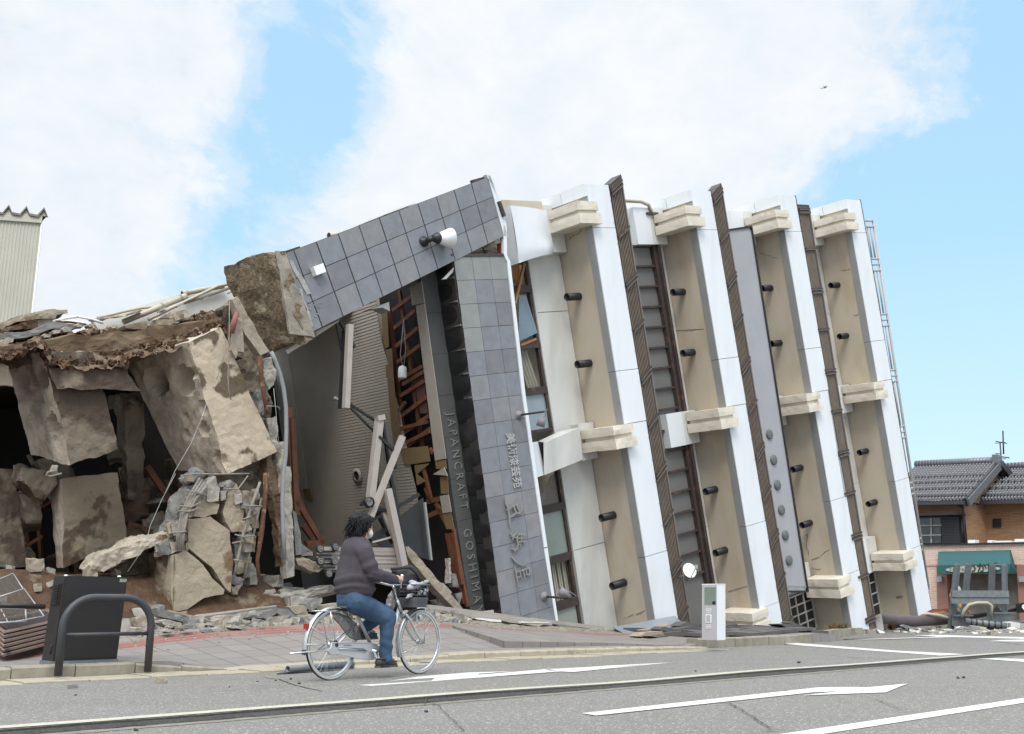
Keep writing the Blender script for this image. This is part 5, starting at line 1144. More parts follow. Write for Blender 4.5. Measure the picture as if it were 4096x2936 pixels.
# many small flakes
def rub_obj(i, u, v, sz, flat_, mt, z0):
    m_ = MB().mat(mt); r1 = sz; r2 = sz * random.uniform(.5, .9); r3 = sz * flat_
    a_ = random.uniform(0, pi); tl = random.uniform(-.35, .35); c_ = UV3(u, v, z0 + r3 * .6)
    X = Vec((cos(a_), sin(a_), tl)) * r1; Y = Vec((-sin(a_), cos(a_), random.uniform(-.2, .2))) * r2; Z = Vec((0, 0, 1)) * r3
    j = lambda: random.uniform(.7, 1.1)
    m_.rough([c_ + X * x * j() + Y * y * j() + Z * z for z in (-1, 1) for x, y in ((-1, -1), (1, -1), (1, 1), (-1, 1))], div=4, amp=sz * .12, sc=2 / sz, seed=i)
    return m_
n_ = 0
for i in range(400):
    if n_ >= 210: break
    u = random.uniform(6.0, 12.2); v = 13.55 + abs(random.gauss(0, .55)) + (.25 if u > 9 else 0)
    if v > 15.3: continue
    z = pvz(u, v) if v < 14.3 else max(pvz(u, 14.2), siteh(u, v) - .03)
    sz = random.uniform(.03, .1) if v < 13.9 else random.uniform(.06, .2)
    o = rub_obj(i, u, v, sz, random.uniform(.18, .5), random.choice((RUBW, RUBW, RUBW, RUBT, RUBG)), z).build('rubble_flake')
    tag(o, 'pale flake of concrete in the rubble strip along the red guide strip', 'rubble', 'rubble flakes along the building'); n_ += 1
for i in range(26):
    u = random.uniform(1.5, 6.5); v = random.uniform(14.7, 15.6); o = rub_obj(i, u, v, random.uniform(.05, .14), .7, random.choice((RUBW, RUBT)), siteh(u, v) - .03).build('rubble_lump')
    tag(o, 'pale lump of concrete in the brown soil behind the cabinet', 'rubble', 'lumps in the soil behind the cabinet')
for i in range(24):
    u = random.uniform(7.5, 10.5); v = random.uniform(14.8, 16.); o = rub_obj(i, u, v, random.uniform(.06, .16), .6, random.choice((RUBW, RUBG, RUBT)), siteh(u, v) - .03).build('rubble_lump')
    tag(o, 'lump of rubble in the soil under the opening', 'rubble', 'lumps in the soil under the opening')
m = MB()
for i in range(420):
    u = random.uniform(5.5, 13.5); v = random.choice((random.uniform(12.6, 14.4), random.gauss(13.6, .3))); s_ = random.uniform(.006, .022)
    q = UV3(u, v, pvz(u, v) + .008); m.mat(random.choice((RUBW, RUBT)))
    m.rough([q + Vec((x * s_, y * s_ * .7, z * s_ * .6)) for z in (-1, 1) for x, y in ((-1, -1), (1, -1), (1, 1), (-1, 1))], div=1, amp=s_ * .3, sc=30, seed=i)
tag(m.build('grit'), 'white crumbs scattered over the paving', 'grit', kind='stuff')

# ---- things in the opening
def seg(mb, a_, b_, wd_, w_, dp=None, k='C7', up=BN): mb.bar(BF(k, *a_, w_), BF(k, *b_, w_), wd_, dp or wd_, up)
gt = thing('folding_gate', atv('B3', 600, 660, 15.2), 'collapsed taupe folding gate, bars stacked on wheels and sections dangling above', 'gate')
def gp(name, segs, mat, w_=-.1, k='C7'):
    m_ = MB().mat(mat)
    for a_, b_, wd_ in segs: seg(m_, a_, b_, wd_, w_, k=k)
    return m_.build(name, mat, gt)
gp('upper_section', [((352, 210), (330, 682), .1)], STEELP, -.0); gp('upper_link', [((322, 240), (297, 685), .06)], BLACKM, -.15)
gp('link', [((275, 185), (308, 360), .04)], BLACKM, -.15); gp('link', [((290, 178), (380, 342), .045)], BLACKM, -.2); gp('link', [((265, 622), (312, 645), .04)], STEELP, -.2); gp('link', [((340, 662), (497, 822), .035)], BLACKM, -.05); gp('link', [((350, 657), (502, 757), .04)], BLACKM, -.1)
gp('middle_section', [((520, 740), (468, 1205), .12)], STEELP, .05); gp('link', [((528, 765), (492, 1190), .06)], BLACKM, -.1); gp('link', [((540, 760), (572, 1000), .05)], BLACKM, -.1); gp('link', [((415, 1230), (530, 1102), .05)], BLACKM, .0); gp('link', [((515, 842), (605, 925), .05)], BLACKM, .1); gp('link', [((610, 930), (610, 1025), .04)], BLACKM, .0)
gp('section_cap', [((505, 740), (545, 732), .09)], STEELP, .09)
gp('slanted_section', [((650, 842), (470, 1295), .09)], STEELP, .15); gp('link', [((640, 880), (490, 1260), .05)], BLACKM, .05); gp('link', [((576, 1040), (612, 1210), .06)], BLACKM, .0)
gp('lower_section', [((563, 1140), (655, 1572), .12)], STEELP, .2); gp('link', [((595, 1130), (668, 1580), .07)], BLACKM, .1); gp('lower_section', [((540, 1268), (640, 1500), .1)], STEELP, .05); gp('link', [((512, 1268), (600, 1440), .09)], BLACKM, .0)
gp('link', [((495, 1250), (620, 1272), .06)], BLACKM, .1); gp('link', [((570, 1272), (742, 1170), .06)], BLACKM, .05); gp('link', [((470, 1320), (525, 1290), .05)], BLACKM, .1); gp('link', [((480, 1440), (585, 1412), .03)], STEELP, .1); gp('link', [((470, 1430), (590, 1340), .08)], BLACKM, .0)
for i, (y, x0, x1) in enumerate(((432, 300, 950), (464, 270, 955), (495, 265, 965), (538, 290, 970), (570, 300, 975), (600, 330, 985))):
    gp('stacked_bar', [((x0, y), (x1, y + (8 if i < 3 else 4)), .1)], STEELP, .0, 'B3'); gp('bar_end', [((x0 - 15, y + 15), (x0 + 110, y + 15), .03)], BLACKM, .06, 'B3')
for x, y in ((410, 408), (403, 533), (276, 425), (280, 530), (352, 640)):
    m = MB().mat(BLACKM); c_ = BF('B3', x, y, .1); m.lathe(c_, BN, [(.05, -.02), (.066, 0), (.066, .04), (.05, .045)], n=18); m.mat(RUBG); m.lathe(c_, BN, [(.05, .045), (.042, .05), (.03, .03), (.018, .035), (.012, .06), (0, .06)], n=18); m.build('wheel', None, gt)
m = MB().mat(BLACKM); c_ = BF('C7', 457, 1215, .2); m.lathe(c_, BN, [(.08, -.02), (.095, 0), (.095, .05), (.07, .06)], n=18); m.mat(RUBG); m.lathe(c_, BN, [(.06, .05), (.045, .055), (.02, .03), (0, .04)], n=18); m.build('wheel', None, gt)
m = MB().mat(M('dark_sheet', (.035, .037, .04), (.025, .026, .028), sc=2, rough=.5)); m.prism(poly('C7', -.5, [(768, 1190), (800, 1400), (822, 1545), (690, 1510), (640, 1450), (560, 1480), (500, 1440), (600, 1330)]), -BN * .04); tag(m.build('dark_panel'), 'large dark metal sheet leaning at the back of the opening', 'panel')
m = MB().mat(GREYM); m.bar(BF('C7', 775, 1215, -.4), BF('C7', 812, 1540, -.4), .04); tag(m.build('steel_post'), 'thin grey strip along the edge of the leaning dark sheet', 'strip')
m = MB().mat(RUBT); chunk(m, [atv('A5', *q, 14.9) for q in ((945, 432), (965, 425), (1020, 480), (1200, 690), (1355, 872), (1345, 884), (1290, 870), (1120, 690), (960, 500))], RM * .22, .07, .014, 7, 70); tag(m.build('concrete_post'), 'leaning tan concrete post, chipped, right of the rider', 'post')
for i, pts in enumerate(([(1165, 700), (1215, 690), (1280, 760), (1240, 790)], [(1280, 640), (1310, 620), (1320, 720), (1290, 710)], [(1255, 510), (1268, 510), (1275, 690), (1258, 690)], [(1300, 770), (1350, 760), (1340, 850)], [(1150, 815), (1260, 790), (1290, 850), (1180, 860)])):
    slab('opening_debris', (RUBW, RUBG, STEELP, RUBG, RUBW)[i], 'A5', 15.1, pts, .12, ['pale flat flake behind the leaning concrete post', 'torn grey strip at the foot of the broken lath', 'upright taupe steel stub right of the leaning post', 'dark flake at the foot of the dark sign band', 'pale rubble heap between the leaning post and the steel strips'][i], 'debris', .02, .06, 80 + i)
slab('rubble_heap', RUBG, 'A5', 15.0, [(150, 430), (200, 405), (280, 460), (270, 500), (200, 490)], .3, 'grey rubble lump left of the stacked gate', 'rubble', .03, .07, 90)
slab('rubble_heap', RUBT, 'A5', 14.95, [(140, 510), (200, 500), (300, 540), (345, 590), (320, 620), (160, 560)], .3, 'tan rubble slab left of the stacked gate', 'rubble', .03, .07, 91)
# ================================================================== street things, right-hand debris, houses
DBROWN = M('dark_brown_paint', (.018, .0145, .0145), (.015, .012, .012), sc=3, rough=.5)
DGREY = M('charcoal_paint', (.058, .058, .066), (.048, .048, .055), sc=8, rough=.5, c3=(.12, .12, .13), sc3=9, t3=(.68, .72))
PINKB = M('pink_brown_paint', (.50, .36, .29), (.42, .30, .24), sc=5, rough=.7, c3=(.12, .085, .07), sc3=4, t3=(.58, .72))
GALV = M('galvanised_steel', (.27, .295, .31), (.20, .22, .235), sc=9, rough=.55, metal=.25)
def vplane(k, x, y, p0, nr):
    d = ray(k, x, y); return CAM + d * ((p0 - CAM).dot(nr) / d.dot(nr))
Z = Vec((0, 0, 1))
# utility cabinet
p = G('B7', 615, 1497, .145); W_, D_, H_ = .675, .31, .895
cab = thing('utility_cabinet', p, 'dark brown street utility cabinet with side louvre, standing behind the hoop barrier', 'cabinet')
tilt = -RU * .03
def cb(u, d, z): return p + RU * u + RM * d + Z * z + RU * (.055 * z)
m = MB().mat(DBROWN); m.hexa([cb(0, 0, .03), cb(W_, 0, .03), cb(W_, D_, .03), cb(0, D_, .03), cb(0, 0, H_), cb(W_, 0, H_), cb(W_, D_, H_), cb(0, D_, H_)])
m.hexa([cb(.004, -.006, .05), cb(W_ - .006, -.006, .05), cb(W_ - .006, 0, .05), cb(.004, 0, .05), cb(.004, -.006, H_ - .02), cb(W_ - .006, -.006, H_ - .02), cb(W_ - .006, 0, H_ - .02), cb(.004, 0, H_ - .02)]); m.build('body', None, cab)
m = MB().mat(GALV); m.hexa([cb(-.015, -.015, -.03), cb(W_ + .01, -.015, -.03), cb(W_ + .01, D_ + .01, -.03), cb(-.015, D_ + .01, -.03), cb(-.015, -.015, .028), cb(W_ + .01, -.015, .028), cb(W_ + .01, D_ + .01, .028), cb(-.015, D_ + .01, .028)]); m.build('plinth', None, cab)
m = MB().mat(DBROWN)
def ob_(mb, u0, u1, d0, d1, z0, z1): mb.hexa([cb(u0, d0, z0), cb(u1, d0, z0), cb(u1, d1, z0), cb(u0, d1, z0), cb(u0, d0, z1), cb(u1, d0, z1), cb(u1, d1, z1), cb(u0, d1, z1)])
ob_(m, -.008, 0, .05, .27, .59, .82)
for i in range(8): ob_(m, -.028, -.008, .08, .24, .605 + i * .027, .618 + i * .027)
m.build('louvre', None, cab)
m = MB().mat(M('sticker', (.55, .6, .42), (.5, .55, .38), sc=30)); ob_(m, W_ - .085, W_ - .012, -.009, -.006, H_ - .055, H_ - .022)
m.mat(M('sticker_ink', (.12, .16, .1), (.1, .13, .09)))
for i in range(2): 
    for j in range(5): ob_(m, W_ - .08 + j * .0125, W_ - .072 + j * .0125, -.0105, -.009, H_ - .048 + i * .014, H_ - .040 + i * .014)
m.build('sticker', None, cab)
for u_ in (.03, W_ - .07): m = MB().mat(LAMPW); m.lathe(cb(u_, .06, H_), Z, [(.02, 0), (.02, .008), (.012, .014), (0, .014)], n=12); m.build('bolt_cap', None, cab)
m = MB().mat(BLACKM); m.tube([cb(-.004, .09, .1), cb(-.004, .075, .13), cb(-.004, .07, .17), cb(-.004, .075, .2)], .008, 6); m.build('latch', None, cab)
# hoop barrier
q0 = G('B7', 697, 1512, .15); q1 = q0 + RU * .93; Hh = .665; rc = .3
bar = thing('hoop_barrier', q0 + RU * .46, 'charcoal hoop barrier with one cross bar on the kerb before the cabinet', 'barrier')
pts = [q0 - Z * .1, q0 + Z * (Hh - rc)] + [q0 + RU * (rc - rc * cos(a_)) + Z * (Hh - rc + rc * sin(a_)) for a_ in [pi / 2 * i / 8 for i in range(1, 9)]] + [q1 - RU * (rc - rc * cos(a_)) + Z * (Hh - rc + rc * sin(a_)) for a_ in [pi / 2 * i / 8 for i in range(8, 0, -1)]] + [q1 + Z * (Hh - rc), q1 - Z * .1]
m = MB().mat(DGREY); m.tube(pts, .0385, 16); m.build('hoop', None, bar)
m = MB().mat(DGREY); m.tube([q0 + Z * .295, q1 + Z * .295], .02, 12); m.build('cross_bar', None, bar)
# fallen brown rail, wire baskets, louvred planter
m = MB().mat(DBROWN); a_ = atv('B7', -60, 800, 12.4); m.tube([a_, atv('B7', 530, 818, 12.4)], .03, 12); tag(m.build('brown_rail'), 'thin dark brown rail running behind the cabinet at left', 'rail')
def wire_panel(nm, c4, lab, nx, ny, r_=.006):
    t_ = thing(nm, c4[3], lab, 'wire panel'); f = lambda a_, b_: (c4[0] * (1 - a_) + c4[1] * a_) * (1 - b_) + (c4[3] * (1 - a_) + c4[2] * a_) * b_
    m_ = MB().mat(WIRE); 
    for i in range(nx + 1): m_.tube([f(i / nx, 0), f(i / nx, 1)], r_, 4, smooth=False)
    m_.build('wires', None, t_); m_ = MB().mat(WIRE)
    for j in range(ny + 1): m_.tube([f(0, j / ny), f(1, j / ny)], r_ * 1.5, 4, smooth=False)
    m_.build('cross_wires', None, t_); m_ = MB().mat(GREYM)
    for i in range(4): m_.tube([(c4[i]), c4[(i + 1) % 4]], r_ * 2.6, 6)
    m_.build('frame', None, t_)
A_ = lambda x, y, v: atv('B7', x, y, v)
wire_panel('wire_basket_panel', [A_(-180, 560, 14.3), A_(155, 425, 14.3), A_(275, 610, 13.7), A_(-60, 715, 13.7)], 'upper wire mesh panel tipped against the soil left of the cabinet', 4, 24, .003)
wire_panel('wire_basket_panel', [A_(-60, 720, 13.65), A_(285, 605, 13.65), A_(520, 930, 12.9), A_(100, 1010, 12.9)], 'lower wire mesh panel lying above the louvred planter', 4, 26, .003)
wire_panel('wire_basket_panel', [A_(-60, 830, 12.95), A_(300, 850, 12.95), A_(310, 990, 12.9), A_(-60, 1010, 12.9)], 'upright dark wire mesh side behind the louvred planter', 12, 3, .004)
c_ = atv('B7', 45, 1110, 12.7); d1 = (atv('B7', 505, 1008, 13.25) - c_); d2 = (atv('B7', -40, 1040, 13.1) - c_); dn = (atv('B7', 25, 1440, 12.62) - c_)
d1 = d1 * 1.6; d2 = d2 * 2
pl = thing('louvred_planter', c_ + dn, 'pinkish louvred planter box with stained sloping slats, tilted on the paving', 'planter')
for i in range(6):
    m = MB().mat(PINKB); t0 = dn * (i / 6); t1 = dn * ((i + .62) / 6); o_ = (-(d1.normalized() + d2.normalized()) * .03)
    def ring(off, k): return [c_ + off + o_ * k * 0, c_ + off + d1, c_ + off + d1 + d2, c_ + off + d2]
    inn = .045
    top_ = [c_ + t0, c_ + t0 + d1, c_ + t0 + d1 + d2, c_ + t0 + d2]
    n1, n2 = d1.normalized(), d2.normalized()
    low = [c_ + t1 + (n1 + n2) * inn, c_ + t1 + d1 + (-n1 + n2) * inn, c_ + t1 + d1 + d2 - (n1 + n2) * inn, c_ + t1 + d2 + (n1 - n2) * inn]
    ti = [q + (low[j] - (c_ + t1 + [Vec(), d1, d1 + d2, d2][j])) * .9 for j, q in enumerate(top_)]
    for j in range(4):
        jj = (j + 1) % 4; a0, b0_, a1, b1 = top_[j], top_[jj], low[j], low[jj]
        dv = dn.normalized() * .022
        m.hexa([a0, b0_, ti[jj], ti[j], a0 + dv, b0_ + dv, ti[jj] + dv, ti[j] + dv]) if i == 0 else None
        m.hexa([a0, b0_, ti[jj], ti[j], a1 * .5 + (a0 + dn * (.62 / 6)) * .5, b1 * .5 + (b0_ + dn * (.62 / 6)) * .5, b1, a1])
    m.build('slat_tier', None, pl)
m = MB().mat(M('planter_core', (.05, .035, .03))); m.box(c_ + d1 / 2 + d2 / 2 + dn * .52, d1 * .42, d2 * .42, dn * .48); m.build('core', None, pl)

# pale gatepost lamp
p = G('A7', 1284, 1568, .19); W_, D_, H_ = .225, .3, .875
gpst = thing('intercom_post', p, 'white speckled pillar with glass lamp panel and intercom slots, on the kerb', 'pillar')
lean = -RU * .012 + RM * -.02
def gb(u, d, z): return p + RU * u + RM * d + Z * z + (RU * .045 - RM * .02) * z
def gbx(mb, u0, u1, d0, d1, z0, z1): mb.hexa([gb(u0, d0, z0), gb(u1, d0, z0), gb(u1, d1, z0), gb(u0, d1, z0), gb(u0, d0, z1), gb(u1, d0, z1), gb(u1, d1, z1), gb(u0, d1, z1)])
PST = M('speckled_post_paint', (.60, .595, .61), (.49, .485, .50), sc=60, rough=.7, bump=.3, bsc=120); PST2 = M('white_post_paint', (.70, .72, .74), (.66, .68, .70), sc=5, rough=.5)
m = MB().mat(PST2); gbx(m, 0, W_, 0, D_, 0, H_); gbx(m, -.006, W_ + .004, -.004, D_ + .006, H_, H_ + .012); m.mat(PST); gbx(m, -.008, 0, .004, D_ - .004, .0, .545); gbx(m, -.008, 0, .004, .02, .545, H_); gbx(m, -.008, 0, D_ - .05, D_ - .004, .545, H_); gbx(m, -.008, 0, .02, D_ - .05, .83, H_); m.build('body', None, gpst)
m = MB().mat(GLG); gbx(m, -.004, -.001, .02, D_ - .05, .545, .83); m.mat(BLACKM); gbx(m, -.006, -.003, .03, .09, .56, .61); m.build('lamp_glass', None, gpst)
m = MB().mat(PST2)
for z in (.43, .455, .48, .18, .205, .23): gbx(m, -.016, -.008, .11, .21, z, z + .012)
gbx(m, -.018, -.008, .105, .215, .265, .405); m.mat(PST); gbx(m, -.022, -.018, .12, .2, .28, .39); m.build('intercom', None, gpst)

# lifted paving, kerb stones and strips along the tower's foot
slab('lifted_kerb', KERBP, 'C3', 14.15, [(245, 325), (330, 325), (430, 350), (700, 375), (950, 400), (940, 440), (800, 430), (450, 405), (330, 385), (250, 365)], .12, 'long rough sandy kerb run lifted below the steel strips, left half', 'kerb stone', .012, .08, 1)
slab('lifted_kerb', KERBP, 'C3', 14.15, [(955, 400), (1200, 430), (1400, 440), (1405, 470), (1200, 462), (945, 442)], .12, 'middle sandy kerb stone lifted below the steel strips', 'kerb stone', .012, .08, 2)
slab('lifted_kerb', KERBP, 'C3', 14.1, [(1410, 445), (1700, 450), (2120, 470), (2120, 515), (1700, 490), (1415, 475)], .12, 'cracked sandy kerb stone nearest the white tower corner', 'kerb stone', .012, .08, 3)
slab('lifted_kerb', KERBP, 'C3', 14.05, [(2125, 472), (2330, 480), (2380, 515), (2320, 530), (2125, 520)], .12, 'last sandy kerb stone of the lifted run, tilted', 'kerb stone', .012, .08, 4)
def lath(k, v, a_, b_, wd_, ht, mat, name, label, cat): 
    m_ = MB().mat(mat); m_.bar(atv(k, *a_, v), atv(k, *b_, v), wd_, ht); return tag(m_.build(name, mat), label, cat)
lath('C3', 14.5, (170, 218), (2150, 462), .1, .07, STEELP, 'steel_strip', 'longest taupe steel strip along the foot of the tiled wall', 'steel strip')
lath('C3', 14.35, (500, 292), (1560, 402), .12, .1, STEELP, 'steel_strip', 'boxy taupe steel channel with open end, lying in front of the longest strip', 'steel strip')
lath('C3', 14.4, (560, 300), (1310, 350), .1, .05, M('grey_brown_steel', (.2, .185, .175), rough=.6), 'steel_strip', 'short grey brown strip wedged under the tiled wall', 'steel strip')
lath('C3', 14.25, (270, 305), (700, 372), .1, .08, BLACKM, 'steel_strip', 'black steel strip under the boxy channel', 'steel strip')
for i, (pts, mt, lb_) in enumerate((([(640, 340), (1000, 365), (1010, 392), (880, 385)], WSHEET, 'thin white sheet strip under the steel channel'), ([(1000, 370), (1240, 385), (1230, 410), (1100, 395)], PLAST, 'cream splinter of board under the channel'), ([(1180, 385), (1570, 392), (1540, 402), (1230, 398)], WSHEET, 'flat pale strip at the channel end'), ([(1230, 412), (1490, 405), (1470, 425), (1440, 440), (1300, 418)], PLAST, 'crumpled cream sheet at the channel end'), ([(815, 272), (920, 255), (925, 300), (830, 285)], CREAMP, 'orange cream scrap at the foot of the black stone'), ([(380, 265), (520, 285), (560, 330), (420, 310)], RUBT, 'cream slab at the start of the steel strips'), ([(150, 235), (370, 265), (430, 320), (260, 320), (170, 290)], RUBT, 'tan block beneath the start of the longest strip'))):
    slab('sheet_scrap', mt, 'C3', 14.2 if i != 4 else 14.45, pts, .06, lb_, 'scrap', .006, .08, 10 + i)
# lifted sheet of paving right of a diagonal crack
uc0 = atv('C3', 1050, 655, 11.42).dot(RU); uc1 = atv('C3', 450, 445, 13.02).dot(RU)
m = MB()
def lp(i, j):
    v = 11.42 + j * 1.6; u = uc0 + (uc1 - uc0) * j + i * (4.2 - 1.2 * j); return UV3(u, v, pvz(u, v) + .012 + (.085 * (1 - i) ** 1.3 * (1 - .75 * j)))
NI, NJ = 40, 16; m.grid(lp, NI, NJ)
for L in ([lp(i / NI, 0) for i in range(NI + 1)], [lp(0, j / NJ) for j in range(NJ, -1, -1)]):
    n = len(L); lo_ = [Vec((q.x, q.y, min(q.z, pvz(q.dot(RU), q.dot(RM))) - .02)) for q in L]; m.add(L + lo_, [(i, n + i, n + i + 1, i + 1) for i in range(n - 1)])
tag(m.build('lifted_paving', PVW, uv=lambda q: (q.dot(RU) + .2, q.dot(RM) + .0)), 'lifted sheet of grey paving with an open diagonal crack, right of the front wheel', 'paving')
# pile of broken pavers
PAVD = M('dark_paver', (.16, .148, .14), (.12, .11, .105), sc=6, bump=.6, bsc=60, c3=(.24, .22, .2), sc3=3, t3=(.58, .75))
SAND = M('sand_bed', (.44, .35, .2), (.35, .27, .15), sc=8, bump=.7, bsc=40)
PVP = [([(375, 300), (430, 270), (545, 262), (540, 282), (400, 305)], 12.5), ([(520, 250), (560, 228), (760, 280), (770, 290), (660, 275), (530, 258)], 12.9), ([(460, 300), (560, 295), (655, 320), (650, 332), (540, 312)], 12.3), ([(560, 230), (605, 205), (600, 228)], 13.2), ([(665, 225), (720, 192), (815, 222), (815, 236), (730, 215), (700, 235)], 13.2), ([(690, 310), (790, 285), (795, 318), (720, 322)], 12.4), ([(420, 258), (520, 235), (510, 258), (440, 264)], 13.1), ([(620, 250), (760, 228), (750, 250), (650, 262)], 13.)]
PL = ['flat sandy paver at the left of the broken paver heap', 'long upturned paver on top of the broken paver heap', 'front paver of the heap with a dark gap below', 'small upright corner of paver at the back of the heap', 'upright rear paver against the brown rail', 'paver at the right of the heap touching the white pillar', 'pale flat paver behind the left of the heap', 'paver half hidden behind the long upturned one']
for i, ((pts, v), lb_) in enumerate(zip(PVP, PL)): slab('broken_paver', RUBT if i % 3 == 0 else PAVD, 'C4', v, pts, .25, lb_, 'paver', .005, .1, 20 + i)
slab('sand_clump', SAND, 'C4', 12.6, [(430, 302), (540, 285), (650, 280), (640, 300), (480, 312)], .2, 'yellow sand bed showing under the broken paver heap', 'sand', .02, .06, 31)
m = MB().mat(M('blue_grey_sheet', (.33, .36, .41), (.3, .33, .375), sc=2, rough=.5)); m.prism([atv('C4', x, y, v) for x, y, v in ((185, 232, 14.1), (635, 150, 14.3), (690, 205, 13.6), (640, 235, 13.4), (285, 290, 13.4))], (0, 0, -.02)); tag(m.build('metal_sheet'), 'blue grey metal sheet fallen against the foot of the first white spandrel', 'sheet')
# heaved dark pavers between pillar and tower
n_ = 0
for r_ in range(4):
    for c_ in range(7):
        u = 15.9 + c_ * .68 + random.uniform(-.03, .03) + r_ * .12; v = 11.85 + r_ * .56 + (u - 16) * .09; z = pvz(min(u, 20), v) + .025 + random.uniform(-.012, .03)
        a_ = random.uniform(-.06, .06); X = (RU * cos(a_) + RM * sin(a_) + Z * random.uniform(-.05, .05)).normalized() * .33; Y = (RM * cos(a_) - RU * sin(a_) + Z * random.uniform(-.03, .09)).normalized() * .27
        m = MB().mat(PAVD); m.box(UV3(u, v, z), X, Y, X.cross(Y).normalized() * .03); tag(m.build('heaved_paver'), 'dark paver heaved out of line between the white pillar and the spandrels', 'paver', 'heaved dark pavers beside the pillar'); n_ += 1
slab('tilted_paver', PAVD, 'C4', 12.4, [(1395, 212), (1470, 208), (1560, 252), (1545, 268), (1500, 262)], .3, 'dark paver tipped up highest beside the black grid window', 'paver', .004, .1, 33)
slab('tilted_paver', PAVD, 'C4', 12.5, [(1460, 200), (1480, 192), (1640, 258), (1560, 262)], .2, 'dark paver leaning behind the highest tipped one', 'paver', .004, .1, 34)
slab('displaced_kerb', KERB, 'C4', 12.0, [(1735, 262), (1850, 245), (1890, 262), (1892, 302), (1770, 318)], .22, 'left of two grey kerb stones knocked out of line at the road end', 'kerb stone', .008, .1, 35)
slab('displaced_kerb', KERB, 'C4', 12.1, [(1862, 248), (1990, 238), (2022, 262), (2020, 285), (1896, 300)], .22, 'right of two grey kerb stones knocked out of line at the road end', 'kerb stone', .008, .1, 36)
slab('displaced_kerb', RUBT, 'C4', 12.3, [(2030, 248), (2090, 262), (2098, 280), (2040, 285)], .2, 'short tan stone beside the knocked out kerb stones', 'stone', .01, .1, 37)
c0 = atv('C4', 1815, 240, 12.35); gr = thing('dry_weed', c0, 'small dry weed tuft growing behind the displaced kerb stones', 'weed')
m = MB().mat(M('weed_green', (.10, .14, .03), (.07, .1, .02), sc=9)); m2 = MB().mat(M('weed_dry', (.34, .19, .07), (.28, .14, .06), sc=9))
for i in range(90):
    a_ = random.uniform(0, 6.28); L = random.uniform(.05, .2); q = c0 + Vec((random.uniform(-.2, .2), random.uniform(-.1, .1), -.04)); d = Vec((cos(a_) * .55, sin(a_) * .55, 1)).normalized() * L; sd_ = Vec((-sin(a_), cos(a_), 0)) * .007
    (m if i % 2 else m2).add([q - sd_, q + sd_, q + d * .6 + sd_, q + d + Vec((cos(a_), sin(a_), 0)) * .05, q + d * .6 - sd_], [(0, 1, 2, 3, 4)])
m.build('green_blades', None, gr); m2.build('dry_blades', None, gr)
# drain gratings, loose grey pipe
def grate(k, pts, label):
    m_ = MB().mat(M('grate_steel', (.24, .265, .29), (.2, .22, .245), sc=8, rough=.6)); q = [G(k, x, y, .03) for x, y in pts]; f = lambda a_, b_: (q[0] * (1 - a_) + q[1] * a_) * (1 - b_) + (q[3] * (1 - a_) + q[2] * a_) * b_
    for i in range(26): m_.prism([f(i / 26, .06), f((i + .5) / 26, .06), f((i + .5) / 26, .94), f(i / 26, .94)], (0, 0, -.03))
    for b_ in (0, .31, .63, .94): m_.prism([f(0, b_), f(1, b_), f(1, b_ + .06), f(0, b_ + .06)], (0, 0, .004))
    tag(m_.build('drain_grating'), label, 'drain grating')
grate('A5', [(20, 1345), (560, 1303), (600, 1310), (560, 1328)][:0] or [(10, 1345), (420, 1318), (590, 1300), (90, 1328)], 'grey drain grating under the loose pipe behind the rear wheel')
grate('A5', [(1040, 1268), (1340, 1256), (1300, 1238), (1080, 1252)], 'grey drain grating behind the front wheel')
m = MB().mat(GALV); a_, b_ = G('A5', 92, 1312, .07), G('A5', 560, 1276, .07); d = (b_ - a_).normalized(); m.lathe(a_, d, [(.026, .1), (.026, 0), (.037, 0), (.037, (b_ - a_).length), (0, (b_ - a_).length)], n=16); tag(m.build('loose_pipe'), 'loose grey pipe lying along the gutter behind the bicycle', 'pipe')
m = MB().mat(BLACKM)
for i in range(3):
    for j in range(7): q = G('A2', 475 + j * 10 + i * 2, 1470 + i * 9 - j * .6, .023); m.lathe(q, Z, [(.012, 0), (.012, .002), (0, .002)], n=8)
tag(m.build('drain_holes'), kind='structure')
# cracks in the road: narrow sunken seams of crumbled asphalt
def crack(k, pts, w_=.012):
    m_ = MB().mat(CRUMB); q = []
    for a_, b_ in zip(pts[:-1], pts[1:]):
        for i in range(8): q.append((a_[0] + (b_[0] - a_[0]) * i / 8, a_[1] + (b_[1] - a_[1]) * i / 8))
    q.append(pts[-1]); vs = []
    P_ = []
    for x, y in q:
        p_ = G(k, x, y, .012); u, v = p_.dot(RU), p_.dot(RM); p_ = G(k, x, y, roadz(u, v) + .004); P_.append(p_ + noise.noise_vector(p_ * 9) * .012 * Vec((1, 1, 0)).length)
    for i, p_ in enumerate(P_):
        d = (P_[min(i + 1, len(P_) - 1)] - P_[max(0, i - 1)]); s_ = Vec((-d.y, d.x, 0)).normalized() * w_ * (.4 + abs(noise.noise(p_ * 6))) * (1 if 0 < i < len(P_) - 1 else .1); z = .012 if p_.dot(RM) < CRV else roadz(p_.dot(RU), p_.dot(RM)) + .004
        vs += [Vec((p_.x - s_.x, p_.y - s_.y, z)), Vec((p_.x + s_.x, p_.y + s_.y, z))]
    m_.add(vs, [(2 * i, 2 * i + 2, 2 * i + 3, 2 * i + 1) for i in range(len(P_) - 1)]); tag(m_.build('road_crack', CRUMB), kind='structure')
crack('B5', [(1160, 341), (1240, 352), (1290, 372), (1350, 388), (1430, 405)], .012); crack('B5', [(1090, 372), (1160, 380), (1260, 378), (1310, 374)], .006); crack('B5', [(0, 470), (400, 445), (800, 418), (1200, 390), (1500, 372)], .005)
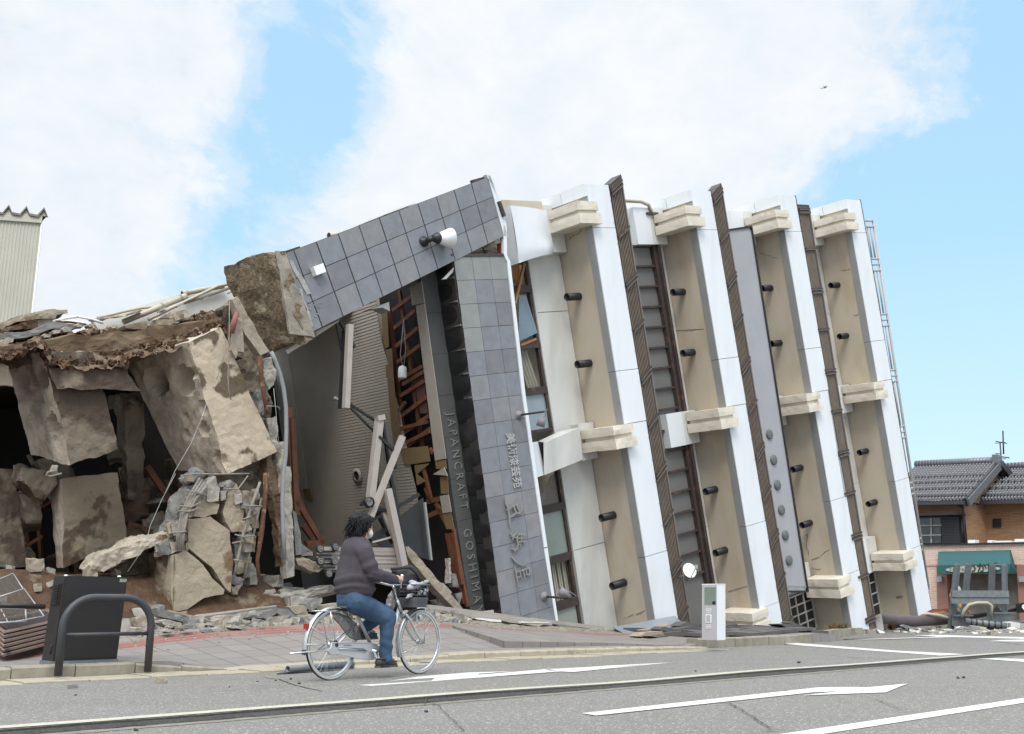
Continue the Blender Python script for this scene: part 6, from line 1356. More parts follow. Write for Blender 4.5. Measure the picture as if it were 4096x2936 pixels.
crack('B6', [(950, 455), (1020, 490), (1090, 535), (1145, 572)], .008); crack('B6', [(1100, 583), (1180, 576)], .012); crack('B6', [(1600, 438), (1660, 462), (1740, 490)], .006); crack('B6', [(1150, 230), (1350, 240), (1550, 258), (1740, 268)], .012); crack('B6', [(1800, 343), (1900, 362)], .004); crack('B5', [(1840, 425), (1940, 470), (1990, 520), (2060, 590)], .005); crack('B6', [(2110, 180), (2268, 200)], .02)
def pebble(k, x, y, s_, mt=CRUMB): return rub_obj(int(x), *(lambda p_: (p_.dot(RU), p_.dot(RM)))(G(k, x, y, .03)), s_, .6, mt, roadz(*(lambda p_: (p_.dot(RU), p_.dot(RM)))(G(k, x, y, .03))) + .0)
for k, x, y, s_ in (('B5', 604, 558, .013), ('B6', 1975, 335, .018), ('B6', 2000, 333, .018), ('B6', 813, 322, .012), ('B6', 1212, 389, .009), ('B5', 1288, 350, .014), ('B5', 1140, 360, .009), ('B5', 1015, 385, .009), ('B6', 1270, 281, .02), ('B5', 1325, 372, .014), ('B5', 1222, 356, .01), ('B5', 1888, 478, .014), ('B5', 335, 421, .01)):
    tag(pebble(k, x, y, s_).build('asphalt_crumb'), 'small dark crumb of asphalt on the open road', 'stone', 'asphalt crumbs on the road')
tag(pebble('B6', 1200, 186, .14, RUBG).build('loose_stone'), 'grey stone lying at the foot of the right kerb', 'stone'); tag(pebble('B5', 714, 365, .05, RUBT).build('loose_stone'), 'tan stone lying in the left gutter', 'stone'); tag(pebble('B6', 495, 228, .09, RUBW).build('loose_stone'), 'white stone by the right end of the driveway kerb', 'stone')

# fallen sign gantry, poles and wreckage at the far right
Gd = G('B2', 850, 1484, 0); ZF = (Gd - CAM).dot(FWD)
def fz(x, y, dz=0.): return P('B2', x, y, ZF + dz)
fr = thing('fallen_sign_gantry', Gd, 'galvanised steel sign gantry base lying on its side by the shop', 'gantry')
def fb(name, segs, wd_, ht=None, mat=GALV):
    m_ = MB().mat(mat)
    for a_, b_, z_ in segs: m_.bar(fz(*a_, z_), fz(*b_, z_), wd_, ht or wd_)
    return m_.build(name, mat, fr)
for a_, b_, z_ in (((895, 1038), (850, 1478), 0), ((972, 1036), (940, 1395), .7), ((1138, 1040), (1122, 1400), .5), ((1222, 1042), (1226, 1400), 0)):
    fb('post', [(a_, b_, z_)], .12, .05); o_ = 14; fb('post_flange', [((a_[0] + o_, a_[1]), (b_[0] + o_, b_[1]), z_ + .12)], .03, .2)
fb('cross_channel', [((865, 1240), (1253, 1242), -.1)], .12, .2); fb('cross_channel', [((862, 1286), (1253, 1288), -.1)], .12, .2)
fb('cap', [((890, 1040), (960, 1050), .3)], .06, .03); fb('cap', [((1135, 1038), (1235, 1043), .3)], .06, .03)
for x0, x1, y0, y1 in ((842, 962, 1390, 1462), (1115, 1248, 1372, 1430)):
    m = MB().mat(GALV); m.prism([fz(x0, y0, .2), fz(x1, y0, .2), fz(x1, y1, .2), fz(x0, y1, .2)], (0, -.3, .02)); m.prism([fz(x0 - 6, y0 - 6, .3), fz(x1 + 6, y0 - 6, .3), fz(x1 + 6, y0 + 4, .3), fz(x0 - 6, y0 + 4, .3)], (0, -.5, .0))
    m.prism([fz((x0 + x1) / 2 - 8, y0 - 55, .25), fz((x0 + x1) / 2 + 30, y0, .25), fz(x0 + 20, y0, .25)], (0, .05, 0)); m.build('foot_bracket', None, fr)
m = MB().mat(GALV); m.tube([fz(960, 1428, -.35), fz(1240, 1460, -.6)], .1, 12); m.build('tube', None, fr)
m = MB().mat(BLACKM)
for f in (.12, .25, .4, .55, .7, .85): c_ = fz(960, 1428, -.35).lerp(fz(1240, 1460, -.6), f); m.lathe(c_, fz(1240, 1460, -.6) - fz(960, 1428, -.35), [(.106, 0), (.106, .04)], n=12)
m.build('band', None, fr)
m = MB().mat(CREAMP); m.tube([fz(935, 1400, -.2), fz(955, 1350, -.2), fz(985, 1315, -.2), fz(1040, 1302, -.2), fz(1110, 1303, -.2), fz(1140, 1320, -.2), fz(1136, 1390, -.2)], .05, 10); m.build('hose', None, fr)
m = MB().mat(LAMPW); m.hexa([fz(1215, 1432, -.5), fz(1275, 1430, -.5), fz(1275, 1500, -.5), fz(1215, 1490, -.5)] + [fz(1255, 1430, -.2), fz(1338, 1440, -.2), fz(1328, 1510, -.2), fz(1270, 1500, -.2)]); m.mat(GREYM); m.bar(fz(1240, 1440, -.52), fz(1240, 1490, -.52), .06); m.bar(fz(1262, 1440, -.52), fz(1262, 1490, -.52), .06); tag(m.build('control_box'), 'pale control box fallen at the end of the galvanised tube', 'box')
m = MB().mat(GALV); m.prism([fz(1110, 1460, -.4), fz(1200, 1470, -.4), fz(1180, 1505, -.4), fz(1130, 1500, -.4)], (0, .3, 0)); m.prism([fz(1065, 1420, -.5), fz(1180, 1440, -.5), fz(1175, 1470, -.5), fz(1070, 1450, -.5)], (0, .2, 0)); tag(m.build('clamp_scrap'), 'crumpled grey clamp plates under the galvanised tube', 'scrap')
m = MB().mat(M('mauve_brown_pole', (.20, .155, .165), (.16, .12, .13), sc=3, rough=.5)); m.tube([P('B2', 300, 1432, ZF - 1), P('B2', 840, 1416, ZF + .5)], [.24, .16], 16); tag(m.build('fallen_pole'), 'thick mauve brown pole lying under the building\'s far end', 'pole')
m = MB().mat(DBROWN); m.tube([P('B2', 950, 1405, ZF + 2), P('B2', 1330, 1338, ZF + 1)], .085, 12); m.mat(DBROWN); m.prism([P('B2', 1312, 1310, ZF + .8), P('B2', 1440, 1285, ZF + .8), P('B2', 1450, 1360, ZF + .8), P('B2', 1325, 1372, ZF + .8)], (0, .1, 0)); m.mat(LAMPW); m.prism([P('B2', 1350, 1318, ZF + .75), P('B2', 1400, 1300, ZF + .75), P('B2', 1400, 1350, ZF + .75), P('B2', 1362, 1352, ZF + .75), P('B2', 1348, 1335, ZF + .75)], (0, .02, 0)); tag(m.build('fallen_signpost'), 'dark brown signpost lying with its square brown arrow sign up', 'signpost')
m = MB().mat(CREAMP); m.tube([P('B2', 640, 1385, ZF), P('B2', 700, 1378, ZF), P('B2', 780, 1388, ZF), P('B2', 840, 1405, ZF)], .05, 8); tag(m.build('loose_hose'), 'cream hose lying along the mauve pole', 'hose')
def jun(k, x, y, pts, z_, mt, nm, lb_, cat='wreckage'):
    m_ = MB().mat(mt); m_.prism([P('B2', a_, b_, ZF + z_) for a_, b_ in pts], (0, .25, 0)); tag(m_.build(nm), lb_, cat)
REDS = M('dark_red_sheet', (.20, .045, .06), (.15, .035, .045), sc=4, rough=.6); ORW = M('orange_plank', (.45, .19, .09), (.36, .14, .07), sc=4)
jun(0, 0, 0, [(690, 1345), (850, 1340), (930, 1350), (900, 1372), (700, 1362)], 4, ORW, 'plank', 'long orange brown plank lying before the brick pillar', 'plank'); jun(0, 0, 0, [(660, 1385), (720, 1362), (770, 1375), (800, 1395), (680, 1398)], 3, REDS, 'red_sheet', 'dark red sheet heap behind the mauve pole', 'sheet'); jun(0, 0, 0, [(720, 1375), (830, 1362), (820, 1372), (760, 1380)], 3.2, PINE, 'plank', 'short pale plank on top of the dark red sheet', 'plank'); jun(0, 0, 0, [(985, 1360), (995, 1358), (1020, 1420), (1008, 1424)], 3, PINE, 'plank', 'upright orange splinter inside the gantry', 'plank'); jun(0, 0, 0, [(1010, 1418), (1060, 1424), (1058, 1432), (1010, 1428)], 3, PINE, 'plank', 'flat orange stick inside the gantry', 'plank'); jun(0, 0, 0, [(860, 1345), (920, 1335), (925, 1355), (880, 1385)], 3.6, M('salmon_board', (.5, .25, .19)), 'board', 'salmon board behind the gantry foot', 'board')
jun(0, 0, 0, [(525, 1462), (545, 1452), (640, 1478), (630, 1485), (560, 1485)], -1, M('pale_blue_sheet', (.55, .6, .65), (.5, .55, .6)), 'metal_sheet', 'bent pale blue sheet lying under the mauve pole', 'sheet'); jun(0, 0, 0, [(600, 1450), (840, 1455), (840, 1465), (620, 1462)], 2, RUBT, 'board', 'long tan board lying behind the bent blue sheet', 'board'); jun(0, 0, 0, [(610, 1438), (700, 1430), (800, 1445), (780, 1455), (640, 1452)], 2.5, M('red_rubble', (.35, .14, .1), (.5, .4, .3), sc=6), 'debris_heap', 'low heap of red and cream debris beyond the mauve pole', 'debris'); jun(0, 0, 0, [(455, 1452), (480, 1448), (490, 1480), (462, 1482)], -1, RUST, 'debris_block', 'rusty block under the mauve pole', 'debris'); jun(0, 0, 0, [(380, 1450), (430, 1450), (425, 1482), (390, 1482)], -1.2, RUBT, 'debris_block', 'tan block holding up the near end of the mauve pole', 'debris')
jun(0, 0, 0, [(1120, 1452), (1260, 1478), (1250, 1490), (1130, 1490)], .1, GREYM, 'metal_plate', 'flat grey plate under the control box', 'plate')
n_ = 0
for i in range(150):
    x, y = random.uniform(350, 1362), random.gauss(1488, 14)
    if y < 1455 or y > 1535: continue
    p_ = G('B2', x, y, .02); o = rub_obj(i, p_.dot(RU), p_.dot(RM), random.uniform(.03, .12), .3, random.choice((RUBW, RUBG, WSHEET, RUBT)), 0).build('debris_flake'); tag(o, 'small pale shard strewn on the road below the fallen gantry', 'debris', 'shards on the road by the gantry'); n_ += 1

# ------------------------------------------------------------------ shop house at the right
UH = G('B2', 1000, 1398, -.0)
zc = 46.; h0 = P('B2', 1000, 1390, zc); UF = h0.dot(RU)
def atu(k, x, y, U): d = ray(k, x, y); return CAM + d * ((U - CAM.dot(RU)) / d.dot(RU))
BRK = bpy.data.materials.new('brown_brick'); BRK2 = bpy.data.materials.new('pink_brick')
for mt, c1, c2, mo, bw, rh in ((BRK, (.36, .20, .105), (.26, .14, .075), (.2, .12, .07), .55, .075), (BRK2, (.56, .40, .33), (.46, .31, .25), (.6, .5, .43), .32, .1)):
    mt.use_nodes = True; t = NT(mt.node_tree); out = t.n('ShaderNodeOutputMaterial'); b = t.n('ShaderNodeBsdfPrincipled'); t.l(b.outputs[0], out.inputs[0]); b.inputs['Roughness'].default_value = .8
    br = t.n('ShaderNodeTexBrick', in_Scale=1., in_Mortar_Size=.012, in_Brick_Width=bw, in_Row_Height=rh); br.inputs['Color1'].default_value = (*[x * 1.0 for x in c1], 1); br.inputs['Color2'].default_value = (*[x * 1.0 for x in c2], 1); br.inputs['Mortar'].default_value = (*[x * 1.0 for x in mo], 1)
    t.l(t.n('ShaderNodeUVMap').outputs[0], br.inputs['Vector']); t.l(br.outputs[0], b.inputs['Base Color'])
hs = thing('shop_house', Vec((h0.x, h0.y, 0)), 'two storey tan brick shop house with grey tiled roofs and green awning', 'house')
huv = lambda q: (q.dot(RM) * -1, q.z)
def hw(name, mat, k, pts, U, dep=.25, par=hs, uv=None):
    m_ = MB().mat(mat); m_.prism([atu(k, x, y, U) for x, y in pts], RU * dep); return m_.build(name, mat, par, uv=huv if uv else None)
U2 = UF + 2.2; U3 = UF + 4.5
hw('parapet', BRK2, 'B2', [(500, 912), (1600, 884), (1600, 1040), (500, 1050)], UF, 2.2, uv=1)
hw('parapet_cap', BLACKM, 'B2', [(500, 905), (1600, 880), (1600, 892), (500, 915)], UF - .12, 2.4)
hw('brick_pier', BRK2, 'B2', [(600, 1045), (765, 1045), (772, 1420), (600, 1420)], UF + .05, .6, uv=1)
PINKP = M('terracotta_render', (.45, .225, .18), (.38, .19, .15), sc=3, bump=.4, bsc=20)
hw('pier', PINKP, 'B2', [(762, 1045), (830, 1045), (850, 1420), (770, 1420)], UF, .6); hw('pier', PINKP, 'B2', [(1310, 1040), (1500, 1040), (1515, 1420), (1332, 1420)], UF, .6)
hw('lintel', PINKP, 'B2', [(830, 1042), (1310, 1040), (1312, 1062), (832, 1062)], UF + .1, .5)
m = MB(); MSH = M('shutter_slats', (.33, .285, .255), (.27, .23, .205), sc=2, rough=.6, c3=(.2, .16, .13), sc3=1.5, t3=(.5, .7)); m.mat(MSH)
a0, b0_ = atu('B2', 838, 1062, UF + .4), atu('B2', 1325, 1062, UF + .4); a1, b1 = atu('B2', 855, 1425, UF + .4), atu('B2', 1345, 1425, UF + .4)
for i in range(30):
    f0, f1 = i / 30, (i + 1) / 30
    q = [a0.lerp(a1, f0), b0_.lerp(b1, f0), b0_.lerp(b1, f1) - RU * .03, a0.lerp(a1, f1) - RU * .03, a0.lerp(a1, f1), b0_.lerp(b1, f1)]
    m.add(q, [(3, 2, 1, 0), (4, 5, 2, 3)])
m.build('shutter', None, hs)
AWN = M('green_canvas', (.02, .115, .118), (.017, .10, .105), sc=2, rough=.75)
m = MB().mat(AWN); q = [atu('B2', 775, 952, UF - .15), atu('B2', 1265, 940, UF - .15), atu('B2', 1270, 1036, UF - 1.0), atu('B2', 1255, 1102, UF - 1.05), atu('B2', 766, 1107, UF - 1.05), atu('B2', 770, 1045, UF - 1.0)]
q2 = [q[0], q[1], q[2] + RU * .9, q[5] + RU * .9]
m.add(q + [atu('B2', 775, 966, UF - .15), atu('B2', 1265, 954, UF - .15)], [(5, 2, 1, 0), (4, 3, 2, 5)]); m.add([q[0], q[5], q[4], q[4] + RU * .95, q[0] + RU * .1], [(0, 1, 2, 3, 4)]); m.add([q[1], q[2], q[3], q[3] + RU * .95, q[1] + RU * .1], [(4, 3, 2, 1, 0)])
aw = m.build('awning', None, hs)
m = MB().mat(M('awning_cream', (.62, .62, .52), (.57, .57, .47), sc=4)); c_ = atu('B2', 1009, 1072, UF - 1.09); ex = -RM * (atu('B2', 1200, 1070, UF - 1.09) - c_).length; m.add([c_ + ex * cos(2 * pi * i / 28) + Z * (.14 * sin(2 * pi * i / 28)) - RU * .0 for i in range(28)], [tuple(range(28))]); m.build('name_panel', None, aw)
m = MB().mat(BLACKM); add_text(m, 'ファッション', .16, c_ - RU * .03 + RM * .62, -RM, Z, dep=.01, bold=.002, width=.8); add_text(m, 'わかば', .44, c_ - RU * .03 - RM * .42 + Z * .02, -RM, Z, dep=.01, bold=.008, width=1.35); m.build('shop_name', None, aw)
for x in (787, 1352): m = MB().mat(GREYM); m.box(atu('B2', x, 1140, UF - .12), RM * .12, RU * .1, Z * .12); m.build('wall_lamp', None, hs)
# upper storey, set back
hw('upper_wall', BRK, 'B2', [(480, 600), (948, 604), (962, 900), (480, 905)], U2, .3, uv=1)
m = MB().mat(BRK); q = [atu('B2', 948, 600, U2), atu('B2', 1025, 600, U3), atu('B2', 1045, 900, U3), atu('B2', 962, 900, U2)]; cn = atu('B2', 948, 600, U2); 
ql = [cn, cn + RU * 5, Vec((cn.x, cn.y, 0)) + RU * 5 + Z * 3.5, Vec((cn.x, cn.y, 0)) + Z * 3.5]; gt_ = atu('B2', 1195, 365, U2 + 3.6)
m.add(ql, [(0, 1, 2, 3)]); m.build('side_wall', None, hs, uv=lambda q: (q.dot(RU), q.z))
hw('upper_wall', BRK, 'B2', [(900, 600), (1600, 590), (1600, 890), (900, 900)], U3, .3, uv=1)
DGL = M('dark_window_glass', (.06, .075, .08), (.045, .055, .06), sc=1, rough=.2, spec=.7)
wn = hw('window', DGREY, 'B2', [(560, 700), (920, 692), (930, 896), (560, 902)], U2 - .1, .1); hw('pane', DGL, 'B2', [(600, 722), (790, 718), (795, 893), (600, 896)], U2 - .14, .03, par=wn); hw('shutter', DGREY, 'B2', [(795, 716), (915, 712), (922, 890), (800, 893)], U2 - .17, .06, par=wn)
m = MB().mat(BLACKM)
for i in range(9): y = 730 + i * 18; m.bar(atu('B2', 796, y + 2, U2 - .19), atu('B2', 918, y, U2 - .19), .02)
m.bar(atu('B2', 560, 706, U2 - .5), atu('B2', 935, 696, U2 - .5), .9, .1); m.build('hood', None, hs)
m = MB().mat(GREYM); m.bar(atu('B2', 600, 775, U2 - .3), atu('B2', 800, 772, U2 - .3), .05); m.bar(atu('B2', 728, 725, U2 - .16), atu('B2', 730, 893, U2 - .16), .08); m.bar(atu('B2', 600, 842, U2 - .3), atu('B2', 795, 838, U2 - .3), .05); m.build('window_rail', None, hs)
wv = hw('window', BLACKM, 'B2', [(1146, 726), (1202, 724), (1204, 786), (1148, 788)], U3 - .06, .1)
for pts, U in (([(898, 605), (905, 625), (935, 645), (946, 660), (957, 895)], U2 - .15), ([(935, 700), (948, 890)], U2 - .12), ([(995, 605), (1005, 625), (1035, 650), (1042, 665), (1054, 895)], U3 - .15)):
    m = MB().mat(DGREY); m.tube([atu('B2', x, y, U) for x, y in pts], .06, 8); m.build('downpipe', None, hs)
RT_ = M('roof_tile_grey', (.19, .185, .21), (.14, .135, .155), sc=2.5, rough=.32, spec=.8)
def tiled(e0, e1, r1, r0, nc, nr):
    """roof plane from eave e0-e1 to ridge r0-r1 in wavy lapped courses"""
    m_ = MB().mat(RT_); up_ = (e1 - e0).cross(r0 - e0).normalized()
    if up_.z < 0: up_ = -up_
    def f(i, j):
        x, y = i * nc, j * nr; fx = x - math.floor(x); fy = y - math.floor(y + 1e-6)
        q = (e0 * (1 - i) + e1 * i) * (1 - j) + (r0 * (1 - i) + r1 * i) * j
        return q + up_ * (.075 * sin(2 * pi * fx) + .03)
    K = 6
    for r_ in range(nr):
        j0, j1 = r_ / nr, (r_ + 1) / nr; vs = []
        for i in range(nc * K + 1):
            a_ = f(i / nc / K, j0); b_ = f(i / nc / K, j1); vs += [a_ + up_ * .06, b_ - up_ * .0, a_ - up_ * .05]
        m_.add(vs, [(3 * i, 3 * i + 3, 3 * i + 4, 3 * i + 1) for i in range(nc * K)] + [(3 * i + 2, 3 * i + 5, 3 * i + 3, 3 * i) for i in range(nc * K)], True)
    return m_, up_
e1 = atu('B2', 962, 600, U2 - .75); e0 = atu('B2', 380, 612, U2 - .75); r1 = atu('B2', 1180, 350, U2 + 3.6); r0 = r1 + (e0 - e1)
def snow(m_, e0, e1, r0, r1, up_, rows, n):
    m_.mat(BLACKM)
    for jr in rows:
        for i in range(n):
            f = (i + .5 + (.5 if int(jr * 100) % 2 else 0)) / n; q = (e0 * (1 - f) + e1 * f) * (1 - jr) + (r0 * (1 - f) + r1 * f) * jr; m_.lathe(q + up_ * .1, up_, [(.13, 0), (.1, .06), (.0, .08)], n=8)
m, up_ = tiled(e0, e1, r1, r0, 26, 16); snow(m, e0, e1, r0, r1, up_, (.07,), 26); snow(m, e0, e1, r0, r1, up_, (.27, .45, .62), 13); rf = m.build('roof', None, hs)
m = MB().mat(RT_); m.tube([r0 + Z * .15, r1 + Z * .15 - RM * .1], .19, 10); m.bar(r0 - Z * .02, r1 - Z * .02, .3, .25); 
for i in range(26): c_ = r0.lerp(r1, i / 26) + Z * .15; m.lathe(c_, r1 - r0, [(.21, 0), (.21, .06)], n=10)
m.box(r1 + Z * .12, (r1 - r0).normalized() * .14, RU * .22, Z * .32); m.build('ridge', None, rf)
m = MB().mat(M('bargeboard_grey', (.16, .165, .175), (.13, .135, .145), sc=3)); m.bar(e1 + Z * -.12 - RM * .12, r1 - Z * .12 - RM * .12, .12, .34); m.mat(BLACKM); m.bar(e1 + Z * -.1 - RM * .02, r1 - Z * .1 - RM * .02, .14, .4); m.build('bargeboard', None, rf)
bk_e = r1 + (r1 - e1).reflect(RU); m = MB().mat(DGREY); m.prism([r1, r1 + RU * 4.2 - Z * (r1.z - e1.z), r0 + RU * 4.2 - Z * (r1.z - e1.z), r0], (0, 0, -.2)); m.bar(r1 - RM * .1, r1 - RM * .1 + RU * 2.2 - Z * ((r1.z - e1.z) * .52), .3, .35); m.mat(BRK); m.add([r1 + RM * .25 - Z * .2, e1 + RM * .25 + RU * .5, e1 + RM * .25 + RU * 8], [(0, 1, 2)]); m.build('back_roof', None, rf)
m = MB().mat(DGREY); m.bar(e0 - Z * .12 - RU * .1, e1 - Z * .12 - RU * .1, .16, .16); m.build('gutter', None, rf)
e0 = atu('B2', 1005, 604, U3 - .75); e1 = atu('B2', 1700, 585, U3 - .75); r0 = atu('B2', 1225, 392, U3 + 3.3); r1 = r0 + (e1 - e0); r0b = r0 + (e0 - e1) * .25; e0b = e0 + (e0 - e1) * .0
m, up_ = tiled(e0, e1, r1, r0, 30, 14); snow(m, e0, e1, r0, r1, up_, (.07,), 30); snow(m, e0, e1, r0, r1, up_, (.3, .5, .7), 15); rf2 = m.build('roof', None, hs)
m = MB().mat(RT_); m.tube([r0 + Z * .15, r1 + Z * .15], .19, 10); m.bar(r0, r1, .3, .25)
for i in range(26): m.lathe(r0.lerp(r1, i / 26) + Z * .15, r1 - r0, [(.21, 0), (.21, .06)], n=10)
m.build('ridge', None, rf2); m = MB().mat(DGREY); m.bar(e0 - Z * .12 - RU * .1, e1 - Z * .12 - RU * .1, .16, .16); m.build('gutter', None, rf2)
m = MB().mat(DGREY); o = r1.copy(); an = atu('B2', 1205, 372, U2 + 4); tpp = atu('B2', 1198, 200, U2 + 4); m.tube([an - Z * .6, tpp], .035, 6)
for a_, b_, r_ in (((1168, 197), (1246, 212), .025), ((1165, 210), (1235, 205), .02), ((1218, 125), (1223, 285), .04), ((1170, 298), (1262, 310), .03), ((1178, 282), (1180, 310), .02), ((1182, 290), (1205, 320), .025), ((1165, 280), (1196, 282), .02), ((1195, 318), (1240, 316), .02)): m.tube([atu('B2', *a_, U2 + 4), atu('B2', *b_, U2 + 4)], r_, 5)
m.build('aerial', None, hs)
for x0, x1, y0, y1 in ((1112, 1145, 874, 888), (1165, 1275, 878, 888), (1298, 1370, 866, 884), (978, 1028, 872, 890)): hw('roof_unit', LAMPW, 'B2', [(x0, y0), (x1, y0 - 1), (x1, y1 + 5), (x0, y1 + 5)], UF + 1.2, .4)
# person in a yellow and blue jacket crouching beyond the gantry
zp = ZF + 4; q = lambda x, y, dz=0.: P('B2', x, y, zp + dz)
JY = M('jacket_yellow', (.65, .38, .04), (.6, .34, .03), sc=5); JB = M('jacket_blue', (.03, .27, .5), (.025, .22, .42), sc=5); SKIN = M('skin', (.52, .33, .24), (.48, .295, .21), sc=6, rough=.55)
pb = blob('person', [((q(897, 1222), .14), (q(893, 1212), .12)), ((q(900, 1262), .2), (q(905, 1310, .05), .24)), ((q(900, 1320), .16), (q(880, 1350, -.2), .13), (q(890, 1400), .09)), ((q(912, 1320), .16), (q(925, 1355, -.2), .13), (q(915, 1400), .09)), ((q(885, 1262), .08), (q(878, 1310, -.25), .06)), ((q(920, 1262), .08), (q(928, 1310, -.2), .06))], .03, SKIN)
tag(pb, 'person in orange yellow and blue rain jacket crouching behind the gantry', 'person')
blob('jacket', [((q(902, 1258), .25), (q(915, 1320), .26)), ((q(920, 1262), .14), (q(930, 1330, -.25), .12))], .03, JY, pb); blob('sleeve', [((q(884, 1262, -.15), .13), (q(884, 1300, -.28), .12), (q(895, 1325, -.3), .1))], .03, JB, pb); blob('hood', [('e', q(897, 1215, 0), ((.17, 0, 0), (0, .17, 0), (0, 0, .18)))], .03, M('helmet_pale', (.6, .58, .55)), pb); blob('trousers', [((q(900, 1325), .2), (q(880, 1352, -.2), .16), (q(890, 1402), .12)), ((q(912, 1325), .2), (q(925, 1357, -.2), .16), (q(915, 1402), .12))], .03, JB, pb)

# pale corrugated building at far left
zl = 42.; SID = M('cream_corrugated', (.62, .60, .51), (.57, .55, .465), sc=1, rough=.6)
bl_ = thing('corrugated_building', Vec((P('C6', 0, 1500, zl).x, P('C6', 0, 1500, zl).y, 0)), 'tall cream corrugated metal building with zigzag brown roof edge', 'building')
p1_ = P('C6', 508, 345, zl); edge = Vec((p1_.x, p1_.y, 0)); dl = (RU * -.35 + Vec((-1, .0, 0))).normalized() if False else Vec((-1, -.22, 0)).normalized()
topz = p1_.z; m = MB().mat(SID); Wd = 9; NR = 276; vs = []
for i in range(NR + 1):
    a_ = edge + dl * (Wd * i / NR); nrm = Vec((dl.y, -dl.x, 0)); nrm = nrm if nrm.y < 0 else -nrm; o_ = nrm * (.025 if i % 4 in (0, 1) else 0); vs += [a_ + o_, a_ + o_ + Z * topz]
m.add(vs, [(2 * i, 2 * i + 1, 2 * i + 3, 2 * i + 2) for i in range(NR)]); bkd = Vec((-.62, .78, 0)) * 9; m.prism([edge + dl * .05 - nrm * .03, edge + dl * Wd - nrm * .03, edge + dl * Wd + bkd, edge + dl * .05 + bkd], Z * (topz - .01)); m.build('wall', None, bl_)
m = MB().mat(LAMPW); m.box(edge + Z * topz / 2 + nrm * .03, dl * .03, nrm * .05, Z * topz / 2); m.build('corner_trim', None, bl_)
CAPB = M('roof_edge_brown', (.24, .19, .16), (.19, .15, .125), sc=2, rough=.5); m = MB().mat(SID); m.box(edge + dl * Wd / 2 + Z * (topz + .15) + nrm * .06, dl * (Wd / 2), nrm * .06, Z * .16)
pts = []; s_ = -.2
while s_ < Wd: pts += [(s_, .25), (s_ + .14, .55), (s_ + .34, .2), (s_ + .62, .24)]; s_ += .66
for (a_, h1), (b_, h2) in zip(pts[:-1], pts[1:]):
    if b_ - a_ < .01: continue
    A_, B_ = edge + dl * a_ + nrm * .2, edge + dl * b_ + nrm * .2
    m.mat(CAPB); m.hexa([A_ + Z * (topz + h1), B_ + Z * (topz + h2), B_ + Z * (topz + h2) + bkd, A_ + Z * (topz + h1) + bkd, A_ + Z * (topz + h1 + .09), B_ + Z * (topz + h2 + .09), B_ + Z * (topz + h2 + .09) + bkd, A_ + Z * (topz + h1 + .09) + bkd])
    m.mat(SID); m.prism([edge + dl * a_ + nrm * .1 + Z * (topz + .3), edge + dl * b_ + nrm * .1 + Z * (topz + .3), edge + dl * b_ + nrm * .1 + Z * (topz + h2 + .02), edge + dl * a_ + nrm * .1 + Z * (topz + h1 + .02)], -nrm * .1)
m.build('roof_edge', None, bl_)
# helicopter and a far speck
hl = lambda x, y: P('D', x, y, 1500.)
def hv(x, y): return CAM + (RTV * ((3240 + x / 18.9 - CX) / FPX) + UPV * ((CY - 320 - y / 18.9) / FPX) + FWD) * 1500
hp = thing('helicopter', hv(1100, 570), 'tiny grey helicopter flying high at the right of the sky', 'helicopter'); HM = M('helicopter_grey', (.2, .2, .28), (.16, .16, .22))
m = MB().mat(HM); m.tube([hv(1290, 500), hv(1220, 530), hv(1120, 560), hv(1000, 600), hv(840, 650)], [.2, 1.1, 1.3, .6, .25], 10); m.build('fuselage', None, hp); m = MB().mat(HM); m.bar(hv(850, 655), hv(785, 590), .5, .3); m.build('tail_fin', None, hp)
m = MB().mat(HM); m.tube([hv(1100, 540), hv(1095, 470)], .35, 8)
for x, y in ((820, 510), (980, 390), (1310, 370), (1350, 470)): m.bar(hv(1095, 465), hv(x, y), .3, .1)
m.build('rotor', None, hp)
# ================================================================== bicycle and rider
rc0, fc0 = G('B3', 372, 1566, roadz(6, 9.2) ), G('B3', 1142, 1511, roadz(7.3, 9.3))
BD = (fc0 - rc0); BD.z = 0; WBASE = BD.length; BD.normalize(); BR_ = Vec((BD.y, -BD.x, 0))
def K(x, y, off=0.):
    o = rc0 + BR_ * off; d = ray('B3', x, y); return CAM + d * ((o - CAM).dot(BR_) / d.dot(BR_))
SILV = M('silver_paint', (.78, .79, .81), (.70, .71, .73), sc=6, rough=.35, metal=.6); CHRM = M('chrome', (.9, .9, .91), (.8, .8, .81), sc=8, rough=.22, metal=.9)
TYRE = M('tyre_black', (.022, .022, .022), (.03, .03, .03), sc=30, rough=.8); TYW = M('tyre_pale_wall', (.68, .67, .65), (.56, .55, .53), sc=20, rough=.75)
BLKP = M('black_plastic', (.02, .02, .022), (.028, .028, .03), sc=12, rough=.5); BASK = M('basket_grey', (.13, .137, .155), (.10, .107, .12), sc=10, rough=.55)
bk = thing('bicycle', (rc0 + fc0) / 2, 'silver city bicycle with front basket, ridden on the road past the wreck', 'bicycle')
WR = .338
rh, fh = rc0 + Z * WR, fc0 + Z * WR
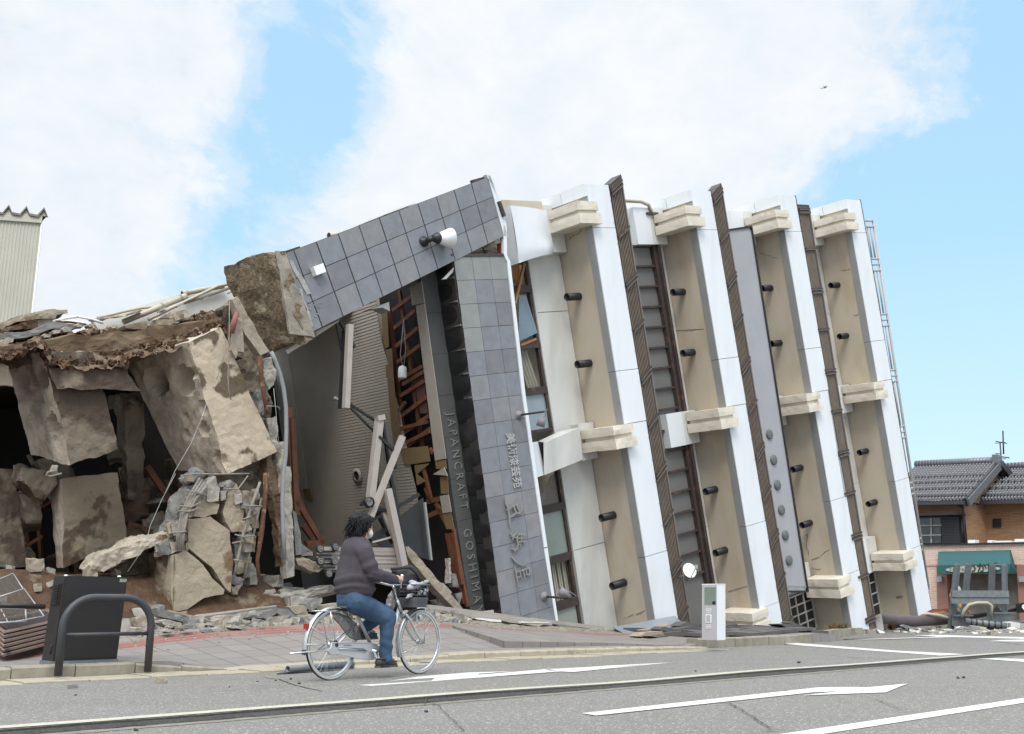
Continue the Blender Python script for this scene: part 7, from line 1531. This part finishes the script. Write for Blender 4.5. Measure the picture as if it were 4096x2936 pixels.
def wheel(c_, steer=0.):
    f_ = BD; ax = BR_
    def ring(R_, n=64): return [c_ + f_ * (R_ * cos(2 * pi * i / n)) + Z * (R_ * sin(2 * pi * i / n)) for i in range(n)]
    m = MB().mat(TYRE); m.tube(ring(WR - .017), .017, 10, closed=True); wo_ = m.build('wheel', None, bk)
    m = MB().mat(TYW)
    for s_ in (-1, 1): m.lathe(c_ + ax * (.0155 * s_), ax, [(WR - .031, 0), (WR - .024, .003 * s_), (WR - .012, .0025 * s_), (WR - .008, -.002 * s_)], n=64)
    m.build('tyre_wall', None, wo_)
    m = MB().mat(CHRM); m.lathe(c_ - ax * .012, ax, [(WR - .034, 0), (WR - .048, .002), (WR - .052, .012), (WR - .048, .022), (WR - .034, .024)], n=64); m.build('rim', None, wo_)
    m = MB().mat(CHRM)
    for i in range(36):
        a_ = 2 * pi * i / 36; b_ = a_ + (.9 if i % 4 < 2 else -.9); s_ = 1 if i % 2 else -1
        m.tube([c_ + (f_ * cos(b_) + Z * sin(b_)) * .025 + ax * (.03 * s_), c_ + (f_ * cos(a_) + Z * sin(a_)) * (WR - .05)], .0013, 4, caps=False)
    m.build('spokes', None, wo_)
    m = MB().mat(CHRM); m.lathe(c_ - ax * .045, ax, [(0, 0), (.012, 0), (.014, .012), (.03, .014), (.03, .02), (.018, .026), (.018, .064), (.03, .07), (.03, .076), (.014, .078), (.012, .09), (0, .09)], n=14); m.build('hub', None, wo_)
wheel(rh); wheel(fh)
def tb(name, pts, r_, mat=SILV, n=10, par=None): m_ = MB().mat(mat); m_.tube(pts, r_, n); return m_.build(name, mat, par or bk)
BBk = K(748, 1308); hd0, hd1 = K(950, 868), K(985, 962)
sp = K(606, 1000)
tb('frame', [K(598, 955), sp, BBk], [.015, .017, .018]); tb('frame', [hd0, hd1], .02); tb('frame', [K(975, 930), K(935, 1060), K(850, 1220), BBk], [.025, .026, .026, .024])
for s_ in (.055, -.055): tb('stay', [sp + BD * -.01 + Z * -.08, rh + BR_ * s_ + BD * .02], .009); tb('stay', [BBk, rh + BR_ * s_], .011)
for s_ in (.055, -.055): tb('fork', [K(1000, 985) + BR_ * s_ * .7, K(1040, 1050) + BR_ * s_, K(1085, 1150) + BR_ * s_, K(1130, 1215) + BR_ * s_, fh + BR_ * s_], [.016, .015, .013, .011, .01])
tb('fork_crown', [K(1000, 985) - BR_ * .045, K(1000, 985) + BR_ * .045], .02)
tb('seat_post', [K(588, 930), K(600, 975)], .013, CHRM)
sd_ = blob('saddle', [('e', K(505, 935), (BD * .10, BR_ * .105, Z * .035)), ((K(545, 928), .05), (K(640, 925), .028))], .01, BLKP, bk, 4)
m = MB().mat(CHRM)
for s_ in (.05, -.05):
    for dx in (0, 1): m.tube([K(500 + 70 * dx, 950) + BR_ * s_ + Z * (.012 * sin(6.28 * i / 24) ) - Z * (.045 * i / 24) for i in range(25)], .005, 5)
m.build('spring', None, sd_)
def arc(c_, R_, a0, a1, w_, name, mat=SILV):
    m_ = MB().mat(mat); n = 28; vs = []
    for i in range(n + 1):
        a_ = R(a0 + (a1 - a0) * i / n)
        for j in range(7): b_ = pi * j / 6; vs.append(c_ + (BD * cos(a_) + Z * sin(a_)) * (R_ + .014 * sin(b_)) + BR_ * (w_ * cos(b_)))
    m_.add(vs, [(7 * i + j, 7 * i + j + 1, 7 * i + j + 8, 7 * i + j + 7) for i in range(n) for j in range(6)], True); return m_.build(name, mat, bk)
rm_ = arc(rh, WR + .012, 40, 190, .028, 'rear_mudguard'); arc(fh, WR + .012, 75, 205, .028, 'front_mudguard')
tb('mudguard_stay', [rh + BR_ * .06, rh + (BD * cos(R(178)) + Z * sin(R(178))) * (WR + .02) + BR_ * .03], .0035, CHRM, 5); tb('mudguard_stay', [rh + BR_ * .06, rh + (BD * cos(R(150)) + Z * sin(R(150))) * (WR + .02) + BR_ * .03], .0035, CHRM, 5); tb('mudguard_stay', [fh + BR_ * .06, fh + (BD * cos(R(200)) + Z * sin(R(200))) * (WR + .02) + BR_ * .03], .0035, CHRM, 5)
m = MB().mat(BLKP); a_ = R(190); m.box(rh + (BD * cos(a_) + Z * sin(a_)) * (WR + .018), BR_ * .026, BD * .012, Z * .022); m.build('flap', None, rm_)
m = MB().mat(M('red_reflector', (.55, .03, .03), (.45, .02, .02), rough=.25)); m.box(K(163, 1096), BR_ * .02, BD * .018, Z * .026); m.build('reflector', None, rm_)
# carrier
m = MB().mat(CHRM); rk = [K(222, 962), K(488, 966)]
for s_ in (-.055, .0, .055): m.tube([rk[0] + BR_ * s_, rk[1] + BR_ * s_ * .8], .006, 6)
for i in range(6): q = rk[0].lerp(rk[1], i / 5); m.tube([q - BR_ * .055, q + BR_ * .055], .005, 6)
m.tube([rk[1], K(560, 1010)], .006, 6); m.build('carrier', None, bk)
for s_ in (.06, -.06): tb('carrier_strut', [K(335, 968) + BR_ * s_, rh + BR_ * s_], .005, CHRM, 6)
# skirt guard, chain case
GRD = M('skirt_guard_grey', (.15, .155, .16), (.09, .095, .1), sc=90, rough=.5)
GRD.node_tree.nodes['Principled BSDF'].inputs['Alpha'].default_value = .55
m = MB().mat(GRD); q = [K(x, y, .045) for x, y in ((388, 985), (440, 985), (520, 1012), (585, 1068), (622, 1125), (642, 1205), (600, 1215), (540, 1195), (500, 1150), (450, 1080), (400, 1030))]
m.prism(q, BR_ * .003); m.mat(BLKP); m.tube([p_ + BR_ * .004 for p_ in q], .004, 5, closed=True); m.build('skirt_guard', None, bk)
m = MB().mat(SILV); oc = [(385, 1240), (450, 1240), (600, 1238), (720, 1240), (775, 1255), (800, 1300), (785, 1352), (745, 1382), (690, 1386), (560, 1362), (430, 1330), (370, 1340), (355, 1312), (375, 1285)]
ou = [K(x, y, .07) for x, y in oc]; cen_ = K(600, 1310, .07)
m.prism(ou, -BR_ * .03); m.tube([p_ + BR_ * .0 for p_ in ou], .006, 6, closed=True); cc = m.build('chain_case', None, bk)
m = MB().mat(M('slot_dark', (.09, .09, .095), (.2, .2, .2), sc=30)); sl = [(440, 1276), (560, 1280), (660, 1286), (695, 1300), (680, 1318), (560, 1306), (450, 1300)]; m.prism([K(x, y, .0725) for x, y in sl], BR_ * .002); m.mat(SILV); m.tube([K(x, y, .074) for x, y in sl], .005, 6, closed=True); m.tube([K(445, 1288, .075), K(680, 1302, .075)], .007, 6); m.build('slot', None, cc)
m = MB().mat(M('logo_grey', (.12, .1, .1))); m.tube([K(490 + 4 * i, 1262 - (5 if i % 3 == 0 else 0) + 2 * sin(i * 2.1), .075) for i in range(17)], .0022, 4); m.build('maker_script', None, cc)
m = MB().mat(CHRM); m.lathe(K(748, 1310, .07), BR_, [(.028, 0), (.028, .015), (.014, .02), (.014, .04), (0, .04)], n=14); m.build('bottom_bracket', None, bk)
cr0 = K(748, 1310, .1); ft = K(865, 1432, .14); cr1 = K(790, 1425, .12)
m = MB().mat(CHRM); m.bar(cr0, cr1, .022, .014, BR_); m.build('crank', None, bk); m = MB().mat(CHRM); cl_ = BBk * 2 - cr1; m.bar(BBk - BR_ * .08, cl_ - BR_ * .0, .022, .014, BR_); m.build('crank', None, bk)
m = MB().mat(BLKP); m.box(K(835, 1440, .17), BD * .045, BR_ * .045, Z * .011); m.build('pedal', None, bk); pl_ = cl_ - BR_ * .05; m = MB().mat(BLKP); m.box(pl_, BD * .045, BR_ * .045, Z * .011); m.build('pedal', None, bk)
m = MB().mat(CHRM)
for s_ in (.05, -.09): m.tube([rh + BR_ * s_, K(250, 1312, s_ + .03), K(20, 1332, s_ * .6)], .0065, 6)
m.tube([K(20, 1332, .03), K(24, 1331, -.054)], .0065, 6); m.build('stand', None, bk)
m = MB().mat(BLKP); m.lathe(rh + BR_ * .04, BR_, [(.04, 0), (.045, .01), (.03, .025), (.012, .04), (0, .04)], n=14); m.build('hub_gear', None, bk)
# steering
gR, gL = K(968, 690, .25), K(968, 690, .25) - BR_ * .5
stm = K(915, 740); tb('stem', [hd0, K(925, 770), stm], .014, CHRM)
tb('handlebar', [gR - BD * .05, gR, gR + BD * .04 - BR_ * .04, stm + BD * .06 + BR_ * .08, stm, stm + BD * .06 - BR_ * .08, gL + BD * .04 + BR_ * .04, gL, gL - BD * .13], .011, CHRM)
tb('grip', [gR - BD * .07, gR + BD * .015], .016, BLKP); tb('grip', [gL - BD * .14, gL - BD * .02], .016, BLKP)
tb('brake_lever', [gR + BD * .04, K(985, 720, .25), K(982, 765, .25)], .007, CHRM, 6); tb('brake_lever', [gL + BD * .03 - Z * .02, gL - BD * .1 - Z * .05], .007, CHRM, 6)
m = MB().mat(CHRM); m.lathe(K(992, 668, .22), Z, [(.006, -.01), (.008, 0), (.022, .002), (.024, .012), (.014, .026), (0, .03)], n=14); m.build('bell', None, bk)
for pts in ([(985, 730), (1030, 800), (1030, 870), (1005, 940)], [(935, 740), (915, 800), (940, 880), (985, 990)]): tb('cable', [K(x, y, .08) for x, y in pts], .0045, BLKP, 5)
m = MB().mat(SILV); m.box(K(1118, 1020, .02), BD * .025, BR_ * .022, Z * .04); m.lathe(K(1130, 1022, .03), BD, [(.03, 0), (.038, .04), (.03, .06), (0, .06)], n=12); m.build('front_lamp', None, bk)
tb('basket_stay', [K(1190, 945, .08), K(1212, 1010, .08), K(1192, 1080, .08), K(1185, 1245, .05)], .006, CHRM, 6)
# basket
bc = K(1078, 850, .04); FA, LA = .125, .165
bs = MB().mat(BASK)
def bpt(a_, k_, z): 
    c, s = cos(a_), sin(a_); e = .55; return bc + BD * (FA * k_ * (abs(c) ** e) * (1 if c > 0 else -1)) + BR_ * (LA * k_ * (abs(s) ** e) * (1 if s > 0 else -1)) + Z * z
NA = 40
for z, k_, r_ in ((.135, 1.06, .008), (.10, 1.04, .003), (.065, 1.02, .003), (.03, 1., .003), (.0, .985, .004)): bs.tube([bpt(2 * pi * i / NA, k_, z) for i in range(NA)], r_, 5, closed=True)
for i in range(20): a_ = 2 * pi * (i + .5) / 20; bs.tube([bpt(a_, 1.06, .135), bpt(a_, .985, .0)], .003, 4)
basket = bs.build('basket', None, bk)
m = MB().mat(BASK)
for r_ in range(8):
    z = -.005 - r_ * .0125; k_ = .985 - r_ * .012; m.tube([bpt(2 * pi * i / 80, k_ + .012 * (1 if (i + r_) % 2 else -1) * .5, z) for i in range(80)], .0068, 4, closed=True)
m.add([bpt(2 * pi * i / 32, .9, -.1) for i in range(32)], [tuple(range(32))]); m.build('woven_base', None, basket)
# luggage in the basket
JK = lambda *a_: K(*a_)
BAGM = M('black_bag_fabric', (.014, .014, .016), (.022, .022, .024), sc=8, rough=.7, bump=.6, bsc=40)
bag = blob('backpack', [((K(960, 640, -.05), .05), (K(1060, 620, -.05), .075), (K(1120, 690, -.02), .05)), ((K(985, 720, -.04), .07), (K(1060, 690, -.02), .11)), ((K(1000, 800, -.02), .06), (K(1080, 780, .0), .09)), ((K(925, 620, -.06), .03), (K(985, 640, -.05), .05))], .012, BAGM, None, 6, disp=lambda q: .008 * noise.noise(q * 14))
tag(bag, 'black bag stuffed upright into the bicycle basket', 'bag')
m = MB().mat(BAGM); m.tube([K(900, 600, .04), K(980, 590, .06), K(1060, 585, .08), K(1120, 640, .1), K(1160, 720, .1)], .014, 6); m.build('strap', None, bag)
CAPM = M('lilac_white_cloth', (.56, .54, .62), (.50, .48, .56), sc=8, rough=.8)
cp = blob('cloth_cap', [((K(1050, 760, .12), .028), (K(1090, 750, .14), .038), (K(1130, 735, .14), .03)), ((K(1075, 715, .1), .03), (K(1095, 730, .12), .04))], .007, CAPM, None, 3, disp=lambda q: .006 * noise.noise(q * 30)); tag(cp, 'lilac white cap lying on the black bag in the basket', 'cap')
for i, (x, y, dx, dy) in enumerate(((1150, 730, 22, 30), (1195, 715, 18, 22), (1150, 800, 20, 26), (1060, 830, 26, 20), (1200, 790, 16, 30))):
    pb = blob('crumpled_bag', [((K(x - dx, y + dy, .12), .014), (K(x, y, .13), .022), (K(x + dx, y - dy * .4, .12), .014))], .006, M('crumpled_white_plastic', (.52, .53, .54), (.36, .37, .38), sc=25, rough=.4), None, 2, disp=lambda q: .012 * noise.noise(q * 45)); tag(pb, ['crumpled white plastic at the front of the lilac cap', 'white plastic corner sticking out at the basket rim', 'white crumple seen through the middle of the basket wires', 'white crumple under the cap behind the wires', 'white crumple at the front end of the basket'][i], 'plastic bag')
pb = blob('carrier_bag', [((K(905, 800, -.12), .02), (K(895, 860, -.12), .045), (K(880, 920, -.12), .035)), ((K(930, 880, -.1), .03), (K(900, 930, -.12), .04))], .008, M('grey_plastic_bag', (.38, .37, .36), (.3, .29, .285), sc=20, rough=.35), None, 3, disp=lambda q: .012 * noise.noise(q * 28)); tag(pb, 'greyish plastic bag hanging below the left handlebar', 'plastic bag')

# ---- rider
HAIRM = M('black_hair', (.006, .006, .007), (.011, .011, .012), sc=30, rough=.6, spec=.25); SKINR = M('skin_rider', (.72, .45, .33), (.66, .41, .30), sc=8, rough=.55)
FLC = M('plum_fleece', (.084, .07, .086), (.064, .054, .067), sc=7, rough=.95, bump=.5, bsc=120); JEAN = M('blue_denim', (.045, .105, .20), (.028, .068, .135), sc=7, rough=.85, c3=(.10, .19, .31), sc3=3.5, t3=(.5, .72), bump=.3, bsc=140)
hip = K(560, 885); HR, HL = K(572, 885, .1), K(572, 885, -.1); KR, KL = K(868, 1018, .13), K(830, 975, -.12); AR, AL = K(848, 1375, .13), pl_ + Z * .09 - BD * .03
shR, shL = K(672, 452, .19), K(672, 452, -.19) - BD * .0; elR, wrR = K(742, 640, .27), K(935, 690, .27); elL = shL + (elR - shR) - BR_ * .14; wrL = gL - BD * .09 + Z * .03
chest, belly, neck, hdc = K(592, 520), K(590, 720), K(650, 372), K(650, 232)
HF = (BD * cos(R(14)) + BR_ * sin(R(14))).normalized(); HS = Vec((HF.y, -HF.x, 0))
sh = [('e', hdc, (HF * .095, HS * .078, Z * .118)), ('e', hdc + HF * .03 - Z * .06, (HF * .07, HS * .06, Z * .065)), ((neck - Z * .03, .062), (hdc - Z * .08, .058)),
      ((hdc + HF * .095 + Z * .0, .011), (hdc + HF * .112 - Z * .025, .014)), ('e', hdc + HS * .08 - Z * .01, (HF * .022, HS * .01, Z * .032)), ('e', hdc - HS * .08 - Z * .01, (HF * .022, HS * .01, Z * .032)),
      ('e', chest, (BD * .12, BR_ * .17, Z * .2)), ('e', belly, (BD * .13, BR_ * .165, Z * .2)), ('e', hip + Z * .03, (BD * .10, BR_ * .13, Z * .1)), ((shL, .055), (chest, .1), (shR, .055)),
      ((shR, .055), (elR, .045), (wrR, .032)), ((shL, .055), (elL, .045), (wrL, .032)), ((HR + BD * .04, .075), (KR, .05), (AR, .038)), ((HL + BD * .04, .075), (KL, .05), (AL, .038)), ((AR, .04), (AR + BD * .14 - Z * .05, .032)), ((AL, .04), (AL + BD * .14 - Z * .05, .032))]
for wr, gp, sg in ((wrR, gR - BD * .02, 1), (wrL, gL - BD * .08, -1)):
    pm = gp + Z * .022 - BD * .012; sh.append(((wr, .028), (wr.lerp(pm, .6), .03), (pm, .026)))
    for i in range(4):
        o_ = BD * (.034 - i * .021); L = (1, 1.08, 1., .82)[i]; b0_ = gp + o_ + Z * .026 + BR_ * (.01 * sg)
        sh.append(((b0_, .0105), (b0_ + BR_ * (.022 * sg) - Z * .006, .0098), (b0_ + BR_ * (.03 * sg) - Z * (.03 * L), .0092), (b0_ + BR_ * (.012 * sg) - Z * (.05 * L), .0082)))
    sh.append(((wr.lerp(pm, .5) - BR_ * (.018 * sg), .013), (gp + BD * .022 - BR_ * (.026 * sg) + Z * .006, .0105), (gp + BD * .04 - BR_ * (.016 * sg) - Z * .016, .009)))
rider = blob('person', sh, .0065, SKINR, None, 3); tag(rider, 'black haired cyclist in plum fleece, jeans and white mask riding past', 'person')
fold = lambda q: .009 * noise.noise(Vec((q.x * 4 + q.z * 2, q.y * 4, q.z * 6))) + .004 * noise.noise(Vec((q.x * 8, q.y * 8, q.z * 13 + 7)))
tor = [('e', K(583 + 9 * f, 800 - 360 * f), (BD * (.172 + .02 * sin(pi * min(1, f * 2)) * (f < .5) - .04 * max(0, f - .4) / .6), BR_ * (.215 + .017 * sin(pi * min(1, f * 2)) * (f < .5) - .03 * max(0, f - .5) / .5), Z * .075)) for f in [i / 16 for i in range(17)]] + [('e', chest + Z * .05, (BD * .145, BR_ * .2, Z * .2)), ((shL, .085), (chest + Z * .13, .12), (shR, .085)), ((neck - Z * .05, .085), (neck + Z * .005, .062)), 
       ((shR, .09), (shR.lerp(elR, .5), .083), (elR, .074), (elR.lerp(wrR, .5), .062), (wrR - (wrR - elR).normalized() * .03, .05), (wrR + (wrR - elR).normalized() * .005, .042)), ((shL, .09), (elL, .07), (wrL - (wrL - elL).normalized() * .01, .045))]
def fold2(q):
    d = fold(q); k_ = (q - elR).length; d += .012 * math.exp(-(k_ / .14) ** 2) * sin(k_ * 70)
    for zz, am in ((K(585, 770).z, .012), (K(585, 690).z, .005)): d += am * math.exp(-((q.z - zz + .025 * sin(q.x * 9)) / .02) ** 2) - am * .8 * math.exp(-((q.z - zz - .035 + .025 * sin(q.x * 9)) / .02) ** 2)
    return d
sw_ = blob('fleece_jumper', tor, .011, FLC, rider, 12, disp=fold2)
m = MB().mat(FLC); m.tube([K(655 + 38 * cos(a_), 372 + 20 * sin(a_) - 6, .0) + BR_ * (.055 * sin(a_)) for a_ in [2 * pi * i / 20 for i in range(20)]], .014, 7, closed=True); m.build('collar', None, sw_)
def jf(q):
    d = fold(q) * .8
    for c_, am in ((KR, .012), (AR + Z * .06, .014), (HR + BD * .08, .01)): k_ = (q - c_).length; d += am * math.exp(-(k_ / .13) ** 2) * sin(k_ * 75 + q.x * 20)
    return d
jn = blob('jeans', [('e', K(568, 885), (BD * .145, BR_ * .19, Z * .105)), ('e', K(572, 840), (BD * .15, BR_ * .195, Z * .09)), ((HR + BD * .03, .12), (HR.lerp(KR, .55), .112), (KR, .088), (KR.lerp(AR, .35), .08), (KR.lerp(AR, .7), .07), (AR - Z * .0, .068)), ((HL + BD * .02, .115), (HL.lerp(KL, .55), .105), (KL, .085), (KL.lerp(AL, .5), .075), (AL, .065))], .011, JEAN, rider, 5, disp=jf)
m = MB().mat(M('denim_stitch', (.12, .16, .22)))
m.tube([K(588, 905, .2), K(610, 870, .215), K(650, 885, .2), K(690, 930, .19)][::-1], .003, 4); m.build('pocket_seam', None, jn)
CLOG = M('grey_clog_foam', (.055, .052, .05), (.045, .043, .041), sc=8, rough=.7); SOLE = M('clog_sole', (.13, .11, .085), (.1, .085, .065), sc=12, rough=.8)
for A_, nm in ((AR, 1), (AL, 0)):
    o = A_ - Z * .055 if nm else A_ - Z * .06
    if nm: o = K(830, 1408, .13)
    sb = blob('clog', [((o - BD * .06, .045), (o + BD * .05 - Z * .004, .046), (o + BD * .13 - Z * .012, .042)), ((o + BD * .13 - Z * .018 + BR_ * .015, .034), (o + BD * .17 - Z * .022, .03))], .007, CLOG, rider, 4)
    m = MB().mat(SOLE); pts = [o - BD * .11, o - BD * .08 + BR_ * .042, o + BD * .05 + BR_ * .046, o + BD * .15 + BR_ * .05, o + BD * .2 + BR_ * .02, o + BD * .2 - BR_ * .02, o + BD * .15 - BR_ * .045, o - BD * .08 - BR_ * .042]; m.prism([p_ - Z * .05 for p_ in pts], Z * .02); m.build('sole', None, sb)
    m = MB().mat(BLKP)
    for i in range(9): q = o + BD * (.04 + .028 * (i % 5)) + BR_ * (.036 if i < 5 else .022) + Z * (.02 if i < 5 else .036) - Z * .004 * (i % 5); m.lathe(q, BR_ + Z * .5, [(.0065, -.01), (.0065, .012), (0, .012)], n=8)
    m.mat(CLOG); m.tube([o + BD * .02 + BR_ * .05 + Z * .02, o - BD * .05 + BR_ * .045 + Z * .04, o - BD * .1 + Z * .035], .009, 6); m.mat(GREYM); m.lathe(o + BD * .02 + BR_ * .05 + Z * .02, BR_, [(.014, 0), (.014, .008), (0, .008)], n=10); m.build('strap', None, sb)
# hair, mask, glasses
hs_ = [('e', hdc + Z * .03 - HF * .03, (HF * .122, HS * .115, Z * .130)), ('e', hdc - HF * .075 - Z * .05, (HF * .07, HS * .108, Z * .11)), ('e', hdc - HF * .07 - Z * .10, (HF * .055, HS * .085, Z * .05)), ((hdc + HS * .085 + Z * .03 - HF * .03, .03), (hdc + HS * .086 - Z * .05 - HF * .055, .028), (hdc + HS * .075 - Z * .1 - HF * .07, .025)), ((hdc - HS * .085 + Z * .02, .03), (hdc - HS * .085 - Z * .08, .026))]
hr = blob('hair', hs_, .008, HAIRM, rider, 3, disp=lambda q: .014 * noise.noise(q * 15) + .009 * noise.noise(Vec((q.x * 45, q.y * 45, q.z * 12))))
m = MB().mat(HAIRM); random.seed(5)
for i in range(520):
    th = random.uniform(0, 2 * pi); ph = random.uniform(-.55, 1.5)
    d = HF * cos(th) * cos(ph) + HS * sin(th) * cos(ph) + Z * sin(ph)
    if d.dot(HF) > .3 - .25 * (d.z < -.1) and d.z < .55: continue
    c_ = hdc - HF * .03 + Z * .015; p0 = c_ + HF * d.dot(HF) * .116 + HS * d.dot(HS) * .114 + Z * d.z * .136; L = random.uniform(.05, .12)
    fl_ = (-HF * random.uniform(.0, .5) - Z * random.uniform(.5, 1.3) + HS * random.uniform(-.35, .35) + d * random.uniform(.0, .22)).normalized()
    m.tube([p0 - d * .01, p0 + d * .012 + fl_ * L * .4, p0 + d * random.uniform(-.004, .014) + fl_ * L], [.0055, .005, .001], 4, smooth=True)
for x, y in ((610, 120), (640, 116), (580, 140), (675, 130)): m.tube([K(x + 14, y + 40), K(x + 4, y + 10), K(x - 20, y + 14)], [.012, .009, .002], 5)
m.build('locks', None, hr)
mk = blob('face_mask', [('e', hdc + HF * .072 - Z * .068, (HF * .048, HS * .06, Z * .052)), ((hdc + HF * .108 - Z * .045, .016), (hdc + HF * .1 - Z * .09, .02))], .006, M('mask_white', (.95, .94, .93), (.88, .87, .86), sc=20, rough=.9), rider, 3)
m = MB().mat(M('mask_loop', (.7, .7, .7))); m.tube([hdc + HF * .05 + HS * .062 - Z * .04, hdc + HF * .01 + HS * .082 + Z * .01], .0025, 4); m.tube([hdc + HF * .05 + HS * .058 - Z * .09, hdc + HS * .08 - Z * .03], .0025, 4); m.build('ear_loop', None, mk)
m = MB().mat(BLKP)
for s_ in (1, -1): c_ = hdc + HF * .108 + HS * .034 * s_ + Z * .008; m.tube([c_ + HS * (.024 * cos(a_)) + Z * (.018 * sin(a_)) for a_ in [2 * pi * i / 14 for i in range(14)]], .0022, 4, closed=True); m.tube([c_ + HS * .024 * s_, hdc + HS * .08 * s_ + Z * .012], .0025, 4)
m.build('glasses', None, rider)
m = MB()
for s_ in (1, -1): m.mat(LAMPW); m.lathe(hdc + HF * .084 + HS * .033 * s_ + Z * .006, HF, [(.013, 0), (.011, .006), (0, .009)], n=10); m.mat(BLKP); m.lathe(hdc + HF * .092 + HS * .033 * s_ + Z * .006, HF, [(.005, 0), (0, .002)], n=8)
m.build('eyes', None, rider)
